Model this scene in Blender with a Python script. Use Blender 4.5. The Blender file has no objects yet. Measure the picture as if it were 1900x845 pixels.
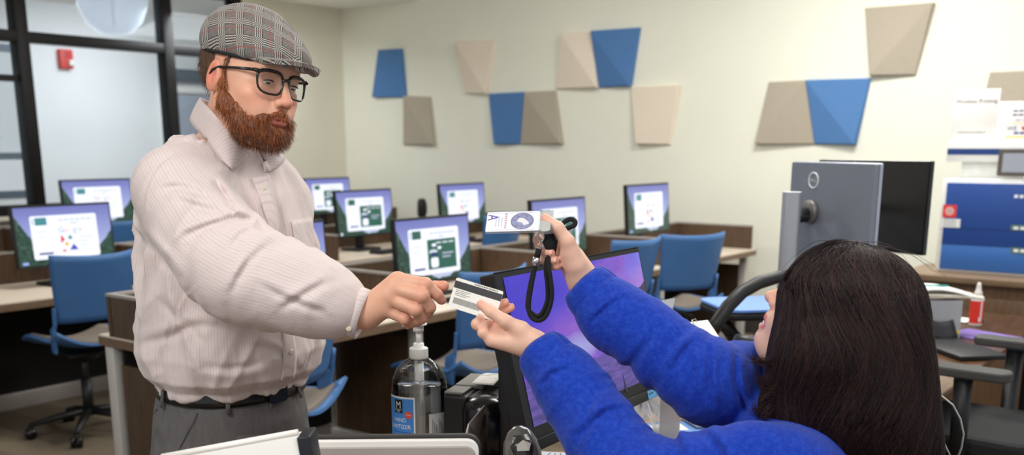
import bpy, bmesh, math, random
import numpy as np
from mathutils import Vector, Matrix, Quaternion
S = bpy.context.scene
COL = S.collection
random.seed(7)
# ------------------------------------------------------------------ camera geometry
FOC, PYC, CXC, HC = 1875.0, 708.0, 950.0, 1.54
PITCH = math.atan((PYC - 268) / FOC)
YAW = math.radians(36.8)
cp, sp, ca, sa = math.cos(PITCH), math.sin(PITCH), math.cos(YAW), math.sin(YAW)
def W(u, d, z): return Vector((u*ca - d*sa, u*sa + d*ca, z))       # right, forward, up -> world
def ray(px, py):
    v = (px - CXC)/FOC; t = (py - PYC)/FOC
    return v, cp - t*sp, -sp - t*cp
def L(px, py, d):                                                   # photo point at forward distance d -> (right, forward, up)
    v, dd, z = ray(px, py); k = d/dd
    return (v*k, d, HC + z*k)
def P(px, py, d): return W(*L(px, py, d))
def PZ(px, py, z):
    v, dd, zz = ray(px, py); k = (z - HC)/zz
    return W(v*k, dd*k, z)
def PYY(px, py, Y):
    v, dd, z = ray(px, py); w = W(v, dd, z); k = Y/w.y
    return Vector((w.x*k, Y, HC + z*k))
def PXX(px, py, X):
    v, dd, z = ray(px, py); w = W(v, dd, z); k = X/w.x
    return Vector((X, w.y*k, HC + z*k))
cam = bpy.data.cameras.new('camera'); camo = bpy.data.objects.new('camera', cam); COL.objects.link(camo)
camo.location = (0, 0, HC)
camo.rotation_euler = (math.pi/2 - PITCH, 0, YAW)
cam.sensor_width = 36.0; cam.lens = 36.0*FOC/1900.0
cam.shift_y = (PYC - 422.5)/1900.0
cam.clip_start = 0.05; cam.clip_end = 200
cam.dof.use_dof = True; cam.dof.focus_distance = 1.9; cam.dof.aperture_fstop = 4.0
S.camera = camo
S.view_settings.view_transform = 'Standard'; S.view_settings.look = 'None'
S.view_settings.exposure = 0.2; S.view_settings.gamma = 1.0; S.view_settings.use_curve_mapping = False
# ------------------------------------------------------------------ light
wd = bpy.data.worlds.new('daylight'); S.world = wd; wd.use_nodes = True
bgn = wd.node_tree.nodes['Background']; bgn.inputs[0].default_value = (0.93, 0.97, 1.0, 1); bgn.inputs[1].default_value = 0.55
def area(name, loc, target, sx, sy, power, col=(1, 0.97, 0.92)):
    l = bpy.data.lights.new(name, 'AREA'); l.shape = 'RECTANGLE'; l.size = sx; l.size_y = sy
    l.energy = power; l.color = col
    o = bpy.data.objects.new(name, l); COL.objects.link(o); o.location = loc
    o.rotation_euler = (Vector(target) - Vector(loc)).to_track_quat('-Z', 'Y').to_euler()
    o['kind'] = 'structure'
    return o
for i, (x, y, pw) in enumerate([(-4.9, 6.0, 14), (-2.2, 6.2, 70), (-4.6, 3.2, 46), (-1.6, 3.6, 40), (-0.4, 4.8, 30)]):
    area('ceiling_or_fill_light', (x, y, 3.35), (x, y, 0), 1.2, 0.6, pw, (1, 0.985, 0.94))
area('ceiling_or_fill_light', tuple(W(-1.3, 0.3, 2.7)), tuple(W(-.45, 2.1, 1.35)), 0.9, 0.7, 27, (1, 0.985, 0.96))  # key light added at front left to brighten the man
area('ceiling_or_fill_light', tuple(W(1.0, 0.6, 3.3)), tuple(W(.3, 1.7, 1.1)), 1.2, 0.8, 22, (1, 0.97, 0.93))  # added fill light aimed at the woman and the hands
area('ceiling_or_fill_light', (-9.4, 6.3, 2.95), (-10.0, 6.3, 0), 0.9, 4.0, 105, (0.92, 0.96, 1.0))

# ------------------------------------------------------------------ node helpers
def srgb(r, g, b):
    f = lambda c: c/12.92 if c <= 0.04045 else ((c + 0.055)/1.055)**2.4
    return (f(r/255), f(g/255), f(b/255), 1)
MATS = {}
def new_mat(name):
    m = bpy.data.materials.new(name); m.use_nodes = True
    return m, m.node_tree, m.node_tree.nodes['Principled BSDF']
def mat(name, col, rough=0.5, metal=0.0, noise=0.06, nscale=30, bump=0.0, bscale=200, spec=0.5, trans=0.0, alpha=1.0, emit=0, ior=1.45, sheen=0.0, coat=0.0, sss=0.0, stretch=None):
    if name in MATS: return MATS[name]
    m, nt, b = new_mat(name)
    c = srgb(*col)
    b.inputs['Roughness'].default_value = rough; b.inputs['Metallic'].default_value = metal
    b.inputs['Specular IOR Level'].default_value = spec; b.inputs['IOR'].default_value = ior
    b.inputs['Transmission Weight'].default_value = trans; b.inputs['Alpha'].default_value = alpha
    b.inputs['Sheen Weight'].default_value = sheen; b.inputs['Coat Weight'].default_value = coat
    tc = nt.nodes.new('ShaderNodeTexCoord'); src = tc.outputs['Object']
    if stretch:
        mp = nt.nodes.new('ShaderNodeMapping'); mp.inputs['Scale'].default_value = stretch
        nt.links.new(src, mp.inputs[0]); src = mp.outputs[0]
    if noise > 0:
        n = nt.nodes.new('ShaderNodeTexNoise'); n.inputs['Scale'].default_value = nscale; n.inputs['Detail'].default_value = 4
        nt.links.new(src, n.inputs['Vector'])
        r = nt.nodes.new('ShaderNodeValToRGB')
        r.color_ramp.elements[0].position = 0.3; r.color_ramp.elements[1].position = 0.7
        r.color_ramp.elements[0].color = tuple(x*(1 - noise) for x in c[:3]) + (1,)
        r.color_ramp.elements[1].color = tuple(min(1, x*(1 + noise)) for x in c[:3]) + (1,)
        nt.links.new(n.outputs['Fac'], r.inputs[0]); nt.links.new(r.outputs[0], b.inputs['Base Color'])
    else:
        b.inputs['Base Color'].default_value = c
    if bump > 0:
        n2 = nt.nodes.new('ShaderNodeTexNoise'); n2.inputs['Scale'].default_value = bscale; n2.inputs['Detail'].default_value = 3
        nt.links.new(src, n2.inputs['Vector'])
        bp = nt.nodes.new('ShaderNodeBump'); bp.inputs['Strength'].default_value = bump; bp.inputs['Distance'].default_value = 0.002
        nt.links.new(n2.outputs['Fac'], bp.inputs['Height']); nt.links.new(bp.outputs[0], b.inputs['Normal'])
    if emit:
        b.inputs['Emission Color'].default_value = c; b.inputs['Emission Strength'].default_value = emit
    if sss:
        b.inputs['Subsurface Weight'].default_value = sss; b.inputs['Subsurface Radius'].default_value = (0.012, 0.005, 0.003); b.inputs['Subsurface Scale'].default_value = 0.6
    MATS[name] = m
    return m
def screen_mat(name, col, strength=1.0):
    if name in MATS: return MATS[name]
    m, nt, b = new_mat(name)
    b.inputs['Base Color'].default_value = (0.01, 0.01, 0.01, 1); b.inputs['Roughness'].default_value = 0.35
    b.inputs['Emission Color'].default_value = srgb(*col); b.inputs['Emission Strength'].default_value = strength
    MATS[name] = m
    return m
class NX:
    """tiny expression helper over math nodes"""
    def __init__(s, nt): s.nt = nt
    def m(s, op, a, b=None, c=None, clamp=False):
        n = s.nt.nodes.new('ShaderNodeMath'); n.operation = op; n.use_clamp = clamp
        for i, v in enumerate((a, b, c)):
            if v is None: continue
            if isinstance(v, (int, float)): n.inputs[i].default_value = v
            else: s.nt.links.new(v, n.inputs[i])
        return n.outputs[0]
    def mix(s, f, a, b):
        n = s.nt.nodes.new('ShaderNodeMix'); n.data_type = 'RGBA'
        for i, v in ((0, f), (6, a), (7, b)):
            if isinstance(v, (int, float)): n.inputs[i].default_value = v
            elif isinstance(v, tuple): n.inputs[i].default_value = v
            else: s.nt.links.new(v, n.inputs[i])
        return n.outputs[2]
    def noise(s, vec, scale, detail=3, rough=0.5):
        n = s.nt.nodes.new('ShaderNodeTexNoise'); n.inputs['Scale'].default_value = scale; n.inputs['Detail'].default_value = detail; n.inputs['Roughness'].default_value = rough
        if vec is not None: s.nt.links.new(vec, n.inputs['Vector'])
        return n.outputs['Fac']
    def coords(s, kind='Object', scale=None, rot=None, loc=None):
        tc = s.nt.nodes.new('ShaderNodeTexCoord'); o = tc.outputs[kind]
        if scale or rot or loc:
            mp = s.nt.nodes.new('ShaderNodeMapping')
            if scale: mp.inputs['Scale'].default_value = scale
            if rot: mp.inputs['Rotation'].default_value = rot
            if loc: mp.inputs['Location'].default_value = loc
            s.nt.links.new(o, mp.inputs[0]); o = mp.outputs[0]
        return o
    def xyz(s, vec):
        n = s.nt.nodes.new('ShaderNodeSeparateXYZ'); s.nt.links.new(vec, n.inputs[0]); return n.outputs
    def ramp(s, f, stops):
        r = s.nt.nodes.new('ShaderNodeValToRGB'); e = r.color_ramp.elements
        while len(e) < len(stops): e.new(0.5)
        for i, (p, c) in enumerate(stops): e[i].position = p; e[i].color = c
        s.nt.links.new(f, r.inputs[0]); return r.outputs[0]
    def bump(s, h, strength, dist=0.002):
        b = s.nt.nodes.new('ShaderNodeBump'); b.inputs['Strength'].default_value = strength; b.inputs['Distance'].default_value = dist
        s.nt.links.new(h, b.inputs['Height']); return b.outputs[0]
def wood_mat(name, dark, light, axis=(1, 12, 12), rough=0.4):
    if name in MATS: return MATS[name]
    m, nt, b = new_mat(name); x = NX(nt)
    v = x.coords('Object', scale=axis)
    n = x.noise(v, 6, 6, 0.6); n2 = x.noise(v, 40, 2)
    f = x.m('ADD', x.m('MULTIPLY', n, 0.8), x.m('MULTIPLY', n2, 0.2))
    c = x.ramp(f, [(0.3, srgb(*dark)), (0.7, srgb(*light))])
    nt.links.new(c, b.inputs['Base Color']); b.inputs['Roughness'].default_value = rough
    MATS[name] = m
    return m

# ------------------------------------------------------------------ mesh helpers
def T(x=0, y=0, z=0): return Matrix.Translation((x, y, z))
def RX(a): return Matrix.Rotation(math.radians(a), 4, 'X')
def RY(a): return Matrix.Rotation(math.radians(a), 4, 'Y')
def RZ(a): return Matrix.Rotation(math.radians(a), 4, 'Z')
def BM(): return bmesh.new()
def _merge(bm, src, M=None, mi=0):
    if M is not None: bmesh.ops.transform(src, matrix=M, verts=src.verts)
    vm = {}
    for v in src.verts: vm[v] = bm.verts.new(v.co)
    for f in src.faces:
        try:
            g = bm.faces.new([vm[v] for v in f.verts]); g.material_index = mi; g.smooth = f.smooth
        except ValueError: pass
    src.free()
def box(bm, c, s, M=None, bev=0.0, mi=0, seg=2):
    t = bmesh.new(); bmesh.ops.create_cube(t, size=1.0)
    bmesh.ops.scale(t, vec=s, verts=t.verts); bmesh.ops.translate(t, vec=c, verts=t.verts)
    if bev > 0:
        bmesh.ops.bevel(t, geom=t.edges[:], offset=bev, segments=seg, profile=0.5, affect='EDGES')
        for f in t.faces: f.smooth = True
    _merge(bm, t, M, mi)
def cyl(bm, c, r, h, M=None, n=24, mi=0, r2=None, bev=0.0):
    """vertical cylinder whose base centre is c"""
    r2 = r if r2 is None else r2
    prof = [(0, 0), (r, 0), (r2, h), (0, h)] if not bev else [(0, 0), (r - bev, 0), (r, bev), (r2, h - bev), (r2 - bev, h), (0, h)]
    lathe(bm, prof, n, T(*c) if M is None else M @ T(*c), mi)
def lathe(bm, prof, n=32, M=None, mi=0, smooth=True):
    t = bmesh.new(); rings = []
    for r, z in prof:
        if r < 1e-6: rings.append([t.verts.new((0, 0, z))])
        else: rings.append([t.verts.new((r*math.cos(2*math.pi*i/n), r*math.sin(2*math.pi*i/n), z)) for i in range(n)])
    for a, b in zip(rings, rings[1:]):
        for i in range(n):
            j = (i + 1) % n
            q = [a[i % len(a)], a[j % len(a)], b[j % len(b)], b[i % len(b)]]
            u = []
            for v in q:
                if v not in u: u.append(v)
            if len(u) >= 3:
                try: f = t.faces.new(u); f.smooth = smooth
                except ValueError: pass
    _merge(bm, t, M, mi)
def tube(bm, pts, r, n=10, mi=0, caps=True, M=None, closed=False, squash=1.0):
    pts = [Vector(p) for p in pts]; k = len(pts)
    rs = r if isinstance(r, (list, tuple)) else [r]*k
    t = bmesh.new(); rings = []; prev = None
    for i, p in enumerate(pts):
        if closed: tg = pts[(i + 1) % k] - pts[i - 1]
        else: tg = pts[min(i + 1, k - 1)] - pts[max(i - 1, 0)]
        tg.normalize()
        if prev is None:
            ref = Vector((0, 0, 1)) if abs(tg.z) < 0.9 else Vector((1, 0, 0))
            nn = tg.cross(ref).normalized()
        else:
            nn = (prev - tg*prev.dot(tg)).normalized()
        prev = nn; bb = tg.cross(nn)
        rings.append([t.verts.new(p + (nn*math.cos(2*math.pi*j/n) + bb*math.sin(2*math.pi*j/n)*squash)*rs[i]) for j in range(n)])
    pr = list(zip(rings, rings[1:])) + ([(rings[-1], rings[0])] if closed else [])
    for a, b in pr:
        for j in range(n):
            f = t.faces.new((a[j], a[(j+1) % n], b[(j+1) % n], b[j])); f.smooth = True
    if caps and not closed:
        t.faces.new(rings[0][::-1]); t.faces.new(rings[-1])
    _merge(bm, t, M, mi)
def prism(bm, poly, h, M=None, mi=0, bev=0.0):
    """extrude a 2-D polygon (x,y) from z=0 to h"""
    t = bmesh.new()
    a = [t.verts.new((x, y, 0)) for x, y in poly]; b = [t.verts.new((x, y, h)) for x, y in poly]
    n = len(poly)
    t.faces.new(a[::-1]); t.faces.new(b)
    for i in range(n): t.faces.new((a[i], a[(i+1) % n], b[(i+1) % n], b[i]))
    bmesh.ops.recalc_face_normals(t, faces=t.faces)
    if bev > 0:
        bmesh.ops.bevel(t, geom=t.edges[:], offset=bev, segments=2, profile=0.5, affect='EDGES')
    _merge(bm, t, M, mi)
def poly(bm, pts, mi=0, M=None):
    vs = [bm.verts.new((M @ Vector(p)) if M is not None else Vector(p)) for p in pts]
    f = bm.faces.new(vs); f.material_index = mi
    return f
def rect(bm, x0, y0, x1, y1, z=0, mi=0, M=None): poly(bm, [(x0, y0, z), (x1, y0, z), (x1, y1, z), (x0, y1, z)], mi, M)
def rrect(w, h, r, n=5, cx=0, cy=0):
    out = []
    for sx, sy, a0 in ((1, 1, 0), (-1, 1, 90), (-1, -1, 180), (1, -1, 270)):
        for i in range(n + 1):
            a = math.radians(a0 + 90*i/n)
            out.append((cx + sx*(w/2 - r) + r*math.cos(a), cy + sy*(h/2 - r) + r*math.sin(a)))
    return out
def disc(bm, cx, cy, r, z=0, mi=0, M=None, n=24, ry=None):
    ry = ry or r
    poly(bm, [(cx + r*math.cos(2*math.pi*i/n), cy + ry*math.sin(2*math.pi*i/n), z) for i in range(n)], mi, M)
def sheet(bm, fn, nu, nv, th, mi=0, M=None):
    """solid sheet: fn(s,t) -> point, s,t in [0,1]; thickness th along the surface normal"""
    t = bmesh.new()
    g = [[Vector(fn(i/nu, j/nv)) for j in range(nv + 1)] for i in range(nu + 1)]
    A = [[None]*(nv + 1) for _ in range(nu + 1)]; B = [[None]*(nv + 1) for _ in range(nu + 1)]
    for i in range(nu + 1):
        for j in range(nv + 1):
            du = g[min(i+1, nu)][j] - g[max(i-1, 0)][j]; dv = g[i][min(j+1, nv)] - g[i][max(j-1, 0)]
            nn = du.cross(dv)
            nn = nn.normalized() if nn.length > 1e-12 else Vector((0, 0, 1))
            A[i][j] = t.verts.new(g[i][j] + nn*th/2); B[i][j] = t.verts.new(g[i][j] - nn*th/2)
    for i in range(nu):
        for j in range(nv):
            f = t.faces.new((A[i][j], A[i+1][j], A[i+1][j+1], A[i][j+1])); f.smooth = True
            f = t.faces.new((B[i][j], B[i][j+1], B[i+1][j+1], B[i+1][j])); f.smooth = True
    for i in range(nu):
        t.faces.new((A[i+1][0], A[i][0], B[i][0], B[i+1][0])); t.faces.new((A[i][nv], A[i+1][nv], B[i+1][nv], B[i][nv]))
    for j in range(nv):
        t.faces.new((A[0][j], A[0][j+1], B[0][j+1], B[0][j])); t.faces.new((A[nu][j+1], A[nu][j], B[nu][j], B[nu][j+1]))
    _merge(bm, t, M, mi)
_tc = {}
def text(bm, s, size, M, mi=0, align='CENTER', extrude=0.0002):
    """lettering as mesh, built in the local xy plane of M"""
    key = (s, align)
    if key not in _tc:
        cu = bpy.data.curves.new('lettering', 'FONT'); cu.body = s; cu.size = 1.0; cu.align_x = align; cu.align_y = 'CENTER'; cu.resolution_u = 3
        o = bpy.data.objects.new('lettering', cu); COL.objects.link(o)
        bpy.context.view_layer.update()
        dg = bpy.context.evaluated_depsgraph_get(); me = o.evaluated_get(dg).to_mesh()
        _tc[key] = ([tuple(v.co) for v in me.vertices], [tuple(p.vertices) for p in me.polygons])
        o.evaluated_get(dg).to_mesh_clear(); bpy.data.objects.remove(o); bpy.data.curves.remove(cu)
    vs, fs = _tc[key]
    nv = [bm.verts.new(M @ Vector((x*size, y*size, extrude))) for x, y, z in vs]
    for f in fs:
        try: g = bm.faces.new([nv[i] for i in f]); g.material_index = mi
        except ValueError: pass
def obj(name, bm, m, parent=None, M=None, smooth_angle=None):
    me = bpy.data.meshes.new(name)
    if M is not None: bmesh.ops.transform(bm, matrix=M, verts=bm.verts)
    bm.to_mesh(me); bm.free()
    for x in (m if isinstance(m, (list, tuple)) else [m]): me.materials.append(x)
    o = bpy.data.objects.new(name, me); COL.objects.link(o)
    if parent: o.parent = parent
    return o
def tag(o, label, cat, group=None):
    o['label'] = label; o['category'] = cat
    if group: o['group'] = group
    return o
def thing(name, label, cat, loc=(0, 0, 0), rz=0, group=None):
    o = bpy.data.objects.new(name, None); COL.objects.link(o); o.empty_display_size = 0.1
    o.location = loc; o.rotation_euler = (0, 0, math.radians(rz))
    return tag(o, label, cat, group)
def struct(name, bm, m):
    o = obj(name, bm, m); o['kind'] = 'structure'; return o
def dup(root, loc, rz=None, label=None, group=None):
    r = root.copy(); COL.objects.link(r); r.location = loc
    if rz is not None: r.rotation_euler = (0, 0, math.radians(rz))
    if label: r['label'] = label
    if group: r['group'] = group
    for ch in list(root.children):
        c = ch.copy(); COL.objects.link(c); c.parent = r
        for g in list(ch.children):
            d = g.copy(); COL.objects.link(d); d.parent = c
    return r
# ------------------------------------------------------------------ materials of the room
m_wall = mat('wall_paint', (236, 236, 221), 0.75, noise=0.015, nscale=3, bump=0.05, bscale=300)
m_wall_l = mat('wall_paint_grey', (226, 221, 203), 0.75, noise=0.015, nscale=3)
m_white = mat('white_paint', (240, 240, 238), 0.7, noise=0.01)
m_ceil = mat('ceiling_paint', (246, 245, 240), 0.85, noise=0.01)
m_blackalu = mat('black_frame', (30, 29, 30), 0.4, 0.3, noise=0.05)
m_glass, nt, b = new_mat('pane_glass')
gx = nt.nodes.new('ShaderNodeBsdfTransparent'); gg = nt.nodes.new('ShaderNodeBsdfGlossy'); gg.inputs['Roughness'].default_value = 0.02
gm = nt.nodes.new('ShaderNodeMixShader'); lw = nt.nodes.new('ShaderNodeLayerWeight'); lw.inputs[0].default_value = 0.25
gmul = nt.nodes.new('ShaderNodeMath'); gmul.operation = 'MULTIPLY'; gmul.inputs[1].default_value = 0.5
gx.inputs[0].default_value = (0.95, 0.97, 0.98, 1)
nt.links.new(lw.outputs['Fresnel'], gmul.inputs[0]); nt.links.new(gmul.outputs[0], gm.inputs[0])
nt.links.new(gx.outputs[0], gm.inputs[1]); nt.links.new(gg.outputs[0], gm.inputs[2])
nt.links.new(gm.outputs[0], nt.nodes['Material Output'].inputs[0])
m_carpet, nt, b = new_mat('carpet_tiles'); x = NX(nt)
v = x.coords('Object', scale=(1, 1, 1)); o = x.xyz(v)
br = nt.nodes.new('ShaderNodeTexBrick'); nt.links.new(v, br.inputs['Vector'])
br.inputs['Scale'].default_value = 1.0; br.inputs['Brick Width'].default_value = 0.9; br.inputs['Row Height'].default_value = 0.22
br.inputs['Mortar Size'].default_value = 0.0; br.inputs['Bias'].default_value = 0.0
br.inputs['Color1'].default_value = srgb(88, 76, 60); br.inputs['Color2'].default_value = srgb(132, 118, 98)
n = x.noise(v, 400, 2)
c = x.mix(x.m('MULTIPLY', n, 0.5), br.outputs['Color'], srgb(70, 58, 44))
nt.links.new(c, b.inputs['Base Color']); b.inputs['Roughness'].default_value = 0.95
nt.links.new(x.bump(n, 0.5, 0.003), b.inputs['Normal'])

XL, YB = -8.11, 7.86
bm = BM(); box(bm, (-4.0, 2.5, -0.05), (14.0, 17.0, 0.1)); struct('floor', bm, m_carpet)
bm = BM(); box(bm, (-3.0, YB + 0.06, 1.75), (10.4, 0.12, 3.5)); struct('wall_back', bm, m_wall)
# left wall: plain stretch, sill below the glass
bm = BM(); box(bm, (XL - 0.06, 7.205, 1.75), (0.12, 1.31, 3.5)); box(bm, (XL - 0.06, 2.6, 0.475), (0.12, 8.04, 0.95)); struct('wall_left', bm, m_wall_l)
bm = BM(); box(bm, (XL + 0.02, 2.6, 0.965), (0.2, 8.04, 0.03), bev=0.004); o = struct('trim_1', bm, m_wall_l)
# dropped ceiling along the left wall and the higher ceiling
bm = BM(); box(bm, (-7.58, 2.9, 3.24), (1.06, 9.92, 0.66)); struct('ceiling_left', bm, m_ceil)
bm = BM(); box(bm, (-3.5, 2.9, 3.55), (7.2, 9.92, 0.1)); struct('ceiling', bm, m_ceil)
bm = BM(); box(bm, (-7.1, YB - 0.008, 0.06), (2.2, 0.014, 0.12)); box(bm, (-1.0, YB - 0.008, 0.06), (5, 0.014, 0.12)); struct('baseboard_back', bm, mat('vinyl_base', (62, 58, 54), 0.6))
# black aluminium storefront with glass
bm = BM()
YM = [1.6, 3.0, 4.4, 5.74, 6.52]
for y in YM: box(bm, (XL - 0.06, y, 1.96), (0.13, 0.1, 2.0), bev=0.004)
for z in (1.02, 2.37, 2.9): box(bm, (XL - 0.06, 3.6, z), (0.12, 5.9, 0.085), bev=0.004)
for z in (2.05,): box(bm, (XL - 0.06, 3.7, z), (0.06, 1.3, 0.05))
struct('trim_2', bm, m_blackalu)
for i, (a, c) in enumerate(zip(YM, YM[1:])):
    for k, (z0, z1) in enumerate(((1.06, 2.33), (2.41, 2.86))):
        bm = BM(); box(bm, (XL - 0.06, (a + c)/2, (z0 + z1)/2), (0.008, c - a - 0.1, z1 - z0)); struct('window_%d' % (i*2 + k + 1), bm, m_glass)
# corridor beyond the glass
m_corr = mat('corridor_paint', (236, 238, 240), 0.7, noise=0.01)
XC = -10.6
bm = BM(); box(bm, (XC - 0.06, 8.2, 1.5), (0.12, 4.9, 3.0)); box(bm, (XC - 0.06, 2.4, 0.5), (0.12, 6.7, 1.0)); box(bm, (XC - 0.06, 2.4, 2.78), (0.12, 6.7, 0.5)); struct('wall_corridor', bm, m_corr)
bm = BM(); box(bm, (-9.35, 9.0, 1.5), (2.5, 0.1, 3.0)); struct('wall_corridor_end', bm, m_corr)
bm = BM(); box(bm, (-9.4, 4.0, 3.03), (2.5, 10, 0.06)); struct('ceiling_corridor', bm, m_ceil)
m_grayframe = mat('grey_frame', (96, 108, 120), 0.5, 0.2)
bm = BM()
for y in (1.6, 3.1, 4.55, 5.2, 5.7): box(bm, (XC - 0.04, y, 1.78), (0.12, 0.08, 1.5))
for z in (1.03, 1.42, 2.5): box(bm, (XC - 0.04, 3.65, z), (0.11, 4.1, 0.07))
struct('trim_3', bm, m_grayframe)
for i, (a, c) in enumerate(((3.1, 4.55), (4.55, 5.2), (5.2, 5.7), (1.6, 3.1))):
    bm = BM(); box(bm, (XC - 0.04, (a + c)/2, 1.95), (0.008, c - a - 0.08, 1.06)); struct('window_%d' % (i + 20), bm, m_glass)
# corridor door at the right: slate door in a pale frame
m_slate = mat('slate_door', (168, 177, 192), 0.5, noise=0.03)
bm = BM(); box(bm, (XC + 0.02, 7.85, 1.05), (0.05, 0.92, 2.1), bev=0.004); box(bm, (XC + 0.05, 7.85, 1.5), (0.014, 0.6, 0.9)); box(bm, (XC + 0.05, 7.85, 0.55), (0.014, 0.6, 0.6)); d = struct('door_1', bm, m_slate)
bm = BM(); cyl(bm, (0, 0, 0), 0.025, 0.05, T(XC + 0.045, 7.47, 1.0) @ RY(90)); tube(bm, [(XC + 0.09, 7.47, 1.0), (XC + 0.09, 7.59, 1.0)], 0.01); obj('door_handle', bm, mat('steel', (190, 190, 190), 0.3, 1.0), d)
bm = BM(); box(bm, (XC + 0.02, 7.35, 1.07), (0.1, 0.06, 2.14)); box(bm, (XC + 0.02, 8.35, 1.07), (0.1, 0.06, 2.14)); box(bm, (XC + 0.02, 7.85, 2.17), (0.1, 1.06, 0.07)); struct('trim_4', bm, m_white)
bm = BM(); box(bm, (XC + 0.06, 7.98, 2.33), (0.1, 1.3, 0.14), bev=0.01); struct('trim_5', bm, m_grayframe)

# greenery outside the corridor window
m_leaf = mat('shrub_leaves', (116, 158, 60), 0.6, noise=0.35, nscale=5)
m_bark = mat('shrub_bark', (90, 70, 52), 0.9)
def shrub(loc, r, h, label):
    t = thing('shrub', label, 'shrub', loc, 0, 'shrubs outside the corridor window')
    bm = BM(); tube(bm, [(0, 0, 0), (0.04, 0.02, h*0.4), (-0.03, 0, h*0.75)], [0.06, 0.05, 0.03], 8); 
    for k in range(5):
        a = k*1.3; tube(bm, [(0, 0, h*0.35), (math.cos(a)*r*0.4, math.sin(a)*r*0.4, h*0.7)], [0.03, 0.012], 6)
    obj('trunk', bm, m_bark, t)
    bm = BM(); rg = random.Random(int(h*100))
    for k in range(900):
        d = Vector((rg.gauss(0, 1), rg.gauss(0, 1), rg.gauss(0, 1))).normalized()*(rg.random()**0.35)
        c = Vector((d.x*r, d.y*r, h*0.62 + d.z*h*0.42)); q = Matrix.Rotation(rg.random()*6.3, 3, Vector((rg.gauss(0, 1), rg.gauss(0, 1), rg.gauss(0, 1))).normalized())
        s = 0.05 + 0.05*rg.random()
        vs = [c + q @ Vector(p)*s for p in ((-1, 0, 0), (0, 0.5, 0.12), (1, 0, 0), (0, -0.5, 0.12))]
        bm.faces.new([bm.verts.new(p) for p in vs])
    obj('foliage', bm, m_leaf, t)
shrub((-14.2, 6.15, 0), 1.0, 2.9, 'tall leafy green shrub outside the corridor window')
shrub((-13.0, 4.6, 0), 0.7, 1.7, 'low green shrub outside the corridor window, beside the tall shrub')
bm = BM(); box(bm, (-15.5, 5, -0.06), (9.7, 16, 0.1)); o = struct('ground_outside', bm, mat('pale_paving', (205, 203, 196), 0.9, noise=0.08, nscale=4))

# red fire alarm strobe in the corridor
p = PXX(118, 110, XC)
t = thing('fire_alarm', 'red wall fire alarm with a white strobe lens, on the corridor wall behind the glass', 'fire alarm', (XC, p.y, p.z - 0.1))
bm = BM(); box(bm, (0.035, 0, 0.1), (0.07, 0.15, 0.2), bev=0.015); obj('housing', bm, mat('alarm_red', (214, 70, 66), 0.4), t)
bm = BM(); box(bm, (0.085, 0.03, 0.06), (0.05, 0.045, 0.06), bev=0.012); obj('strobe_lens', bm, mat('strobe', (245, 245, 240), 0.1), t)
bm = BM()
for k in range(6): box(bm, (0.071, -0.01, 0.115 + k*0.011), (0.004, 0.07, 0.004))
obj('sounder_grille', bm, mat('alarm_red_dark', (160, 40, 40), 0.5), t)
# added bowl with its own glow, standing for lights reflected in the glass
p = P(208, 8, 9.6)
t = thing('reflection_bowl', 'added glowing bowl for lights reflected in the top of the glass wall', 'reflection', (p.x, p.y, p.z - 0.28))
bm = BM(); lathe(bm, [(0.0, 0.0), (0.14, 0.03), (0.24, 0.12), (0.30, 0.26), (0.315, 0.40), (0.30, 0.40), (0.285, 0.27), (0.23, 0.14), (0.13, 0.045), (0, 0.02)], 36)
obj('bowl_shell', bm, mat('glow_pale_blue', (226, 234, 244), 0.25, noise=0.05, nscale=6, alpha=0.6, emit=0.35), t)
bm = BM(); tube(bm, [(0, 0, 0.1), (0, 0, 0.75)], 0.012); cyl(bm, (0, 0, 0.38), 0.3, 0.012); obj('stem', bm, m_blackalu, t)

# ------------------------------------------------------------------ folded wall panels
m_pb = mat('panel_blue', (80, 124, 178), 0.8, noise=0.04, nscale=60, bump=0.15, bscale=500)
m_pg = mat('panel_taupe', (176, 166, 150), 0.85, noise=0.04, nscale=60, bump=0.15, bscale=500)
m_pc = mat('panel_cream', (235, 222, 203), 0.85, noise=0.03, nscale=60, bump=0.15, bscale=500)
PAN = [
 ((703, 93), (748, 91), (756, 181), (697, 181), 'b', 'TR', 'small blue folded wall panel, farthest left on the back wall'),
 ((755, 178), (800, 180), (809, 269), (750, 269), 'g', 'TL', 'taupe folded wall panel below the corner of the leftmost blue panel'),
 ((850, 77), (920, 75), (908, 175), (864, 174), 'c', 'TL', 'cream folded wall panel standing alone up from the blue panel, above the badge'),
 ((908, 174), (979, 171), (967, 268), (922, 268), 'b', 'TR', 'blue folded wall panel joined to the left side of a taupe panel, above the badge'),
 ((979, 171), (1033, 168), (1047, 267), (967, 268), 'g', 'TL', 'taupe folded wall panel joined to the right side of a blue panel, above the badge'),
 ((1047, 63), (1101, 58), (1113, 163), (1034, 166), 'c', 'TL', 'cream folded wall panel joined to the left side of the high blue panel'),
 ((1101, 58), (1190, 51), (1173, 160), (1113, 163), 'b', 'TL', 'highest blue folded wall panel, joined to a cream panel on its left'),
 ((1172, 161), (1265, 158), (1245, 269), (1185, 268), 'c', 'TR', 'cream folded wall panel hanging alone below the right corner of the highest blue panel'),
 ((1428, 152), (1499, 149), (1512, 268), (1405, 268), 'g', 'TR', 'taupe folded wall panel left of the rightmost blue panel, above the monitors'),
 ((1499, 149), (1617, 145), (1590, 269), (1512, 268), 'b', 'TL', 'rightmost blue folded wall panel, above the silver-backed monitor'),
 ((1606, 15), (1736, 6), (1700, 140), (1618, 142), 'g', 'TR', 'taupe folded wall panel highest at the right, above the corner of the blue panel'),
 ((1838, 134), (1965, 129), (1990, 268), (1808, 268), 'g', 'TR', 'taupe folded wall panel partly hidden behind the white paper signs'),
]
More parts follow.
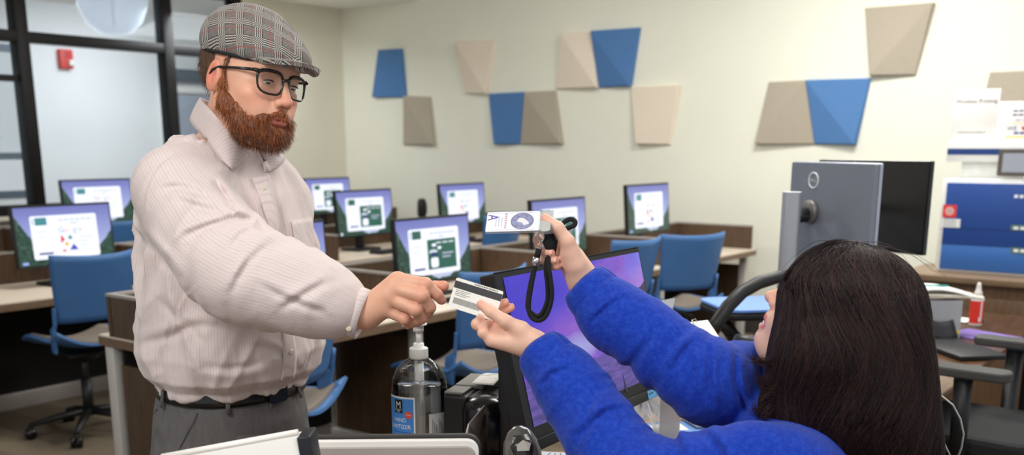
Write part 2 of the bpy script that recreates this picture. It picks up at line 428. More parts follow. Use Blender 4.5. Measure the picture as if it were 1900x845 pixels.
for tl, tr, brr, bl, c, dg, lab in PAN:
    q = [PYY(*p_, YB) for p_ in (tl, tr, brr, bl)]
    cx = sum(p_.x for p_ in q)/4; zb = min(p_.z for p_ in q)
    loc = [Vector((p_.x - cx, 0, p_.z - zb)) for p_ in q]
    bm = BM(); back = [bm.verts.new(v) for v in loc]
    de = [0.062 if (dg == 'TL') == (i in (0, 2)) else 0.022 for i in range(4)]
    fr = []
    cen = sum(loc, Vector())/4
    for v, d_ in zip(loc, de):
        w = v + (cen - v).normalized()*0.012; fr.append(bm.verts.new((w.x, -d_, w.z)))
    rim = [bm.verts.new((v.x, -max(0.012, d_ - 0.012), v.z)) for v, d_ in zip(loc, de)]
    if dg == 'TL': tris = ((0, 1, 2), (0, 2, 3))
    else: tris = ((0, 1, 3), (1, 2, 3))
    for t3 in tris: bm.faces.new([fr[i] for i in t3])
    for i in range(4):
        j = (i + 1) % 4
        bm.faces.new((fr[i], rim[i], rim[j], fr[j])); bm.faces.new((rim[i], back[i], back[j], rim[j]))
    bm.faces.new(back)
    bmesh.ops.recalc_face_normals(bm, faces=bm.faces)
    o = obj('wall_panel', bm, {'b': m_pb, 'g': m_pg, 'c': m_pc}[c]); o.location = (cx, YB, zb)
    tag(o, lab, 'wall panel', 'folded acoustic panels on the back wall')
# ------------------------------------------------------------------ computer desks
m_dark = wood_mat('walnut_laminate', (62, 45, 33), (98, 76, 56), (14, 14, 1.2), 0.45)
m_edge = wood_mat('walnut_edge', (104, 82, 62), (128, 104, 82), (2, 2, 12), 0.45)
m_top = mat('maple_laminate', (226, 212, 194), 0.35, noise=0.04, nscale=8, stretch=(8, 1, 1))
m_shade_panel = mat('underdesk_shade', (16, 14, 13), 0.8)  # black stands in for the deep shade below the worktops
m_trim = mat('silver_trim', (176, 170, 164), 0.4, 0.4, noise=0.02)
m_leg = mat('leg_white_metal', (205, 201, 195), 0.45, 0.1, noise=0.02)
m_blk = mat('black_plastic', (24, 24, 26), 0.45, noise=0.05)
m_blk2 = mat('black_plastic_gloss', (14, 14, 16), 0.2, noise=0.0)
PT = 0.925      # top of the privacy panels
def desk(x0, x1, y0, y1, label, group, right_end=False, z=0.74):
    """x0 back, x1 front (user at +x), y0..y1 along the row"""
    t = thing('computer_desk', label, 'desk', ((x0 + x1)/2, (y0 + y1)/2, 0), 0, group)
    w, l = x1 - x0, y1 - y0
    bm = BM(); box(bm, (-0.02, 0, z - 0.004), (w + 0.036, l - 0.004, 0.008)); o = obj('worktop', bm, m_top, t)
    bm = BM(); box(bm, (-0.02, 0, z - 0.027), (w + 0.04, l - 0.002, 0.038)); obj('worktop_edge', bm, m_edge, t)
    bm = BM(); box(bm, (-w/2 + 0.06, 0, (PT - 0.012 + z)/2), (0.024, l - 0.002, PT - 0.012 - z)); p_ = obj('back_panel', bm, m_dark, t)
    bm = BM(); box(bm, (-w/2 + 0.06, 0, PT - 0.006), (0.03, l, 0.012)); obj('panel_trim', bm, m_trim, p_)
    bm = BM(); box(bm, (-w/2 + 0.095, 0, 0.39), (0.02, l - 0.06, 0.58)); obj('modesty_panel', bm, m_shade_panel, t)  # blackened panel added to give the dark shade under the desk
    bm = BM(); box(bm, (-w/2 + 0.095, 0, 0.05), (0.06, l - 0.1, 0.1), bev=0.006); obj('base_raceway', bm, m_trim, t)
    ends = [(-l/2 + 0.012)] + ([l/2 - 0.012] if right_end else [])
    for yy in ends:
        bm = BM(); box(bm, (0.02, yy, (PT - 0.012 + z)/2 + 0.001), (w - 0.12, 0.022, PT - 0.012 - z)); p_ = obj('side_panel', bm, m_dark, t)
        bm = BM(); box(bm, (0.02, yy, PT - 0.006), (w - 0.12, 0.026, 0.012)); obj('panel_trim', bm, m_trim, p_)
        s = 1 if yy < 0 else -1
        bm = BM(); yl = yy + s*0.02
        box(bm, (w/2 - 0.09, yl, 0.345), (0.06, 0.045, 0.69), bev=0.004)
        obj('leg', bm, m_leg, t)
        bm = BM(); box(bm, (-w/2 + 0.02, yl, 0.345), (0.06, 0.045, 0.69), bev=0.004); obj('leg', bm, m_leg, t)
        bm = BM(); box(bm, (-0.035, yl, 0.03), (w - 0.17, 0.045, 0.05), bev=0.004); obj('leg_foot', bm, m_leg, t)
        bm = BM(); box(bm, (-0.02, yl, 0.34), (w - 0.21, 0.016, 0.55)); obj('end_screen', bm, m_dark, t)
    return t
R1B, R1F, R2B, R2F, R3B, R3F = -3.97, -3.22, -5.98, -5.2, -7.86, -7.1
r1 = [2.37, 3.6, 4.88, 6.07, 7.5]; r2 = [2.42, 3.68, 4.95, 6.2, 7.45]; r3 = [1.4, 2.68, 3.9, 5.2, 6.35, 7.6]
n1 = ['walnut study desk at the near end of the nearest row, behind the man', 'walnut study desk behind the outstretched card, second from the near end of the nearest row', 'walnut study desk below the badge, third along the nearest row', 'walnut study desk against the back wall at the end of the nearest row']
for i in range(4): desk(R1B, R1F, r1[i], r1[i+1], n1[i], 'study desks in the nearest row', i == 3)
n2 = ['walnut study desk with a pale top at the left edge, under the nearest lit monitor', 'walnut study desk of the middle row hidden behind the man', 'walnut study desk of the middle row, seen just right of the man\'s shoulder', 'walnut study desk of the middle row, closest to the back wall']
for i in range(4): desk(R2B, R2F, r2[i], r2[i+1], n2[i], 'study desks in the middle row', i == 3)
n3 = ['walnut study desk of the row along the glass, beyond the left edge', 'walnut study desk of the row along the glass, left of the far left monitor', 'walnut study desk of the row along the glass, under the far left monitor', 'walnut study desk of the row along the glass, behind the man', 'walnut study desk of the farthest row, in the room corner']
for i in range(1, 5): desk(R3B, R3F, r3[i], r3[i+1], n3[i], 'study desks in the farthest row', i == 4)

# ------------------------------------------------------------------ public monitors
def wallpaper():
    m, nt, b = new_mat('screen_wallpaper'); x = NX(nt)
    co = x.coords('Object'); o = x.xyz(co); X, Z = o[0], o[2]
    n = x.noise(co, 9, 5, 0.6); n2 = x.noise(co, 45, 4, 0.6)
    sky = x.ramp(x.m('ADD', x.m('MULTIPLY', Z, 2.4), 0.55), [(0.15, srgb(206, 214, 240)), (0.55, srgb(160, 170, 226)), (1.0, srgb(108, 112, 186))])
    tree = x.ramp(n2, [(0.3, srgb(20, 40, 40)), (0.55, srgb(46, 80, 66)), (0.75, srgb(90, 130, 100))])
    ax = x.m('ABSOLUTE', x.m('ADD', X, -0.03))
    line = x.m('ADD', x.m('MULTIPLY', x.m('POWER', ax, 2.0), 2.6), x.m('ADD', -0.155, x.m('MULTIPLY', x.m('SUBTRACT', n, 0.5), 0.10)))
    mask = x.m('GREATER_THAN', line, Z)
    c = x.mix(mask, sky, tree)
    b.inputs['Base Color'].default_value = (0.01, 0.01, 0.01, 1); b.inputs['Roughness'].default_value = 0.3
    nt.links.new(c, b.inputs['Emission Color']); b.inputs['Emission Strength'].default_value = 0.85
    return m
m_wp = wallpaper()
m_pw = screen_mat('screen_white', (238, 242, 255), 1.02); m_pgn = screen_mat('screen_green', (42, 98, 82), 0.9); m_pteal = screen_mat('screen_teal', (70, 140, 150), 0.9)
m_pnv = screen_mat('screen_navy', (36, 34, 130), 0.8); m_prd = screen_mat('screen_red', (224, 60, 62), 0.95); m_pyl = screen_mat('screen_yellow', (244, 190, 60), 0.95)
m_pgy = screen_mat('screen_grey', (178, 186, 208), 0.9); m_pbl = screen_mat('screen_blue', (78, 78, 190), 0.95); m_plg = screen_mat('screen_pale', (206, 220, 226), 0.95)
m_gb = screen_mat('letter_blue', (150, 170, 235), 1); m_gr = screen_mat('letter_red', (240, 160, 160), 1); m_gy = screen_mat('letter_yellow', (246, 220, 150), 1); m_gg = screen_mat('letter_green', (160, 215, 170), 1)
SM = [m_wp, m_pw, m_pgn, m_pteal, m_pnv, m_prd, m_pyl, m_pgy, m_pbl, m_plg, m_gb, m_gr, m_gy, m_gg]
MW, MH = 0.605, 0.352
def monitor(kind, label, group):
    t = thing('computer_monitor', label, 'monitor', (0, 0, 0), 0, group)
    bm = BM(); prism(bm, rrect(MW, MH, 0.006), 0.028, T(0, 0.03, 0) @ RX(90), bev=0.003)
    box(bm, (0, 0.045, 0), (0.34, 0.03, 0.2), bev=0.012)
    hz = 0.285
    h = obj('housing', bm, m_blk, t); h.location = (0, 0, hz); h.rotation_euler = (math.radians(-4), 0, 0)
    bm = BM(); Q = T(0, 0.0015, 0) @ RX(90); w, hh = MW/2 - 0.011, MH/2 - 0.013
    rect(bm, -w, -hh, w, hh, 0.0005, 0, Q)
    Q0 = Q; Q = Q @ Matrix.Diagonal((1.16, 1.06, 1, 1))
    prs = rrect(0.35, 0.232, 0.012, 4, 0.0, -0.008); poly(bm, [(p_[0], p_[1], 0.001) for p_ in prs], 1, Q)
    rect(bm, -0.15, 0.058, -0.09, 0.098, 0.0014, 2 if kind == 'flyer' else 3, Q)
    rect(bm, -0.168, 0.06, -0.154, 0.096, 0.0014, 9, Q)
    for k in range(6): rect(bm, -0.03 + k*0.03, 0.078, -0.006 + k*0.03, 0.084, 0.0014, 7, Q)
    rect(bm, 0.03, 0.060, 0.07, 0.065, 0.0014, 7, Q)
    rect(bm, -0.148, -0.098, -0.075, -0.088, 0.0014, 4, Q)
    for k in range(2): rect(bm, -0.148, 0.02 - 0.03*k, -0.085 - 0.02*k, 0.025 - 0.03*k, 0.0014, 9, Q)
    if kind == 'flyer':
        rect(bm, -0.052, -0.1, 0.15, 0.05, 0.0014, 2, Q)
        for k in range(3): rect(bm, 0.01 + 0.045*k, 0.028, 0.045 + 0.045*k, 0.036, 0.0018, 9, Q)
        disc(bm, -0.005, 0.022, 0.016, 0.0018, 1, Q, 16, 0.008); disc(bm, 0.032, 0.006, 0.014, 0.0018, 1, Q, 16, 0.008)
        disc(bm, -0.012, -0.012, 0.03, 0.0018, 9, Q, 16, 0.012); rect(bm, -0.032, -0.03, 0.018, -0.016, 0.002, 4, Q)
        poly(bm, [(p_[0], p_[1], 0.0018) for p_ in rrect(0.052, 0.05, 0.012, 4, -0.006, -0.066)], 1, Q)
        for k in range(2): rect(bm, 0.05, -0.028 - 0.018*k, 0.13 - 0.02*k, -0.02 - 0.018*k, 0.0018, 7, Q)
    else:
        for s_, xx, mi in (('G', -0.02, 10), ('o', 0.005, 11), ('o', 0.028, 12), ('g', 0.05, 10), ('l', 0.066, 13), ('e', 0.081, 11)):
            text(bm, s_, 0.042, Q @ T(xx, 0.026, 0.0012), mi)
        poly(bm, [(-0.03, -0.045, 0.0015), (-0.006, -0.026, 0.0015), (-0.026, 0.004, 0.0015)], 5, Q)
        disc(bm, 0.022, -0.016, 0.014, 0.0015, 9, Q); disc(bm, 0.022, -0.016, 0.009, 0.0017, 3, Q)
        disc(bm, 0.0, -0.05, 0.011, 0.0015, 6, Q)
        poly(bm, [(0.012, -0.084, 0.0015), (0.06, -0.084, 0.0015), (0.036, -0.05, 0.0015)], 8, Q)
        poly(bm, [(-0.03, -0.09, 0.0015), (-0.002, -0.09, 0.0015), (-0.016, -0.076, 0.0015)], 5, Q)
        for k in range(3): rect(bm, 0.07, -0.02 - 0.022*k, 0.14 - 0.015*k, -0.014 - 0.022*k, 0.0014, 9, Q)
    disc(bm, -0.265, -0.148, 0.01, 0.001, 1, Q0) if kind == 'flyer' else rect(bm, -0.275, -0.155, -0.24, -0.14, 0.001, 10, Q0)
    obj('screen', bm, SM, h)
    bm = BM(); box(bm, (0, 0.075, 0.145), (0.07, 0.03, 0.29), bev=0.006); obj('stand', bm, m_blk, t)
    bm = BM(); prism(bm, rrect(0.26, 0.2, 0.02), 0.014, T(0, 0.06, 0.002), bev=0.003); obj('stand_base', bm, m_blk, t)
    return t
def kbd():
    t = thing('keyboard', 'keyboard', 'keyboard')
    bm = BM(); box(bm, (0, 0, 0.009), (0.44, 0.14, 0.018), bev=0.004); obj('keyboard_base', bm, m_blk, t)
    bm = BM()
    for r in range(5):
        for c in range(18): box(bm, (-0.204 + c*0.024, -0.05 + r*0.025, 0.020), (0.021, 0.021, 0.006))
    obj('keys', bm, mat('key_black', (34, 34, 36), 0.5, noise=0.0), t)
    return t
def mouse():
    t = thing('computer_mouse', 'mouse', 'mouse')
    bm = BM(); lathe(bm, [(0.033, 0), (0.035, 0.01), (0.028, 0.026), (0.012, 0.034), (0, 0.035)], 20, Matrix.Diagonal((1, 1.7, 1, 1))); obj('mouse_shell', bm, m_blk, t)
    bm = BM(); cyl(bm, (0, 0, -0.004), 0.009, 0.008, T(0, 0.03, 0.03) @ RY(90)); obj('scroll_wheel', bm, mat('wheel_grey', (80, 80, 84), 0.5), t)
    return t
MONS = [  # x, y, top z, kind, label, keyboard label
 (-3.6, 3.04, 1.195, 'flyer', 'lit monitor peeking out from behind the man\'s far sleeve', 'the desk behind the man\'s far sleeve'),
 (-3.6, 4.12, 1.166, 'flyer', 'large lit monitor with a green flyer, between the man\'s hand and the badge', 'the desk behind the outstretched card'),
 (-3.6, 5.32, 1.212, 'flyer', 'lit monitor with a green flyer, directly behind the hand holding the badge', 'the desk behind the badge'),
 (-3.6, 6.45, 1.268, 'google', 'rightmost lit public monitor, against the cream back wall', 'the desk below the rightmost public monitor'),
 (-5.6, 3.17, 1.206, 'google', 'nearest lit monitor at the left edge, with a search page and colourful shapes', 'the desk at the left edge'),
 (-5.6, 5.61, 1.204, 'flyer', 'lit monitor with a green flyer, nearer of the two beside the man\'s shoulder', 'the desk beside the man\'s far shoulder'),
 (-5.6, 6.79, 1.217, 'google', 'lit monitor left of the badge, in front of the back wall', 'the desk left of the badge'),
 (-7.5, 4.55, 1.274, 'google', 'lit monitor behind the nearest left monitor, against the glass wall', 'the desk against the glass wall'),
 (-7.5, 7.01, 1.222, 'flyer', 'lit monitor in the far corner, partly behind another beside the man\'s shoulder', 'the desk in the far corner'),
]
protos = {}
kb0 = ms0 = None
for (x_, y_, zt, kind, lab, kl) in MONS:
    if kind not in protos:
        o = protos[kind] = monitor(kind, lab, 'lit public computer monitors'); o.location = (x_, y_, 0.741); o.rotation_euler = (0, 0, math.pi/2)
    else:
        o = dup(protos[kind], (x_, y_, 0.741), 90, lab)
    for c in o.children:
        if c.name.startswith('housing'): c.location = (0, 0, zt - 0.741 - MH/2)
    if kb0 is None:
        kb0 = kbd(); ms0 = mouse(); k_, m_ = kb0, ms0
        for q in (k_, m_): q.rotation_euler = (0, 0, math.pi/2)
    else: k_, m_ = dup(kb0, (0, 0, 0)), dup(ms0, (0, 0, 0))
    k_.location = (x_ + 0.26, y_ + 0.05, 0.7415); m_.location = (x_ + 0.25, y_ + 0.36, 0.7415)
    tag(k_, 'black keyboard on ' + kl, 'keyboard', 'keyboards of the public computers'); tag(m_, 'black mouse on ' + kl, 'mouse', 'mice of the public computers')

# ------------------------------------------------------------------ blue shell chairs
m_cb = mat('chair_blue', (68, 112, 166), 0.45, noise=0.03, nscale=12)
m_pad = mat('seat_pad_taupe', (126, 116, 106), 0.9, noise=0.08, nscale=200)
def chair(label, group):
    t = thing('task_chair', label, 'chair', (0, 0, 0), 0, group)
    SZ = 0.50                                    # user faces +y
    def back(s, v):
        a = (s - 0.5)*2; w = 0.212 + 0.02*v - 0.02*(1 - v)**2
        z = SZ + 0.145 + 0.345*v + 0.012*a*a*v
        y = -0.20 - 0.085*v + 0.075*a*a*(0.65 + 0.35*v)
        return (a*w, y, z)
    bm = BM(); sheet(bm, back, 18, 10, 0.012); obj('backrest', bm, m_cb, t)
    def seat(s, v):
        a = (s - 0.5)*2; w = 0.235 - 0.02*(1 - v)
        y = 0.24 - 0.46*v
        z = SZ - 0.03*math.cos(a*1.2) + 0.03 + 0.035*a*a - 0.05*max(0, 0.25 - v)**2*16*0.6 + 0.055*max(0, v - 0.8)/0.2*(0.4 + 0.6*a*a)
        return (a*w, y, z)
    bm = BM(); sheet(bm, seat, 16, 16, 0.014); sh = obj('seat', bm, m_cb, t)
    bm = BM()
    def pad(s, v):
        x_, y_, z_ = seat(0.06 + 0.88*s, 0.05 + 0.86*v); return (x_, y_, z_ + 0.014)
    sheet(bm, pad, 14, 14, 0.014); obj('seat_pad', bm, m_pad, sh)
    for sg in (-1, 1):
        bm = BM()
        def up(s, v):
            z = SZ - 0.01 + 0.24*v
            y = -0.205 + 0.06*s - 0.03*v + 0.065 - 0.05*s*(v > 0.6)
            return (sg*(0.215 - 0.012*s + 0.006*v), y - 0.01, z)
        sheet(bm, up, 4, 8, 0.016); obj('side_support', bm, m_cb, t)
    bm = BM(); cyl(bm, (0, 0, 0.10), 0.028, 0.2); cyl(bm, (0, 0, 0.25), 0.017, 0.2); cyl(bm, (0, 0, 0.42), 0.08, 0.035, r2=0.1); box(bm, (0, 0, 0.45), (0.22, 0.2, 0.02), bev=0.004); obj('gas_lift', bm, m_blk, t)
    for k in range(5):
        a = k*72 + 14
        bm = BM(); tube(bm, [(0.02, 0, 0.125), (0.16, 0, 0.105), (0.30, 0, 0.075)], [0.026, 0.022, 0.015], 10, M=RZ(a), squash=0.8); leg = obj('base_leg', bm, m_blk, t)
        bm = BM()
        for s_ in (-0.016, 0.016): cyl(bm, (0, 0, -0.01), 0.03, 0.02, RZ(a) @ T(0.30, s_, 0.03) @ RX(90), n=20)
        cyl(bm, (0.30, 0, 0.03), 0.009, 0.045, RZ(a)); obj('caster', bm, m_blk2, leg)
    return t
def at_plane(px, py, X): 
    q = PXX(px, py, X); return q
# back-of-chair centre placed on plane X, then seat centre is 0.25 m in front (towards -x)
def place(px, py, X, yaw, label, first=[None]):
    q = PXX(px, py, X); th = math.radians(yaw)            # yaw: direction the user faces, 180 = -x
    f = Vector((math.cos(th), math.sin(th), 0)); loc = Vector((q.x, q.y, 0)) + f*0.27
    if first[0] is None:
        first[0] = chair(label, 'blue shell task chairs'); o = first[0]; o.location = loc; o.rotation_euler = (0, 0, th - math.pi/2)
    else: o = dup(first[0], loc, yaw - 90, label)
    return o
place(184, 478, -4.78, 176, 'nearest blue task chair at the left edge, back towards the viewer, black casters showing')
place(612, 640, -2.84, 200, 'blue task chair with a taupe seat half hidden behind the man\'s waist')
place(935, 600, -2.72, 178, 'blue task chair in shadow behind the two reaching hands')
place(1197, 430, -2.95, 172, 'blue task chair rising just behind the top edge of the purple desktop monitor')
place(1297, 428, -2.84, 150, 'blue task chair pulled out beside the end desk, rightmost of the public chairs')
place(945, 436, -4.85, 176, 'blue task chair whose top shows below the badge')
place(238, 425, -6.75, 178, 'blue task chair under the far left monitor, mostly hidden by the man')
# small black webcam on the partition, above the big monitor
p = PXX(783, 398, -5.95)
t = thing('desk_speaker', 'small black rounded speaker on the desk partition, behind the large green-flyer monitor', 'speaker', (p.x, p.y, PT))
bm = BM(); lathe(bm, [(0.04, 0), (0.045, 0.03), (0.043, 0.13), (0.03, 0.155), (0, 0.16)], 24, Matrix.Diagonal((0.8, 1, 1, 1))); obj('speaker_body', bm, m_blk, t)
bm = BM(); prism(bm, rrect(0.05, 0.09, 0.015), 0.004, T(0.034, 0, 0.075) @ RZ(90) @ RX(90)); obj('speaker_grille', bm, mat('grille_grey', (50, 50, 52), 0.7), t)
# ------------------------------------------------------------------ service counter
YD = math.degrees(YAW)
def fthing(name, label, cat, u, d, z, rz=0, group=None): return thing(name, label, cat, W(u, d, z), YD + rz, group)
m_count = wood_mat('counter_laminate', (166, 132, 100), (196, 164, 130), (12, 1.5, 12), 0.35)
m_steel = mat('brushed_steel', (196, 198, 200), 0.3, 0.9, noise=0.02)
m_paper = mat('paper_white', (240, 238, 232), 0.8, noise=0.01)
m_ink = mat('ink_dark', (58, 58, 62), 0.7, noise=0); m_inkg = mat('ink_grey', (150, 150, 150), 0.7, noise=0)
CZ = 0.82
t = fthing('service_counter', 'tan laminate service counter under the purple desktop monitor and the sanitizer bottle', 'counter', 0, 1.9, 0)
cpoly = [(-.62, -.62), (.02, -.62), (.02, -.1), (.74, .25), (.74, 1.0), (.2, 1.0), (.2, .43), (-.27, .43), (-.27, -.06), (-.62, -.06)]
bm = BM(); prism(bm, cpoly, 0.03, T(0, 0, CZ - 0.03), bev=0.003); obj('worktop', bm, m_count, t)
bm = BM(); box(bm, (-.44, -.09, .395), (.33, .02, .79)); box(bm, (-.03, .40, .395), (.44, .02, .79)); obj('front_panel', bm, m_dark, t)
bm = BM(); box(bm, (-.26, .17, .395), (.02, .46, .79)); obj('end_panel', bm, m_dark, t)
for q in ((.70, .96), (.24, .96), (.70, .28), (-.58, -.58), (-.02, -.58)):
    bm = BM(); box(bm, (q[0], q[1], .395), (.05, .05, .79), bev=0.004); obj('leg', bm, m_leg, t)

# ------------------------------------------------------------------ hand sanitizer
m_clear, nt, b = new_mat('clear_plastic')
tr = nt.nodes.new('ShaderNodeBsdfTransparent'); tr.inputs[0].default_value = (0.965, 0.975, 0.98, 1)
gl = nt.nodes.new('ShaderNodeBsdfGlossy'); gl.inputs['Roughness'].default_value = 0.08
lw = nt.nodes.new('ShaderNodeLayerWeight'); lw.inputs[0].default_value = 0.35
ms = nt.nodes.new('ShaderNodeMixShader'); nt.links.new(lw.outputs['Fresnel'], ms.inputs[0]); nt.links.new(tr.outputs[0], ms.inputs[1]); nt.links.new(gl.outputs[0], ms.inputs[2])
nt.links.new(ms.outputs[0], nt.nodes['Material Output'].inputs[0])
m_pump = mat('pump_white', (238, 238, 234), 0.35, noise=0.01)
bx = L(778, 700, 2.12)
t = fthing('sanitizer_bottle', 'large clear pump bottle of hand sanitizer with a blue label, on the counter', 'bottle', bx[0], bx[1], CZ)
BA, BB = 0.0605, 0.045
prof = [(0, 0.0), (0.80, 0.0), (0.96, 0.008), (1.0, 0.02), (1.0, 0.205), (0.985, 0.218), (0.93, 0.234), (0.83, 0.248), (0.68, 0.259), (0.5, 0.268), (0.36, 0.274), (0.31, 0.277), (0.31, 0.28)]
SC = Matrix.Diagonal((BA, BB, 1, 1))
bm = BM(); lathe(bm, prof, 56, SC); obj('bottle_body', bm, m_clear, t)
bm = BM(); lathe(bm, [(0, 0.004), (0.78, 0.004), (0.93, 0.011), (0.965, 0.022), (0.965, 0.205), (0.95, 0.215), (0, 0.216)], 48, SC); obj('gel', bm, m_clear, t)
ZS = 0.274
bm = BM(); lathe(bm, [(0.0185, ZS), (0.0195, ZS + 0.002), (0.0195, ZS + 0.021), (0.018, ZS + 0.023), (0.0115, ZS + 0.024), (0.0115, ZS + 0.032), (0.009, ZS + 0.033), (0, ZS + 0.033)], 32)
for k in range(40):
    a = k*math.pi/20; box(bm, (0.0196, 0, ZS + 0.012), (0.0012, 0.0016, 0.018), Matrix.Rotation(a, 4, 'Z'))
obj('pump_collar', bm, m_pump, t)
bm = BM(); cyl(bm, (0, 0, ZS + 0.032), 0.0056, 0.028); obj('pump_stem', bm, m_pump, t)
bm = BM(); cyl(bm, (0, 0, ZS + 0.058), 0.0115, 0.012); lathe(bm, [(0.0115, 0), (0.019, 0.002), (0.0185, 0.0055), (0.010, 0.0085), (0, 0.009)], 28, T(0, 0, ZS + 0.07))
tube(bm, [(-0.006, 0, ZS + 0.075), (-0.02, 0, ZS + 0.0765), (-0.028, 0, ZS + 0.074), (-0.031, 0, ZS + 0.068)], [0.006, 0.005, 0.0045, 0.004], 10); obj('pump_head', bm, m_pump, t)
bm = BM(); tube(bm, [(0, 0, ZS), (0.004, 0, 0.2), (0.002, 0, 0.1), (0.012, 0, 0.02)], 0.0042, 12); lathe(bm, [(0.010, 0.225), (0.010, 0.265), (0, 0.265)], 20); obj('dip_tube', bm, m_pump, t)
m_lb = mat('label_blue', (70, 140, 216), 0.45, noise=0.0); m_lw = mat('label_white', (238, 240, 240), 0.5, noise=0); m_lk = mat('label_black', (18, 18, 20), 0.5, noise=0)
m_lr = mat('label_red', (228, 84, 62), 0.5, noise=0); m_lpale = mat('label_back', (214, 216, 214), 0.55, noise=0.03)
def onb(ang, z, off): a = math.radians(ang); return Vector((math.cos(a)*(BA + off), math.sin(a)*(BB + off), z))
def patch(bm, a0, a1, z0, z1, off, mi=0, n=20):
    prev = None
    for i in range(n + 1):
        a = a0 + (a1 - a0)*i/n; v = (bm.verts.new(onb(a, z0, off)), bm.verts.new(onb(a, z1, off)))
        if prev:
            f = bm.faces.new((prev[0], v[0], v[1], prev[1])); f.material_index = mi; f.smooth = True
        prev = v
def wtext(bm, s, size, ac, zc, off, mi, align='CENTER'):
    text(BM(), s, 1, T(), 0, align); vs, fs = _tc[(s, align)]
    k = math.degrees(1/0.05)*.8
    nv = [bm.verts.new(onb(ac + x*size*k, zc + y*size, off)) for x, y, z in vs]
    for f in fs:
        try: g = bm.faces.new([nv[i] for i in f]); g.material_index = mi
        except ValueError: pass
bm = BM(); patch(bm, 176, 264, 0.045, 0.197, 0.0006, 1); patch(bm, 179, 261, 0.049, 0.193, 0.0009, 0)
patch(bm, 215, 237, 0.161, 0.190, 0.0012, 2); wtext(bm, 'M', 0.021, 226, 0.178, 0.0015, 1); wtext(bm, "Member's", 0.005, 226, 0.1685, 0.0015, 1); wtext(bm, 'Mark', 0.005, 226, 0.1645, 0.0015, 1)
prev = [bm.verts.new(onb(250 + 8.5*math.cos(i*math.pi/12), 0.158 + 0.0082*math.sin(i*math.pi/12), 0.0013)) for i in range(24)]
f = bm.faces.new(prev); f.material_index = 3
wtext(bm, '99.9%', 0.0055, 250, 0.158, 0.0017, 1)
wtext(bm, 'HAND', 0.0128, 228, 0.1455, 0.0014, 1); wtext(bm, 'SANITIZER', 0.0128, 227, 0.131, 0.0014, 1)
for k in range(4): patch(bm, 205, 254 - 9*(k % 2), 0.118 - k*0.007, 0.1197 - k*0.007, 0.0012, 4)
obj('front_label', bm, [m_lb, m_lw, m_lk, m_lr, mat('label_navy', (40, 84, 170), 0.5, noise=0)], t)
bm = BM(); patch(bm, 292, 356, 0.045, 0.160, 0.0006, 0)
for k in range(9): patch(bm, 298 + k*4, 300 + k*4 + (k % 3)*0.5, 0.06 + 0.004*(k % 2), 0.148 - 0.006*(k % 4), 0.0010, 1)
obj('back_label', bm, [m_lpale, m_inkg], t)
bm = BM(); patch(bm, 20, 70, 0.14, 0.21, -0.0012, 0); obj('inner_label', bm, m_lpale, t)

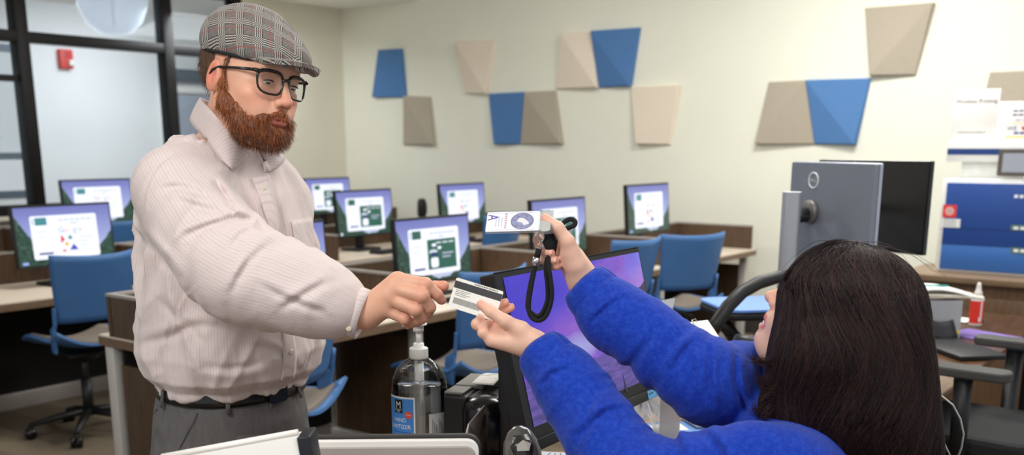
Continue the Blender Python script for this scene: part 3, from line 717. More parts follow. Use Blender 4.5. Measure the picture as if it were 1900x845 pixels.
# ------------------------------------------------------------------ purple desktop monitor
def frame_of(tl, tr, bl):
    xa = (tr - tl).normalized(); za = (tl - bl); za = (za - xa*za.dot(xa)).normalized(); ya = za.cross(xa)
    return xa, ya, za
TL, TR_, BL = P(916, 508, 1.88), P(1185, 459, 2.38), P(971, 850, 1.81)
xa, ya, za = frame_of(TL, TR_, BL)
DW = (TR_ - TL).length; DH = abs((TL - BL).dot(za))
cen = TL + xa*DW/2 - za*DH/2
root = Vector((cen.x, cen.y, CZ)) + Vector((ya.x, ya.y, 0))*0.09
t = thing('desktop_monitor', 'large black desktop monitor showing a purple sea and sky, in front of the woman', 'monitor', root)
MM = Matrix.Identity(4)
for i in range(3): MM[i][0], MM[i][1], MM[i][2] = xa[i], ya[i], za[i]
MM.translation = cen - root
def purple():
    m, nt, b = new_mat('seascape_wallpaper'); x = NX(nt)
    co = x.coords('Object'); o = x.xyz(co); X, Z = o[0], o[2]
    mp = x.coords('Object', scale=(3.5, 1, 7), rot=(0, 0.35, 0)); cl = x.noise(mp, 1.6, 5, 0.55)
    sky = x.ramp(x.m('ADD', x.m('MULTIPLY', X, 1.5), x.m('ADD', 0.30, x.m('MULTIPLY', x.m('SUBTRACT', cl, 0.5), 1.1))), [(0.0, srgb(62, 44, 196)), (0.32, srgb(84, 62, 200)), (0.5, srgb(132, 84, 196)), (0.68, srgb(104, 104, 222)), (1.0, srgb(140, 156, 244))])
    pink = x.m('MULTIPLY', x.m('SUBTRACT', 1.0, x.m('ABSOLUTE', x.m('MULTIPLY', x.m('SUBTRACT', Z, x.m('ADD', 0.045, x.m('MULTIPLY', X, 0.2))), 16), ), clamp=True), cl, clamp=True)
    sky = x.mix(pink, sky, srgb(176, 104, 196))
    dx = x.m('MULTIPLY', x.m('ADD', X, 0.055), 9); dz = x.m('MULTIPLY', x.m('ADD', Z, 0.005), 26)
    puff = x.m('SUBTRACT', x.m('ADD', 0.75, x.m('SUBTRACT', cl, 0.5)), x.m('ADD', x.m('MULTIPLY', dx, dx), x.m('MULTIPLY', dz, dz)), clamp=True)
    sky = x.mix(puff, sky, srgb(176, 176, 226))
    wv = x.noise(x.coords('Object', scale=(7, 1, 46)), 2.2, 4, 0.6)
    sea = x.ramp(wv, [(0.25, srgb(58, 46, 118)), (0.5, srgb(92, 72, 160)), (0.75, srgb(128, 100, 196))])
    dark = x.m('MULTIPLY', x.m('ADD', x.m('MULTIPLY', Z, -4.2), -0.12), 1.0, clamp=True)
    sea = x.mix(x.m('MULTIPLY', dark, 0.75), sea, srgb(40, 36, 80))
    hor = x.m('ADD', -0.052, x.m('MULTIPLY', x.m('SUBTRACT', x.noise(x.coords('Object', scale=(20, 1, 1)), 2, 4), 0.5), 0.03))
    c = x.mix(x.m('LESS_THAN', Z, -0.055), sky, sea)
    hill = x.m('MULTIPLY', x.m('LESS_THAN', Z, x.m('ADD', hor, 0.012)), x.m('GREATER_THAN', Z, -0.055))
    c = x.mix(x.m('MULTIPLY', hill, 0.8), c, srgb(86, 66, 142))
    b.inputs['Base Color'].default_value = (0.008, 0.008, 0.01, 1); b.inputs['Roughness'].default_value = 0.28
    nt.links.new(c, b.inputs['Emission Color']); b.inputs['Emission Strength'].default_value = 0.84
    return m
bm = BM(); prism(bm, rrect(DW, DH, 0.004, 3), 0.035, T(0, 0.035, 0) @ RX(90), bev=0.002)
box(bm, (0, 0.05, 0), (0.3, 0.04, 0.2), bev=0.015)
hs = obj('housing', bm, m_blk, t); hs.matrix_local = MM
bm = BM(); box(bm, (0, -0.003, -DH/2 + 0.012), (DW, 0.008, 0.022), bev=0.001); obj('lower_bezel', bm, m_blk, hs)
bm = BM(); box(bm, (0, 0.0, DH/2 + 0.0006), (DW, 0.003, 0.0016)); obj('top_edge', bm, m_blk, hs)
sx0, sx1, sz0, sz1 = -DW/2 + 0.026, DW/2 - 0.008, -DH/2 + 0.046, DH/2 - 0.011
bm = BM(); Q = T(0, -0.001, 0) @ RX(90)
rect(bm, sx0, sz0, sx1, sz1, 0, 0, Q)
rg = random.Random(5)
# building on the right, stepped, with window rows
bx0 = sx1 - 0.125
pts = [(bx0, -0.03), (sx1, -0.06), (sx1, 0.095), (sx1 - 0.02, 0.085), (sx1 - 0.055, 0.078), (sx1 - 0.06, 0.06), (sx1 - 0.09, 0.05), (sx1 - 0.092, 0.03), (bx0, 0.018)]
poly(bm, [(a, c_, 0.0003) for a, c_ in pts], 1, Q)
for r in range(7):
    for c_ in range(9):
        xx = sx1 - 0.108 + c_*0.012; zz = -0.035 + r*0.016
        if zz < 0.012 + (c_ - 1)*0.008: rect(bm, xx, zz, xx + 0.006, zz + 0.008, 0.0005, 2 if (r + c_) % 3 else 4, Q)
for k in range(22):       # birds
    xx, zz = rg.uniform(-0.05, sx1 - 0.02), rg.uniform(0.03, sz1 - 0.01)
    if k < 14: xx, zz = rg.uniform(0.14, sx1 - 0.01), rg.uniform(0.09, sz1 - 0.008)
    s = rg.uniform(0.003, 0.006)
    poly(bm, [(xx, zz, 0.0004), (xx + s, zz + s*0.8, 0.0004), (xx + s*0.3, zz + s*0.1, 0.0004)], 3, Q); poly(bm, [(xx, zz, 0.0004), (xx - s*0.2, zz + s*1.1, 0.0004), (xx - s*0.1, zz + s*0.1, 0.0004)], 3, Q)
for k in range(16):       # small boats and ripples of dark
    xx, zz = rg.uniform(sx0 + 0.03, sx1 - 0.1), rg.uniform(sz0 + 0.06, -0.065); rect(bm, xx, zz, xx + rg.uniform(0.003, 0.008), zz + 0.0014, 0.0004, 3, Q)
poly(bm, [(sx0 + 0.035, sz0 + 0.075, 0.0005), (sx0 + 0.062, sz0 + 0.078, 0.0005), (sx0 + 0.058, sz0 + 0.112, 0.0005), (sx0 + 0.04, sz0 + 0.106, 0.0005)], 3, Q)
rect(bm, sx0 + 0.038, sz0 + 0.06, sx0 + 0.04, sz0 + 0.115, 0.0006, 3, Q)
poly(bm, [(0.1, -0.13, 0.0005), (0.112, -0.14, 0.0005), (0.105, -0.09, 0.0005)], 3, Q)
obj('screen', bm, [purple(), screen_mat('town_dark', (70, 46, 92), 0.6), screen_mat('town_window', (112, 78, 128), 0.6), screen_mat('bird_dark', (34, 26, 62), 0.5), screen_mat('town_lit', (150, 104, 140), 0.6)], hs)
bm = BM(); Q2 = T(DW/2 - 0.072, -0.0076, -DH/2 + 0.012) @ RX(90); rect(bm, -0.038, -0.0095, 0.038, 0.0095, 0, 0, Q2)
for k, (a, c_, y_) in enumerate(((-0.033, -0.012, 0.002), (-0.006, 0.03, 0.004), (0.004, 0.03, -0.004))):
    tube(bm, [Q2 @ Vector((a + (c_ - a)*i/10, y_ + (0.0018 if i % 2 else -0.0018), 0.0003)) for i in range(11)], 0.0005, 4, 1)
obj('name_sticker', bm, [mat('sticker_blue', (104, 180, 232), 0.6, noise=0), m_ink], hs)
bm = BM(); yl = Vector((ya.x, ya.y, 0)).normalized(); ang = math.atan2(xa.y, xa.x)
R4 = Matrix.Rotation(ang, 4, 'Z')
box(bm, (-.15, 0.01, 0.17), (0.06, 0.04, 0.33), R4, bev=0.006); obj('stand', bm, m_blk, t)
bm = BM(); prism(bm, rrect(0.2, 0.18, 0.02), 0.014, R4 @ T(-.15, 0.02, 0.0005), bev=0.003); obj('stand_base', bm, m_blk, t)

# ------------------------------------------------------------------ silver-backed screen at the front edge
a, c = L(560, 818, 1.58), L(889, 818, 1.62)
w_ = c[0] - a[0] + 0.12; zt = a[2]
t = fthing('point_of_sale_screen', 'silver-backed counter screen with a white rim, back to the viewer, in front of the bottle', 'screen', c[0] - w_/2, 1.60, CZ, 2)
hh = 0.21
bm = BM(); prism(bm, rrect(w_, hh, 0.02, 6), 0.012, T(0, 0.002, zt - CZ - hh/2 - 0.004) @ RX(90), bev=0.002); rim = obj('back_rim', bm, mat('rim_white', (236, 232, 226), 0.4, noise=0.01), t)
bm = BM(); prism(bm, rrect(w_ - 0.012, hh - 0.016, 0.016, 6), 0.006, T(0, -0.008, zt - CZ - hh/2 - 0.006) @ RX(90), bev=0.002); obj('back_panel', bm, mat('silver_grey_panel', (176, 168, 162), 0.4, 0.2, noise=0.02), t)
bm = BM(); prism(bm, rrect(w_ + 0.006, hh + 0.006, 0.022, 6), 0.012, T(0, 0.016, zt - CZ - hh/2 - 0.002) @ RX(90), bev=0.002); obj('front_bezel', bm, mat('bezel_charcoal', (52, 50, 48), 0.4, noise=0.02), t)
bm = BM(); box(bm, (0, 0.03, (zt - CZ - hh)/2 + 0.03), (0.08, 0.02, zt - CZ - hh + 0.06), bev=0.004); box(bm, (0, 0.02, 0.006), (0.18, 0.14, 0.012), bev=0.004); obj('stand', bm, mat('stand_silver', (180, 178, 174), 0.4, 0.5), t)

# ------------------------------------------------------------------ white binder leaning at the lower left
a, c = L(300, 850, 1.46), L(553, 804, 1.46)
ln = math.hypot(c[0] - a[0], c[2] - a[2]); roll = math.degrees(math.atan2(c[2] - a[2], c[0] - a[0]))
t = fthing('ring_binder', 'white ring binder with a black spine standing tilted before the man\'s trousers', 'binder', (a[0] + c[0])/2, 1.46, CZ)
M0 = T((c[0] - a[0])/2, 0, c[2] - CZ) @ RY(-roll)
bm = BM(); box(bm, (-ln/2, 0.0, -0.115), (ln, 0.004, 0.23), M0 @ RX(-7), bev=0.001); cv = obj('front_cover', bm, m_paper, t)
bm = BM(); tube(bm, [(-ln, 0.002, 0), (0.0, 0.002, 0)], 0.0055, 12, M=M0); obj('rolled_edge', bm, mat('edge_white', (246, 240, 232), 0.5, noise=0.01), cv)
bm = BM(); box(bm, (-ln/2, 0.045, -0.12), (ln, 0.004, 0.22), M0, bev=0.001); obj('rear_cover', bm, m_paper, t)
bm = BM(); box(bm, (0.008, 0.02, -0.125), (0.02, 0.056, 0.24), M0 @ RY(4), bev=0.003); obj('spine', bm, mat('spine_navy_black', (26, 28, 36), 0.5), t)
bm = BM(); box(bm, (-ln/2, 0.022, -0.125), (ln - 0.02, 0.03, 0.2), M0); obj('page_block', bm, m_paper, t)
bm = BM(); box(bm, (0, 0.02, 0.02), (0.2, 0.1, 0.04)); box(bm, (0.05, 0.04, 0.06), (0.1, 0.02, 0.12)); obj('stand', bm, m_blk, t)

# ------------------------------------------------------------------ receipt printer
q = L(893, 760, 2.05)
t = fthing('receipt_printer', 'black receipt printer with white paper on its grey lid, beside the purple monitor', 'printer', q[0] - 0.004, 2.13, CZ, -18)
pz = 0.205
bm = BM(); prism(bm, [(-0.056, 0.1), (-0.056, -0.08), (0.0, -0.085), (0.0, 0.1)], pz, T(0, 0, 0), bev=0.006); box(bm, (0.035, 0.01, pz/2), (0.075, 0.18, pz), bev=0.008); obj('printer_body', bm, m_blk, t)
bm = BM(); box(bm, (-0.022, 0.045, pz + 0.004), (0.064, 0.1, 0.008), RX(2), bev=0.002); box(bm, (-0.034, -0.045, pz + 0.003), (0.042, 0.06, 0.006), bev=0.002); box(bm, (0.045, 0.06, pz + 0.003), (0.05, 0.08, 0.006), bev=0.002); obj('printer_lid', bm, mat('lid_grey', (134, 132, 126), 0.45, noise=0.03), t)
bm = BM(); lathe(bm, [(0, 0.0), (0.052, 0), (0.052, pz - 0.03), (0.047, pz - 0.012), (0.03, pz - 0.001), (0, pz + 0.003)], 36, T(0.036, -0.062, 0)); obj('paper_cover', bm, m_blk2, t)
bm = BM(); sheet(bm, lambda s, v: (-0.01 + 0.05*s, -0.03 + 0.13*v, pz + 0.016 + 0.012*math.sin(v*2.6) - 0.012*v), 4, 10, 0.0006)
for k in range(4): box(bm, (0.012 + 0.012*(k % 2), 0.0 + k*0.02, pz + 0.0295 - 0.002*k), (0.02, 0.002, 0.0004), mi=1)
obj('receipt_paper', bm, [m_paper, m_inkg], t)
# small metal plate standing beside the printer
pl = [L(*p_) for p_ in ((897, 753, 1.95), (868, 787, 1.87), (860, 820, 1.85))]
t = fthing('plate_holder', 'thin upright metal plate with a slanted top, standing in front of the receipt printer', 'plate', pl[1][0] + 0.01, 1.88, CZ)
o0 = Vector((pl[1][0] + 0.01, 1.88, CZ)); 
bm = BM(); l = [Vector(p_) - o0 for p_ in pl]
outl = [l[0], l[1], l[2], Vector((l[2].x - 0.006, l[2].y, 0.0)), Vector((l[0].x - 0.006, l[0].y, 0.0)), Vector((l[0].x - 0.012, l[0].y, l[0].z - 0.07))]
nrm = Vector((0.003, -0.001, 0))
f0 = [bm.verts.new(v) for v in outl]; f1 = [bm.verts.new(v + nrm) for v in outl]
bm.faces.new(f0[::-1]); bm.faces.new(f1)
for i in range(6): bm.faces.new((f0[i], f0[(i+1) % 6], f1[(i+1) % 6], f1[i]))
bmesh.ops.recalc_face_normals(bm, faces=bm.faces)
obj('metal_plate', bm, mat('plate_grey', (128, 124, 122), 0.25, 0.6, noise=0.02), t)
bm = BM(); box(bm, (-0.0, 0, 0.005), (0.06, 0.1, 0.01), bev=0.002); obj('plate_foot', bm, m_blk, t)
# cream box peeking out between bottle and printer
q = L(833, 800, 2.3)
t = fthing('card_box', 'small cream card standing between the sanitizer bottle and the receipt printer', 'card box', q[0], 2.3, CZ)
bm = BM(); box(bm, (0, 0, (q[2] - CZ + 0.015)/2), (0.03, 0.012, q[2] - CZ + 0.015), bev=0.001); obj('card_sleeve', bm, mat('cream_card', (232, 218, 184), 0.7), t)
bm = BM(); box(bm, (0, 0, 0.01), (0.05, 0.04, 0.02), bev=0.002); obj('card_base', bm, m_blk, t)

# ------------------------------------------------------------------ barcode scanner on a stand
q = L(969, 845, 1.70)
t = fthing('barcode_scanner', 'grey domed barcode scanner on a stand at the bottom edge, beside the purple monitor', 'scanner', q[0], 1.70, CZ, 8)
hz = q[2] - CZ
m_smoke = mat('smoked_plastic', (96, 92, 88), 0.18, noise=0.02, coat=0.6)
bm = BM(); lathe(bm, [(0, -0.055), (0.022, -0.05), (0.033, -0.03), (0.0345, 0.0), (0.030, 0.025), (0.020, 0.043), (0.009, 0.051), (0, 0.053)], 36, T(0, 0, hz) @ RX(-14) @ RY(-6) @ Matrix.Diagonal((1.0, 0.8, 1, 1))); hd = obj('scanner_head', bm, m_smoke, t)
bm = BM(); lathe(bm, [(0.024, -0.03), (0.027, -0.028), (0.0255, 0.02), (0.017, 0.038), (0.0165, 0.036), (0.024, 0.018)], 36, T(0, -0.006, hz) @ RX(-14) @ RY(-6) @ Matrix.Diagonal((1.0, 0.9, 1, 1))); obj('hood_ring', bm, mat('hood_dark', (48, 46, 44), 0.25, noise=0), hd)
MQ = T(0.008, -0.031, hz - 0.008) @ RX(78) @ RZ(8)
bm = BM(); box(bm, (0, 0, 0), (0.036, 0.013, 0.008), MQ, bev=0.002); text(bm, 'symbol', 0.0115, MQ @ T(0, 0, 0.0043), 1); obj('name_plate', bm, [m_blk2, mat('letter_white', (235, 235, 232), 0.5, noise=0)], hd)
bm = BM(); poly(bm, [(-0.013, -0.0275, hz + 0.016), (0.008, -0.0275, hz + 0.016), (0.012, -0.022, hz + 0.028), (-0.002, -0.021, hz + 0.034), (-0.013, -0.023, hz + 0.026)]); obj('scan_window', bm, mat('scan_glass', (196, 190, 180), 0.1, noise=0.05, nscale=60), hd)
bm = BM(); tube(bm, [(0, 0.0, 0.01), (0, 0.02, hz*0.5), (0, 0.0, hz - 0.03)], [0.02, 0.014, 0.018], 16); obj('grip', bm, mat('grip_grey', (150, 148, 144), 0.4), t)
bm = BM(); cyl(bm, (0, 0, 0), 0.055, 0.016, n=36, bev=0.004); obj('scanner_base', bm, m_blk, t)

# ------------------------------------------------------------------ papers and clear holder beyond the monitor
def slab(px_pts, th, m, root, name, parent, extra=None):
    v = [Vector(L(*p_)) for p_ in px_pts]; n_ = (v[1] - v[0]).cross(v[2] - v[0]).normalized()
    bm = BM(); Mi = root
    a = [bm.verts.new(Mi @ p_) for p_ in v]; b_ = [bm.verts.new(Mi @ (p_ + n_*th)) for p_ in v]; k = len(v)
    bm.faces.new(a); bm.faces.new(b_[::-1])
    for i in range(k): bm.faces.new((a[i], b_[i], b_[(i+1) % k], a[(i+1) % k]))
    bmesh.ops.recalc_face_normals(bm, faces=bm.faces)
    if extra: extra(bm, v, n_)
    return obj(name, bm, m, parent)
u0, d0 = 0.36, 2.36
t = fthing('document_stand', 'slanted stack of white papers with a metal paper clip, above the woman\'s far sleeve', 'papers', u0, d0, CZ)
inv = T(-u0, -d0, -CZ)
def lines(bm, v, n_):
    o_ = v[0]; ex = (v[1] - v[0]); ey = (v[3] - v[0])
    for r in range(7):
        s0, s1 = 0.42, 0.86 - 0.12*(r % 3)
        p4 = [o_ + ex*s + ey*t_ - n_*0.0008 for s, t_ in ((s0, .42 + r*.08), (s1, .42 + r*.08), (s1, .435 + r*.08), (s0, .435 + r*.08))]
        f = bm.faces.new([bm.verts.new(inv @ p_) for p_ in p4]); f.material_index = 1
slab([(1236, 604, 2.42), (1313, 594, 2.46), (1354, 655, 2.28), (1262, 664, 2.24)], 0.012, [m_paper, mat('ink_green', (150, 178, 150), 0.7, noise=0)], inv, 'paper_stack', t, lines)
pc = [Vector(L(*p_)) - Vector((u0, d0, CZ)) for p_ in ((1288, 603, 2.42), (1283, 596, 2.44), (1290, 593, 2.45), (1296, 609, 2.40), (1291, 612, 2.39), (1285, 600, 2.43))]
bm = BM(); tube(bm, [p_ + Vector((0, -0.003, 0.002)) for p_ in pc], 0.0009, 6); obj('paper_clip', bm, m_steel, t)
bm = BM(); box(bm, (0.03, 0.05, 0.15), (0.05, 0.004, 0.3)); box(bm, (0.03, 0.03, 0.004), (0.1, 0.06, 0.008), bev=0.002); obj('stand', bm, mat('acrylic', (196, 198, 204), 0.15, noise=0.02, alpha=0.75), t)
t = fthing('acrylic_holder', 'clear acrylic leaflet holder standing right of the purple monitor', 'leaflet holder', 0.345, 2.74, CZ)
inv = T(-.345, -2.74, -CZ)
slab([(1200, 563, 2.74), (1253, 553, 2.78), (1238, 618, 2.72), (1200, 640, 2.70)], 0.003, mat('acrylic', (196, 198, 204), 0.15, noise=0.02, alpha=0.75), inv, 'holder_face', t)
bm = BM(); tube(bm, [Vector(L(1222, 592, 2.73)) - Vector((.345, 2.74, CZ)), Vector(L(1226, 584, 2.72)) - Vector((.345, 2.74, CZ))], 0.006, 10); obj('holder_knob', bm, m_paper, t)
bm = BM(); box(bm, (0.02, 0.03, 0.11), (0.05, 0.004, 0.22)); box(bm, (0.01, 0.0, 0.004), (0.1, 0.08, 0.008)); obj('holder_foot', bm, mat('acrylic_edge', (200, 204, 210), 0.15, noise=0.02, alpha=0.75), t)
# crumpled plastic bag
q = PZ(1188, 800, CZ)
t = thing('plastic_bag', 'crumpled clear plastic bag lying on the counter below the purple monitor', 'plastic bag', q)
def bag(s, v):
    th = s*2*math.pi; ph = v*math.pi*0.5
    r = 0.075*(1 + 0.22*math.sin(5*th + 3*v) + 0.12*math.sin(11*th + 9*v))
    return (r*math.cos(th)*math.cos(ph)*1.1, r*math.sin(th)*math.cos(ph), 0.004 + 0.085*math.sin(ph)*(1 + 0.3*math.sin(7*th)))
m_bag, nt, b = new_mat('bag_film'); tr = nt.nodes.new('ShaderNodeBsdfTransparent'); df = nt.nodes.new('ShaderNodeBsdfPrincipled'); df.inputs['Base Color'].default_value = (.8, .82, .86, 1); df.inputs['Roughness'].default_value = .15
ms = nt.nodes.new('ShaderNodeMixShader'); lw = nt.nodes.new('ShaderNodeLayerWeight'); lw.inputs[0].default_value = 0.5; nt.links.new(lw.outputs['Facing'], ms.inputs[0]); nt.links.new(tr.outputs[0], ms.inputs[1]); nt.links.new(df.outputs[0], ms.inputs[2]); nt.links.new(ms.outputs[0], nt.nodes['Material Output'].inputs[0])
bm = BM(); sheet(bm, bag, 60, 18, 0.0008); obj('bag_film', bm, m_bag, t)
bm = BM(); sheet(bm, lambda s, v: (0.02 + 0.05*s, -0.03 + 0.06*v, 0.03 + 0.02*math.sin(5*s + 4*v)), 8, 8, 0.0006); obj('bag_insert', bm, m_paper, t)
q = PZ(1268, 792, CZ)
tag(t := thing('leaflet', 'blue leaflet lying on the counter under the plastic bag', 'leaflet', PZ(1262, 800, CZ), YD + 12), 'blue leaflet lying on the counter between the woman\'s sleeves', 'leaflet')
bm = BM(); box(bm, (0, 0, 0.002), (0.2, 0.15, 0.003)); obj('leaflet_sheet', bm, mat('leaflet_blue', (120, 166, 232), 0.5, noise=0.02), t)
bm = BM(); box(bm, (-0.03, 0.02, 0.0041), (0.1, 0.06, 0.0008)); obj('leaflet_panel', bm, m_paper, t)
t = thing('card_reader', 'small pale grey card reader with a lead, lying on the counter between the woman\'s sleeves', 'card reader', q + Vector((0.02, 0.05, 0.004)), YD + 15)
bm = BM(); box(bm, (0, 0, 0.012), (0.07, 0.12, 0.022), bev=0.005); obj('reader_body', bm, mat('reader_grey', (206, 202, 196), 0.45), t)
bm = BM(); tube(bm, [(0.03, -0.06, 0.01), (0.045, -0.085, 0.006), (0.075, -0.08, 0.006), (0.085, -0.05, 0.006), (0.08, 0.02, 0.006)], 0.003, 8); obj('reader_lead', bm, mat('lead_grey', (190, 188, 184), 0.5), t)
t = thing('patterned_sheet', 'white sheet with black line drawings at the bottom edge, under the purple monitor', 'sheet of paper', W(0.085, 2.22, CZ), YD - 12)
bm = BM(); box(bm, (0, 0, 0.001), (0.24, 0.2, 0.001))
for k in range(9): box(bm, (-0.1 + 0.025*k, 0.0, 0.0018), (0.002, 0.18, 0.0004), RZ(8*((k % 3) - 1)), mi=1)
disc(bm, 0.06, -0.03, 0.03, 0.0019, 2); disc(bm, -0.05, 0.04, 0.025, 0.0019, 2)
obj('sheet_print', bm, [mat('sheet_pale_blue', (222, 230, 242), 0.6, noise=0), m_ink, mat('sheet_blue', (150, 176, 226), 0.6, noise=0)], t)

# ------------------------------------------------------------------ right-hand desk and what stands on it
m_glosswood = wood_mat('glossy_walnut', (92, 66, 48), (126, 94, 70), (10, 1.5, 10), 0.12)
t = thing('office_desk', 'glossy brown office desk behind the woman, at the right', 'desk', (-1.11, 4.0, 0))
bm = BM(); box(bm, (0, 0.05, 0.725), (0.62, 2.5, 0.03), bev=0.003); obj('worktop', bm, m_glosswood, t)
for x_, y_ in ((-.27, -1.12), (.27, -1.12), (-.27, 1.22), (.27, 1.22)):
    bm = BM(); box(bm, (x_, y_, 0.355), (0.05, 0.05, 0.71), bev=0.004); obj('leg', bm, m_blk, t)
bm = BM(); box(bm, (-.29, 0.05, 0.42), (0.02, 2.2, 0.5)); obj('modesty_panel', bm, m_dark, t)
DZ = 0.741
def stand_thing(px, py): return PZ(px, py, DZ)
# twin monitor arm
def placed_screen(name, label, tl, tr, H, cat='monitor'):
    A, B = P(*tl), P(*tr); B.z = A.z
    xa = (B - A).normalized(); w = (B - A).length
    zc = Vector((0, 0, 1)); ya = zc.cross(xa)
    c = (A + B)/2 - zc*H/2
    t = thing(name, label, cat, (c.x, c.y, c.z - H/2)); t.rotation_euler = (0, 0, math.atan2(xa.y, xa.x))
    return t, w
t, w = placed_screen('silver_monitor', 'silver-backed monitor with a round ring emblem, back to the viewer, above the woman\'s head', (1478, 300, 3.72), (1633, 313, 3.3), 0.40)
H = 0.40
m_slv = mat('monitor_back_slate', (134, 140, 152), 0.42, 0.25, noise=0.02)
bm = BM(); prism(bm, rrect(w, H, 0.008, 4), 0.02, T(0, 0.0, H/2) @ RX(90), bev=0.003); obj('back_shell', bm, m_slv, t)
bm = BM(); prism(bm, rrect(w + 0.004, H + 0.003, 0.006, 4), 0.012, T(0, 0.012, H/2) @ RX(90), bev=0.002); obj('front_bezel', bm, mat('bezel_silver', (186, 192, 206), 0.3, 0.6), t)
bm = BM(); rect(bm, -w/2 + .006, .012, w/2 - .006, H - .008, -0.0125, 0, T(0, 0, 0) @ RX(90)); obj('screen', bm, m_blk2, t)
MQ = T(-w*0.20, -0.0205, H - 0.062) @ RX(90)
bm = BM(); rg_ = [(0.026*math.cos(k*math.pi/20), 0.026*math.sin(k*math.pi/20), 0.0) for k in range(40)]
tube(bm, [MQ @ Vector(p_) for p_ in rg_], 0.0026, 8, closed=True); text(bm, 'D', 0.016, MQ @ T(-0.0155, 0, 0.001)); text(bm, 'E', 0.016, MQ @ T(-0.005, 0, 0.001) @ RZ(38)); text(bm, 'LL', 0.016, MQ @ T(0.0105, 0, 0.001)); obj('ring_emblem', bm, mat('emblem_white', (236, 238, 240), 0.4, noise=0), t)
mount = T(-w*0.2, -0.02, H - 0.17)
bm = BM(); cyl(bm, (0, 0, 0), 0.042, 0.02, mount @ RX(90), n=28, bev=0.004); obj('mount_plate', bm, mat('mount_grey', (128, 126, 124), 0.4, 0.5), t)
mw = Matrix.LocRotScale(t.location, t.rotation_euler, None)
tip = mw @ Vector((-w*0.2, -0.045, H - 0.17))
tb, wb = placed_screen('black_monitor', 'plain black monitor behind the silver-backed one, screen dark', (1520, 296, 4.15), (1729, 291, 3.72), 0.34)
bm = BM(); prism(bm, rrect(wb, 0.34, 0.004, 3), 0.022, T(0, 0.022, 0.17) @ RX(90), bev=0.002); obj('housing', bm, m_blk2, tb)
bm = BM(); rect(bm, -wb/2 + .006, .012, wb/2 - .006, .334, 0.0006, 0, RX(90)); obj('screen', bm, mat('dark_screen', (40, 38, 36), 0.3, noise=0), tb)
mwb = Matrix.LocRotScale(tb.location, tb.rotation_euler, None); tipb = mwb @ Vector((0, 0.022, 0.17))
ctop = P(1470, 356, 3.50)
t = thing('monitor_arm', 'silver monitor pole with jointed arms, left of the silver-backed monitor', 'monitor arm', (ctop.x, ctop.y, DZ))
hp = ctop.z - DZ
bm = BM(); prism(bm, rrect(0.062, 0.05, 0.018, 6), hp, RZ(YD), bev=0.002); obj('pole', bm, mat('pole_silver', (188, 190, 196), 0.35, 0.6, noise=0.02), t)
bm = BM(); cyl(bm, (0, 0, 0), 0.1, 0.014, n=40, bev=0.003); obj('pole_base', bm, m_blk, t)
for tp in (tip, tipb):
    l0 = Vector((0, 0, tp.z - DZ - 0.02)); l1 = tp - Vector((ctop.x, ctop.y, DZ))
    bm = BM(); tube(bm, [l0, l0.lerp(l1, 0.5) + Vector((0, 0, -0.01)), l1], 0.017, 12); obj('arm', bm, m_blk, t)
# spray bottle
q = stand_thing(1809, 604)
t = thing('glue_bottle', 'white bottle with a red label and a pointed nozzle, standing on the brown desk', 'bottle', q)
s_ = 1.0
bm = BM(); lathe(bm, [(0, 0), (0.026, 0), (0.028, 0.005), (0.028, 0.115), (0.026, 0.13), (0.018, 0.137), (0.0, 0.137)], 32); obj('bottle_body', bm, m_pump, t)
bm = BM(); lathe(bm, [(0.0285, 0.012), (0.0286, 0.014), (0.0286, 0.112), (0.0285, 0.114)], 32); lb = obj('red_label', bm, mat('label_bright_red', (226, 58, 44), 0.4, noise=0), t)
bm = BM(); MQ = RZ(YD + 24); box(bm, (-0.004, -0.0287, 0.066), (0.008, 0.001, 0.09), MQ); box(bm, (-0.011, -0.027, 0.03), (0.007, 0.001, 0.02), MQ); box(bm, (0.012, -0.0263, 0.02), (0.016, 0.001, 0.012), MQ, mi=1)
for k in range(5): box(bm, (0.012, -0.0263, 0.05 + 0.012*k), (0.014, 0.0008, 0.003), MQ, mi=2)
obj('label_print', bm, [m_pump, m_ink, mat('label_deep_red', (186, 40, 34), 0.5, noise=0)], lb)
bm = BM(); lathe(bm, [(0.017, 0.136), (0.017, 0.152), (0.012, 0.156), (0.010, 0.18), (0.006, 0.195), (0, 0.196)], 24); obj('nozzle', bm, mat('nozzle_pale', (222, 216, 208), 0.4), t)
q = stand_thing(1825, 625)
t = thing('purple_folder', 'purple sheet lying on the brown desk in front of the red-labelled bottle', 'folder', q, YD + 30)
bm = BM(); box(bm, (0, 0, 0.002), (0.2, 0.29, 0.004)); obj('folder_cover', bm, mat('folder_purple', (136, 112, 190), 0.6, noise=0.02), t)
bm = BM(); box(bm, (0.0, -0.1, 0.005), (0.16, 0.05, 0.002)); obj('folder_tab', bm, mat('folder_lilac', (152, 130, 204), 0.6), t)
q = stand_thing(1742, 640)
t = thing('desk_tray', 'black desk pad with a raised flap, beside the woman\'s hair', 'desk pad', q, YD + 8)
bm = BM(); box(bm, (0.0, -0.14, 0.01), (0.2, 0.36, 0.018), bev=0.004); obj('pad_base', bm, m_blk, t)
bm = BM(); sheet(bm, lambda s, v: (-0.13 + 0.24*s, 0.045 + 0.05*v, 0.02 + 0.07*v + 0.015*math.sin(6*s)), 10, 4, 0.006); obj('raised_flap', bm, mat('flap_black', (20, 20, 26), 0.6), t)
t = thing('sticky_notes', 'yellow sticky notes lying on the black desk pad', 'sticky notes', stand_thing(1752, 626) + Vector((0, 0, 0.02)), YD + 5)
bm = BM(); box(bm, (0, 0, 0.006), (0.095, 0.07, 0.012)); obj('note_block', bm, mat('note_yellow', (236, 220, 74), 0.7, noise=0.02), t)
bm = BM(); sheet(bm, lambda s, v: (-0.047 + 0.094*s, -0.035 + 0.07*v, 0.0128 + 0.004*v*v), 3, 4, 0.0004); obj('top_note', bm, mat('note_yellow_pale', (244, 232, 110), 0.7), t)
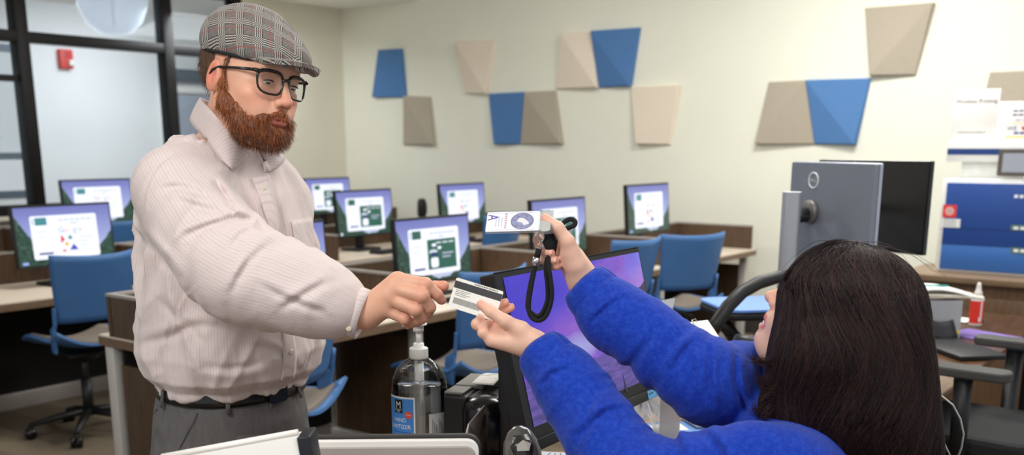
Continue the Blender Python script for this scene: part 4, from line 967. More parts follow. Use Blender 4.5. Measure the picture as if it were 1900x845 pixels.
q = P(1722, 575, 4.3)
t = thing('acrylic_organizer', 'clear acrylic organizer on the brown desk under the sheaf of papers', 'organizer', (q.x, q.y, DZ), YD)
zt = P(1750, 552, 4.3).z - DZ
m_acr = MATS['acrylic']
bm = BM()
for c_, s_ in (((-.1, 0, zt/2), (.004, .2, zt)), ((.1, 0, zt/2), (.004, .2, zt)), ((0, .1, zt/2), (.2, .004, zt)), ((0, -.1, zt/2), (.2, .004, zt)), ((0, 0, .003), (.2, .2, .005))): box(bm, c_, s_)
obj('organizer_walls', bm, m_acr, t)
bm = BM(); box(bm, (0, 0, zt*0.5), (.19, .19, .004)); obj('organizer_shelf', bm, m_acr, t)
q = P(1755, 552, 4.3)
t = thing('paper_sheaf', 'loose sheaf of white and cream papers on top of the acrylic organizer', 'papers', (q.x - 0.03, q.y, q.z + 0.001), YD - 8)
for k, (w1, h1, off, c_) in enumerate(((0.30, 0.2, 0, (226, 214, 190)), (0.29, 0.2, 0.012, (240, 234, 220)), (0.27, 0.19, -0.01, (244, 242, 238)))):
    bm = BM(); sheet(bm, lambda s, v, w1=w1, h1=h1, k=k: (-w1/2 + w1*s + off, -h1/2 + h1*v, 0.004 + 0.009*k + 0.012*math.sin(s*3 + k)*s + (0.02*math.sin(s*3.1) if k == 2 else 0)), 14, 4, 0.006); obj('paper_layer', bm, mat('sheaf_%d' % k, c_, 0.8), t)
t = thing('pen', 'teal pen lying on the sheaf of papers', 'pen', (q.x - 0.06, q.y - 0.0, q.z + 0.047), YD - 4)
bm = BM(); tube(bm, [(-0.07, -0.02, 0), (0.06, -0.02, 0)], 0.0045, 10); obj('barrel', bm, mat('pen_teal', (70, 160, 160), 0.4), t)
bm = BM(); tube(bm, [(-0.082, -0.02, 0), (-0.07, -0.02, 0)], [0.0015, 0.0045], 10); obj('pen_tip', bm, mat('pen_pink', (214, 110, 110), 0.4), t)
t = thing('white_note', 'white slip of paper on the brown desk, left of the red-labelled bottle', 'slip of paper', stand_thing(1783, 594), YD + 40)
bm = BM(); box(bm, (0, 0, 0.001), (0.12, 0.1, 0.002)); obj('slip', bm, m_paper, t)
# phone handset / white lead behind the woman
q0 = W(0.70, 1.75, 1.02)
t = thing('white_lead', 'thin white cable hanging in loops behind the woman\'s hair, at the right', 'cable', q0)
bm = BM()
pp = [(1728, 726, 1.62), (1748, 736, 1.62), (1768, 752, 1.64), (1782, 778, 1.66), (1788, 806, 1.68), (1784, 832, 1.7), (1777, 850, 1.72), (1765, 880, 1.75)]
tube(bm, [P(*p_) - q0 for p_ in pp], 0.0016, 8); pp2 = [(1722, 768, 1.60), (1735, 784, 1.6), (1746, 806, 1.62), (1755, 830, 1.64), (1766, 852, 1.66)]
tube(bm, [P(*p_) - q0 for p_ in pp2], 0.0014, 8); obj('cable_loop', bm, mat('cable_white', (226, 222, 216), 0.45, noise=0), t)
bm = BM(); tube(bm, [P(*pp2[0]) - q0, P(1716, 758, 1.6) - q0], 0.003, 8); obj('cable_plug', bm, mat('cable_white', (0, 0, 0)), t)

# ------------------------------------------------------------------ print kiosk against the back wall
KY = 6.2
kl = PYY(1733, 503, KY)
t = thing('wood_cabinet', 'walnut cabinet with a drawer handle under the blue kiosk, at the right edge', 'cabinet', (kl.x + 0.62, KY + 0.12, 0))
kz = kl.z
bm = BM(); box(bm, (0, 0, kz/2 - 0.02), (1.5, 0.56, kz - 0.04)); obj('cabinet_body', bm, wood_mat('cabinet_walnut', (84, 62, 44), (112, 84, 60), (10, 10, 1), 0.4), t)
bm = BM(); box(bm, (0, -0.01, kz - 0.02), (1.54, 0.6, 0.038), bev=0.004); obj('cabinet_top', bm, wood_mat('cabinet_top_walnut', (112, 90, 68), (140, 116, 90), (2, 10, 10), 0.4), t)
for x_ in (-.375, .375):
    bm = BM(); box(bm, (x_, -0.287, kz*0.70), (0.735, 0.016, kz*0.32), bev=0.002); dr = obj('drawer', bm, MATS['cabinet_walnut'], t)
    bm = BM(); tube(bm, [(x_ - 0.09, -0.295, kz*0.74), (x_ - 0.09, -0.32, kz*0.74), (x_ + 0.09, -0.32, kz*0.74), (x_ + 0.09, -0.295, kz*0.74)], 0.007, 8); obj('handle', bm, m_steel, dr)
    bm = BM(); box(bm, (x_, -0.287, kz*0.28), (0.735, 0.016, kz*0.46), bev=0.002); dr = obj('door', bm, MATS['cabinet_walnut'], t)
    bm = BM(); tube(bm, [(x_ + 0.28, -0.295, kz*0.4), (x_ + 0.28, -0.315, kz*0.4), (x_ + 0.28, -0.315, kz*0.25), (x_ + 0.28, -0.295, kz*0.25)], 0.006, 8); obj('handle', bm, m_steel, dr)
top = PYY(1747, 332, KY).z; kr = kl.x + 0.95
t = thing('print_kiosk', 'blue and white print kiosk with a red sticker, standing on the walnut cabinet', 'kiosk', (kl.x, KY, kz))
h_ = top - kz; wk = kr - kl.x
m_kw = mat('kiosk_white', (232, 232, 228), 0.5, noise=0.01); m_kb = mat('kiosk_blue', (34, 72, 146), 0.5, noise=0.03); m_kb2 = mat('kiosk_blue_light', (54, 104, 176), 0.5, noise=0.03)
bm = BM(); box(bm, (wk/2, 0.16, h_/2), (wk, 0.3, h_), bev=0.006); cs = obj('case', bm, m_kw, t)
bm = BM(); box(bm, (wk/2 + 0.012, 0.005, h_*0.63), (wk - 0.03, 0.014, h_*0.66), bev=0.002); obj('upper_front', bm, m_kb, t)
bm = BM(); box(bm, (wk/2 + 0.012, 0.007, h_*0.165), (wk - 0.03, 0.014, h_*0.27), bev=0.002); obj('lower_front', bm, m_kb2, t)
bm = BM(); box(bm, (wk/2 + 0.012, 0.0005, h_*0.48), (wk - 0.03, 0.008, 0.004)); obj('panel_joint', bm, mat('joint_navy', (20, 44, 96), 0.5), t)
def kpos(px, py): q_ = PYY(px, py, KY); return q_.x - kl.x, q_.z - kz
x_, z_ = kpos(1762, 394)
bm = BM(); Q = T(0, -0.0025, 0) @ RX(90); rect(bm, x_ - .038, z_ - .03, x_ + .038, z_ + .042, 0, 0, Q); disc(bm, x_, z_ + .006, 0.026, 0.0006, 1, Q, 8); disc(bm, x_, z_ + .006, 0.014, 0.0010, 2, Q, 6); obj('red_sticker', bm, [mat('sticker_red', (224, 62, 56), 0.5, noise=0), mat('sticker_pink', (236, 170, 166), 0.5, noise=0), mat('sticker_grey', (190, 176, 176), 0.5, noise=0)], t)
x_, z_ = kpos(1764, 414)
bm = BM(); rect(bm, x_ - .05, z_ - .028, x_ + .052, z_ + .024, 0.0004, 0, Q)
for k in range(4): rect(bm, x_ - .04, z_ - .018 + k*.011, x_ + .036 - .012*(k % 2), z_ - .014 + k*.011, 0.0008, 1, Q)
obj('white_label', bm, [m_lw, m_inkg], t)
for py_ in (424, 466):
    x_, z_ = kpos(1897, py_); bm = BM(); rect(bm, x_ - .06, z_ - .018, x_ + .12, z_ + .018, 0.0004, 0, Q)
    for k in range(4): rect(bm, x_ - .045 + k*.035, z_ - .008, x_ - .02 + k*.035, z_ + .008, 0.0008, 1, Q)
    obj('green_label', bm, [mat('label_sage', (86, 116, 112), 0.6, noise=0), m_lw], t)
x_, z_ = kpos(1893, 365); bm = BM()
for k in range(4): rect(bm, x_ - .03 + k*.028, z_ - .008, x_ - .01 + k*.028, z_ + .009, 0.0004, 0, Q)
obj('white_lettering', bm, m_lw, t)
# ledge unit above the kiosk
l0 = PYY(1760, 262, KY + .12); l1 = PYY(1760, 300, KY + .12)
lx = l0.x; lw_ = 0.95
bm = BM(); box(bm, (lx + lw_/2, KY + 0.22, (l0.z + l1.z)/2), (lw_, 0.22, l0.z - l1.z), bev=0.003)
t = thing('sign_ledge', 'white ledge with a dark blue stripe above the kiosk, carrying the paper signs', 'ledge', (lx, KY + .12, top))
bmesh.ops.translate(bm, vec=Vector((-lx, -KY - .12, -top)), verts=bm.verts); obj('ledge_board', bm, m_kw, t)
zs0, zs1 = PYY(1760, 287, KY + .12).z - top, PYY(1760, 276, KY + .12).z - top
bm = BM(); box(bm, (lw_/2, -0.011, (zs0 + zs1)/2), (lw_ - 0.004, 0.004, zs1 - zs0)); obj('blue_stripe', bm, mat('stripe_navy', (32, 64, 126), 0.5), t)
bm = BM(); box(bm, (lw_/2 + 0.02, 0.09, (l1.z - top)/2), (lw_ - 0.12, 0.14, l1.z - top)); obj('support_box', bm, mat('support_grey', (214, 214, 210), 0.6), t)
def sign(label, px0, px1, py0, py1, draw, mats):
    a_, c_ = PYY(px0, py0, KY + .16), PYY(px1, py1, KY + .16); w_, h_ = c_.x - a_.x, a_.z - l0.z
    t = thing('paper_sign', label, 'sign', (a_.x + w_/2, KY + .17, l0.z), 0, 'paper signs on the ledge'); 
    bm = BM(); box(bm, (0, 0.012, h_/2), (w_, 0.02, h_), RX(-4), bev=0.001); obj('sign_board', bm, mat('sign_white', (232, 228, 224), 0.6, noise=0.0), t)
    bm = BM(); draw(bm, w_, h_, RX(-4) @ T(0, 0.0012, h_/2) @ RX(90)); obj('sign_print', bm, mats, t)
    bm = BM(); box(bm, (0, 0.03, 0.006), (w_*0.8, 0.06, 0.01), bev=0.002); obj('sign_foot', bm, mat('acrylic_edge', (0, 0, 0)), t)
def d1(bm, w, h, M):
    text(bm, 'Wireless Printing', 0.032, M @ T(0.0, h*0.27, 0.0005), 0)
    for k in range(14): rect(bm, -w*0.34 + k*w*0.045, -h*0.345, -w*0.34 + k*w*0.045 + w*(0.03 if k % 4 else 0.022), -h*0.325, 0.0005, 0, M)
def d2(bm, w, h, M):
    for r in range(2):
        for k in range(6): rect(bm, -w*0.22 + k*w*0.11, h*(0.24 - r*0.1), -w*0.22 + k*w*0.11 + w*0.09, h*(0.275 - r*0.1), 0.0005, 1, M)
    for k in range(4): rect(bm, -w*0.16 + k*w*0.13, h*0.01, -w*0.16 + k*w*0.13 + w*0.1, h*0.04, 0.0005, 2, M)
    rect(bm, -w*0.2, -h*0.06, w*0.4, -h*0.045, 0.0005, 3, M)
    text(bm, 'WE', 0.034, M @ T(-w*0.2, -h*0.19, 0.0005), 1)
    text(bm, 'O', 0.034, M @ T(w*0.22, -h*0.19, 0.0005), 3)
    hp_ = [(0, -0.015)] + [(0.016*math.sin(a_)**3, 0.0012*(13*math.cos(a_) - 5*math.cos(2*a_) - 2*math.cos(3*a_) - math.cos(4*a_))*0.85) for a_ in [math.pi - k*math.pi/12 for k in range(1, 24)]]
    poly(bm, [(x_ + w*0.03, y_ - h*0.185, 0.0006) for x_, y_ in hp_], 4, M)
    for k in range(5): rect(bm, -w*0.16 + k*w*0.11, -h*0.33, -w*0.16 + k*w*0.11 + w*0.09, -h*0.275, 0.0005, 1, M)
    rect(bm, -w*0.3, -h*0.42, w*0.45, -h*0.38, 0.0005, 3, M)
ms_ = [mat('print_grey', (34, 38, 42), 0.6, noise=0), mat('print_navy', (52, 60, 130), 0.6, noise=0), mat('print_mauve', (170, 160, 200), 0.6, noise=0), mat('print_gold', (232, 190, 84), 0.6, noise=0), mat('print_red', (214, 60, 50), 0.6, noise=0)]
sign('white paper sign reading Wireless Printing, on the ledge', 1770, 1845, 166, 262, d1, ms_)
sign('white paper sign with a red heart, on the ledge at the right edge', 1852, 1946, 188, 262, d2, ms_)
a_ = PYY(1850, 277, KY - 0.05); c_ = PYY(1848, 327, KY - 0.05)
t = thing('tablet_screen', 'small grey tablet screen in a dark frame, on top of the blue kiosk', 'tablet', (a_.x + 0.2, KY + 0.02, top))
hh = a_.z - top
bm = BM(); prism(bm, rrect(0.4, hh - 0.02, 0.012), 0.02, T(0, 0, (hh - 0.02)/2 + 0.02) @ RX(90), bev=0.003); obj('tablet_frame', bm, mat('frame_taupe', (96, 90, 82), 0.45), t)
bm = BM(); rect(bm, -0.175, 0.042, 0.175, hh - 0.022, 0.0206, 0, RX(90)); obj('tablet_display', bm, mat('display_grey', (168, 172, 186), 0.35, noise=0.02), t)
bm = BM(); box(bm, (0, 0.02, 0.015), (0.12, 0.08, 0.028), bev=0.004); obj('tablet_foot', bm, m_kw, t)

# ------------------------------------------------------------------ office chairs at the right and behind the papers
def office_chair(name, label, loc, rz, seat_z, arm_z, seat_mat, back=True):
    t = thing(name, label, 'chair', loc, rz, 'black office chairs')
    bm = BM(); prism(bm, rrect(0.5, 0.48, 0.1, 6), 0.07, T(0, 0, seat_z - 0.07), bev=0.02); obj('seat', bm, seat_mat, t)
    bm = BM(); prism(bm, rrect(0.48, 0.46, 0.1, 6), 0.035, T(0, 0, seat_z - 0.107), bev=0.01); obj('seat_shell', bm, m_blk, t)
    bm = BM(); cyl(bm, (0, 0, 0.1), 0.03, seat_z*0.45); cyl(bm, (0, 0, 0.2), 0.018, seat_z - 0.32); obj('gas_lift', bm, m_blk, t)
    for k in range(5):
        a = k*72
        bm = BM(); tube(bm, [(0.02, 0, 0.125), (0.16, 0, 0.105), (0.32, 0, 0.075)], [0.028, 0.024, 0.016], 10, M=RZ(a), squash=0.8); lg = obj('base_leg', bm, m_blk, t)
        bm = BM()
        for s_ in (-0.016, 0.016): cyl(bm, (0, 0, -0.01), 0.03, 0.02, RZ(a) @ T(0.32, s_, 0.03) @ RX(90), n=20)
        cyl(bm, (0.32, 0, 0.03), 0.009, 0.045, RZ(a)); obj('caster', bm, m_blk2, lg)
    for s_ in (-1, 1):
        bm = BM(); tube(bm, [(s_*0.2, 0.0, seat_z - 0.08), (s_*0.29, 0.0, seat_z - 0.04), (s_*0.3, -0.0, arm_z - 0.04)], [0.022, 0.026, 0.03], 10); sp_ = obj('arm_post', bm, m_blk, t)
        bm = BM(); prism(bm, rrect(0.09, 0.28, 0.035, 6), 0.032, T(s_*0.3, 0.0, arm_z - 0.032), bev=0.008); obj('armrest', bm, mat('armrest_grey', (70, 68, 66), 0.55), t)
    if back:
        bm = BM(); sheet(bm, lambda s, v: ((s - .5)*(0.46 - 0.05*v), -0.27 - 0.06*v + 0.12*(s - .5)**2*2, seat_z + 0.12 + 0.48*v), 12, 12, 0.05); obj('backrest', bm, mat('mesh_black', (34, 34, 36), 0.8, noise=0.1, nscale=300), t)
        bm = BM(); tube(bm, [(0, -0.05, seat_z - 0.1), (0, -0.27, seat_z - 0.06), (0, -0.31, seat_z + 0.2)], 0.025, 10); obj('back_support', bm, m_blk, t)
    return t
m_seatblk = mat('seat_black', (30, 30, 32), 0.85, noise=0.1, nscale=200)
q = PZ(1815, 690, 0.86)
fwd_ = W(-0.02, 0.3, 0)
office_chair('office_chair', 'black office chair whose armrests show beside the brown desk, at the right edge', W(1.615, 3.33, 0), YD + 50, 0.62, 0.86, m_seatblk, back=False)
# stool with a blue seat and a black loop arm
q = PZ(1392, 562, 0.93)
m_seatblue = mat('seat_blue_vinyl', (112, 158, 232), 0.35, noise=0.02)
t = thing('drafting_stool', 'tall stool with a light blue seat and black loop arms, beside the woman\'s face', 'stool', (q.x, q.y, 0), YD + 10)
sz = 0.93
bm = BM(); prism(bm, rrect(0.38, 0.34, 0.06, 6), 0.012, T(0.03, 0, sz - 0.012), bev=0.003); obj('seat', bm, m_seatblue, t)
bm = BM(); prism(bm, rrect(0.385, 0.345, 0.06, 6), 0.03, T(0.03, 0, sz - 0.044), bev=0.01); obj('seat_shell', bm, m_blk, t)
bm = BM()
for a in (-.13, .13): tube(bm, [(a, 0, sz - 0.05), (a*0.5, 0.0, sz - 0.13), (0, 0, sz - 0.2)], 0.028, 10)
obj('bracket', bm, m_blk, t)
bm = BM(); cyl(bm, (0, 0, 0.1), 0.028, 0.4); cyl(bm, (0, 0, 0.4), 0.018, sz - 0.58); lathe(bm, [(0.2, 0.3), (0.21, 0.31), (0.2, 0.32), (0.19, 0.31), (0.2, 0.3)], 32); obj('gas_lift', bm, m_blk, t)
for k in range(5):
    bm = BM(); tube(bm, [(0.02, 0, 0.125), (0.16, 0, 0.105), (0.30, 0, 0.02)], [0.026, 0.022, 0.02], 10, M=RZ(k*72)); obj('base_leg', bm, m_blk, t)
A = [P(*p_) for p_ in ((1318, 622, 3.0), (1330, 600, 3.0), (1350, 570, 3.02), (1376, 543, 3.06), (1408, 525, 3.1), (1445, 514, 3.16), (1490, 512, 3.22))]
bm = BM(); inv = Matrix.LocRotScale(t.location, t.rotation_euler, None).inverted()
tube(bm, [inv @ p_ for p_ in A], [0.021, 0.021, 0.021, 0.021, 0.021, 0.02, 0.018], 14); tube(bm, [inv @ A[0], inv @ (A[0] + Vector((0, 0, -0.12))), Vector((-0.05, -0.05, sz - 0.19))], 0.02, 12); obj('loop_arm', bm, m_blk, t)
bm = BM(); tube(bm, [inv @ P(1362, 632, 2.95), inv @ P(1385, 640, 2.95), inv @ P(1440, 640, 2.98)], [0.02, 0.027, 0.027], 14); tube(bm, [inv @ P(1440, 640, 2.98), Vector((0.05, -0.02, sz - 0.12))], 0.015, 10); obj('tilt_lever', bm, mat('lever_black', (40, 40, 44), 0.35), t)
# ------------------------------------------------------------------ continuous surfaces from blended volumes
def V3(*a): return np.array(a, dtype=np.float64)
class Prim:
    __slots__ = ('f', 'c', 'r')
    def __init__(s, f, c, r): s.f, s.c, s.r = f, np.asarray(c, float), r
def ell(c, r, R=None):
    c = np.asarray(c, float); r = np.asarray(r, float)
    def f(p):
        q = p - c
        if R is not None: q = q @ R
        k0 = np.sqrt(((q/r)**2).sum(1)) + 1e-9; k1 = np.sqrt(((q/(r*r))**2).sum(1)) + 1e-9
        return k0*(k0 - 1)/k1
    return Prim(f, c, r.max())
def cone(a, b, ra, rb):
    a = np.asarray(a, float); b = np.asarray(b, float); ba = b - a; l2 = ba @ ba
    if l2 < 1e-10: return ell(a, (ra, ra, ra))
    rr = ra - rb; a2 = max(l2 - rr*rr, 1e-9); il2 = 1/l2
    def f(p):
        pa = p - a; y = pa @ ba; z = y - l2
        w = pa*l2 - y[:, None]*ba; x2 = (w*w).sum(1); y2 = y*y*l2; z2 = z*z*l2
        k = np.sign(rr)*rr*rr*x2
        c1 = np.sign(z)*a2*z2 > k; c2 = np.sign(y)*a2*y2 < k
        o = (np.sqrt(x2*a2*il2) + y*rr)*il2 - ra
        o = np.where(c2, np.sqrt(x2 + y2)*il2 - ra, o)
        return np.where(c1, np.sqrt(x2 + z2)*il2 - rb, o)
    return Prim(f, (a + b)/2, math.sqrt(l2)/2 + max(ra, rb))
def moved(pr, R, t):
    """prim given in a local frame with axes = columns of R and origin t"""
    R = np.asarray(R); t = np.asarray(t)
    return Prim(lambda p: pr.f((p - t) @ R), R @ pr.c + t, pr.r)
def stack(rows, cx, cy, R, zlo, zhi, rad):
    """vertical body of elliptical sections; rows: z, a (forward), b (sideways), forward offset, side offset"""
    rows = np.array(rows, float); zz = rows[:, 0]
    def f(p):
        q = p.copy(); q[:, 0] -= cx; q[:, 1] -= cy
        x = q[:, 0]*R[0, 0] + q[:, 1]*R[1, 0]; y = q[:, 0]*R[0, 1] + q[:, 1]*R[1, 1]; z = np.clip(p[:, 2], zlo, zhi)
        a = np.interp(z, zz, rows[:, 1]); b = np.interp(z, zz, rows[:, 2]); x = x - np.interp(z, zz, rows[:, 3]); y = y - np.interp(z, zz, rows[:, 4])
        # superellipse for a fuller trunk
        k = (np.abs(x/a)**2.3 + np.abs(y/b)**2.3)**(1/2.3) + 1e-9
        d = (k - 1)*np.minimum(a, b)
        e = np.abs(p[:, 2] - z)
        return np.where(e > 0, np.sqrt(np.maximum(d, 0)**2 + e*e) + np.minimum(d, 0)*0, d)
    return Prim(f, (cx, cy, (zlo + zhi)/2), rad)
def sdf_eval(ops, p, c=None, r=0.0):
    d = np.full(len(p), 1.0)
    for op in ops:
        kind, pr, k = op[0], op[1], op[2]
        if kind == 'd':
            d = d + pr(p); continue
        if c is not None and np.linalg.norm(pr.c - c) - pr.r - r > 0.07 + k: continue
        e = pr.f(p)
        if kind == 'u':
            if k <= 0: d = np.minimum(d, e)
            else:
                h = np.clip(0.5 + 0.5*(e - d)/k, 0, 1); d = e + (d - e)*h - k*h*(1 - h)
        else:
            if k <= 0: d = np.maximum(d, -e)
            else:
                h = np.clip(0.5 - 0.5*(d + e)/k, 0, 1); d = d*(1 - h) - e*h + k*h*(1 - h)
    return d
def sdf_mesh(ops, lo, hi, h, smooth=2, margin=0.012):
    lo = np.asarray(lo, float); hi = np.asarray(hi, float); B = 8
    nb = np.ceil((hi - lo)/(h*B)).astype(int)
    g = np.stack(np.meshgrid(*[np.arange(n) for n in nb], indexing='ij'), -1).reshape(-1, 3)
    cen = lo + (g + 0.5)*h*B
    s = sdf_eval(ops, cen); keep = np.abs(s) < B*h*0.87*1.25 + margin
    g = g[keep]; ck = (g//3); key = (ck[:, 0]*1000 + ck[:, 1])*1000 + ck[:, 2]
    order = np.argsort(key, kind='stable'); g = g[order]; key = key[order]
    cuts = np.flatnonzero(np.diff(key)) + 1
    N = nb*B + 1
    off = np.stack(np.meshgrid(*[np.arange(B + 1)]*3, indexing='ij'), -1).reshape(-1, 3)
    ids, vs, fq = [], [], []
    E = [(a, b) for a in range(8) for b in range(a + 1, 8) if bin(a ^ b).count('1') == 1]
    cid = lambda q: (q[:, 0].astype(np.int64)*(N[1] + 1) + q[:, 1])*(N[2] + 1) + q[:, 2]
    for blk in np.split(g, cuts):
        gi = blk[:, None, :]*B + off[None]
        pts = lo + gi.reshape(-1, 3)*h
        c = (pts.min(0) + pts.max(0))/2; r = np.linalg.norm(pts.max(0) - c)
        v = sdf_eval(ops, pts, c, r).reshape(len(blk), B + 1, B + 1, B + 1)
        neg = v < 0
        cs = [neg[:, (k >> 2):B + (k >> 2), ((k >> 1) & 1):B + ((k >> 1) & 1), (k & 1):B + (k & 1)] for k in range(8)]
        cnt = sum(x.astype(np.int8) for x in cs); m = (cnt > 0) & (cnt < 8)
        if not m.any(): continue
        bi, i, j, k = np.nonzero(m)
        base = blk[bi]*B + np.stack([i, j, k], 1)
        val = np.stack([v[bi, i + (q >> 2), j + ((q >> 1) & 1), k + (q & 1)] for q in range(8)], 1)
        acc = np.zeros((len(bi), 3)); num = np.zeros(len(bi))
        for a, b in E:
            va, vb = val[:, a], val[:, b]; x = (va < 0) != (vb < 0)
            t = np.where(x, va/np.where(x, va - vb, 1), 0)
            pa = np.array([a >> 2, (a >> 1) & 1, a & 1], float); pb = np.array([b >> 2, (b >> 1) & 1, b & 1], float)
            acc += x[:, None]*(pa + t[:, None]*(pb - pa)); num += x
        vs.append(lo + (base + acc/num[:, None])*h); ids.append(cid(base))
        for ax in range(3):
            sl0 = neg[:, :B, :B, :B]
            sl1 = [neg[:, 1:, :B, :B], neg[:, :B, 1:, :B], neg[:, :B, :B, 1:]][ax]
            x = sl0 != sl1
            bi, i, j, k = np.nonzero(x)
            if not len(bi): continue
            base = blk[bi]*B + np.stack([i, j, k], 1); flip = sl0[bi, i, j, k]
            u = np.zeros(3, int); w = np.zeros(3, int); u[(ax + 1) % 3] = 1; w[(ax + 2) % 3] = 1
            q = np.stack([cid(base - u - w), cid(base - w), cid(base), cid(base - u)], 1)
            q[~flip] = q[~flip][:, ::-1]
            fq.append(q)
    ids = np.concatenate(ids); vs = np.concatenate(vs); fq = np.concatenate(fq)
    o = np.argsort(ids); ids = ids[o]; vs = vs[o]
    ix = np.searchsorted(ids, fq); ix = np.minimum(ix, len(ids) - 1)
    fq = ix[(ids[ix] == fq).all(1)]
    a = fq.ravel(); b = fq[:, [1, 2, 3, 0]].ravel(); n = len(vs)
    deg = np.bincount(a, minlength=n) + np.bincount(b, minlength=n); deg = np.maximum(deg, 1)
    for it in range(smooth):
        av = np.stack([np.bincount(a, vs[b, c], n) + np.bincount(b, vs[a, c], n) for c in range(3)], 1)/deg[:, None]
        vs = vs + (0.5 if it % 2 == 0 or smooth < 2 else -0.2)*(av - vs)
    return vs, fq
RW = np.array([[ca, -sa, 0], [sa, ca, 0], [0, 0, 1.0]])
def mesh_np(name, vs, fs, m, parent=None, base=(0, 0, 0), attrs=None, world=True):
    """object from numpy verts/quads; verts in the (right, forward, up) frame are turned to world and made relative to base"""
    v = vs @ RW.T - np.array(base) if world else vs
    me = bpy.data.meshes.new(name); k = fs.shape[1]
    me.vertices.add(len(v)); me.vertices.foreach_set('co', v.astype(np.float32).ravel())
    me.loops.add(fs.size); me.loops.foreach_set('vertex_index', fs.astype(np.int32).ravel())
    me.polygons.add(len(fs)); me.polygons.foreach_set('loop_start', (np.arange(len(fs))*k).astype(np.int32))
    me.polygons.foreach_set('use_smooth', np.ones(len(fs), bool))
    me.update(calc_edges=True); me.validate()
    for kk, a in (attrs or {}).items():
        at = me.attributes.new(kk, 'FLOAT', 'POINT'); at.data.foreach_set('value', a.astype(np.float32))
    for x in (m if isinstance(m, (list, tuple)) else [m]): me.materials.append(x)
    o = bpy.data.objects.new(name, me); COL.objects.link(o)
    if parent: o.parent = parent
    return o
def vnoise(p, seed=0):
    """smooth value noise in [-1,1]"""
    i = np.floor(p).astype(np.int64); f = p - i; f = f*f*(3 - 2*f)
    def hsh(x, y, z):
        n = (x*374761393 + y*668265263 + z*2147483647 + seed*1274126177) & 0xffffffff
        n = ((n ^ (n >> 13))*1274126177) & 0xffffffff
        return ((n ^ (n >> 16)) & 0xffff)/32767.5 - 1
    r = 0
    for a in (0, 1):
        for b in (0, 1):
            for c in (0, 1):
                w = (f[:, 0] if a else 1 - f[:, 0])*(f[:, 1] if b else 1 - f[:, 1])*(f[:, 2] if c else 1 - f[:, 2])
                r = r + w*hsh(i[:, 0] + a, i[:, 1] + b, i[:, 2] + c)
    return r
def grad(ops, p, e=0.001):
    g = np.stack([sdf_eval(ops, p + np.eye(3)[k]*e) - sdf_eval(ops, p - np.eye(3)[k]*e) for k in range(3)], 1)
    return g/np.maximum(np.linalg.norm(g, axis=1), 1e-9)[:, None]
def chain(pts, rad, k=0.01, close=0.0):
    return [('u', cone(pts[i], pts[i+1], rad[i], rad[i+1]), k if i else k) for i in range(len(pts) - 1)]
def spline(pts, n):
    """Catmull-Rom through rows of pts (any columns), n samples per span"""
    P_ = np.asarray(pts, float); out = []
    for i in range(len(P_) - 1):
        p0, p1, p2, p3 = P_[max(i-1, 0)], P_[i], P_[i+1], P_[min(i+2, len(P_)-1)]
        for t in np.linspace(0, 1, n, endpoint=False):
            out.append(0.5*((2*p1) + (-p0 + p2)*t + (2*p0 - 5*p1 + 4*p2 - p3)*t*t + (-p0 + 3*p1 - 3*p2 + p3)*t**3))
    out.append(P_[-1]); return np.array(out)
def head_R(yaw, pitch, roll):
    yaw, pitch, roll = map(math.radians, (yaw, pitch, roll))
    f = V3(math.sin(yaw), -math.cos(yaw), 0); l = V3(math.cos(yaw), math.sin(yaw), 0); u = V3(0, 0, 1)
    f2 = f*math.cos(pitch) - u*math.sin(pitch); u2 = u*math.cos(pitch) + f*math.sin(pitch)
    return np.array([f2, l*math.cos(roll) - u2*math.sin(roll), u2*math.cos(roll) + l*math.sin(roll)]).T
def tubes_np(paths, rads, n=4):
    """many thin tubes: paths (S,K,3), rads (K,) or (S,K)"""
    Sn, K, _ = paths.shape
    tg = np.gradient(paths, axis=1); tg /= np.maximum(np.linalg.norm(tg, axis=2, keepdims=True), 1e-9)
    ref = np.where(np.abs(tg[..., 2:3]) < 0.9, V3(0, 0, 1), V3(1, 0, 0))
    a = np.cross(tg, ref); a /= np.maximum(np.linalg.norm(a, axis=2, keepdims=True), 1e-9); b = np.cross(tg, a)
    rads = np.broadcast_to(rads, (Sn, K))
    ang = np.arange(n)*2*np.pi/n
    v = paths[:, :, None, :] + rads[:, :, None, None]*(a[:, :, None, :]*np.cos(ang)[:, None] + b[:, :, None, :]*np.sin(ang)[:, None])
    idx = np.arange(Sn*K*n).reshape(Sn, K, n)
    q = np.stack([idx[:, :-1], np.roll(idx, -1, 2)[:, :-1], np.roll(idx, -1, 2)[:, 1:], idx[:, 1:]], -1).reshape(-1, 4)
    return v.reshape(-1, 3), q
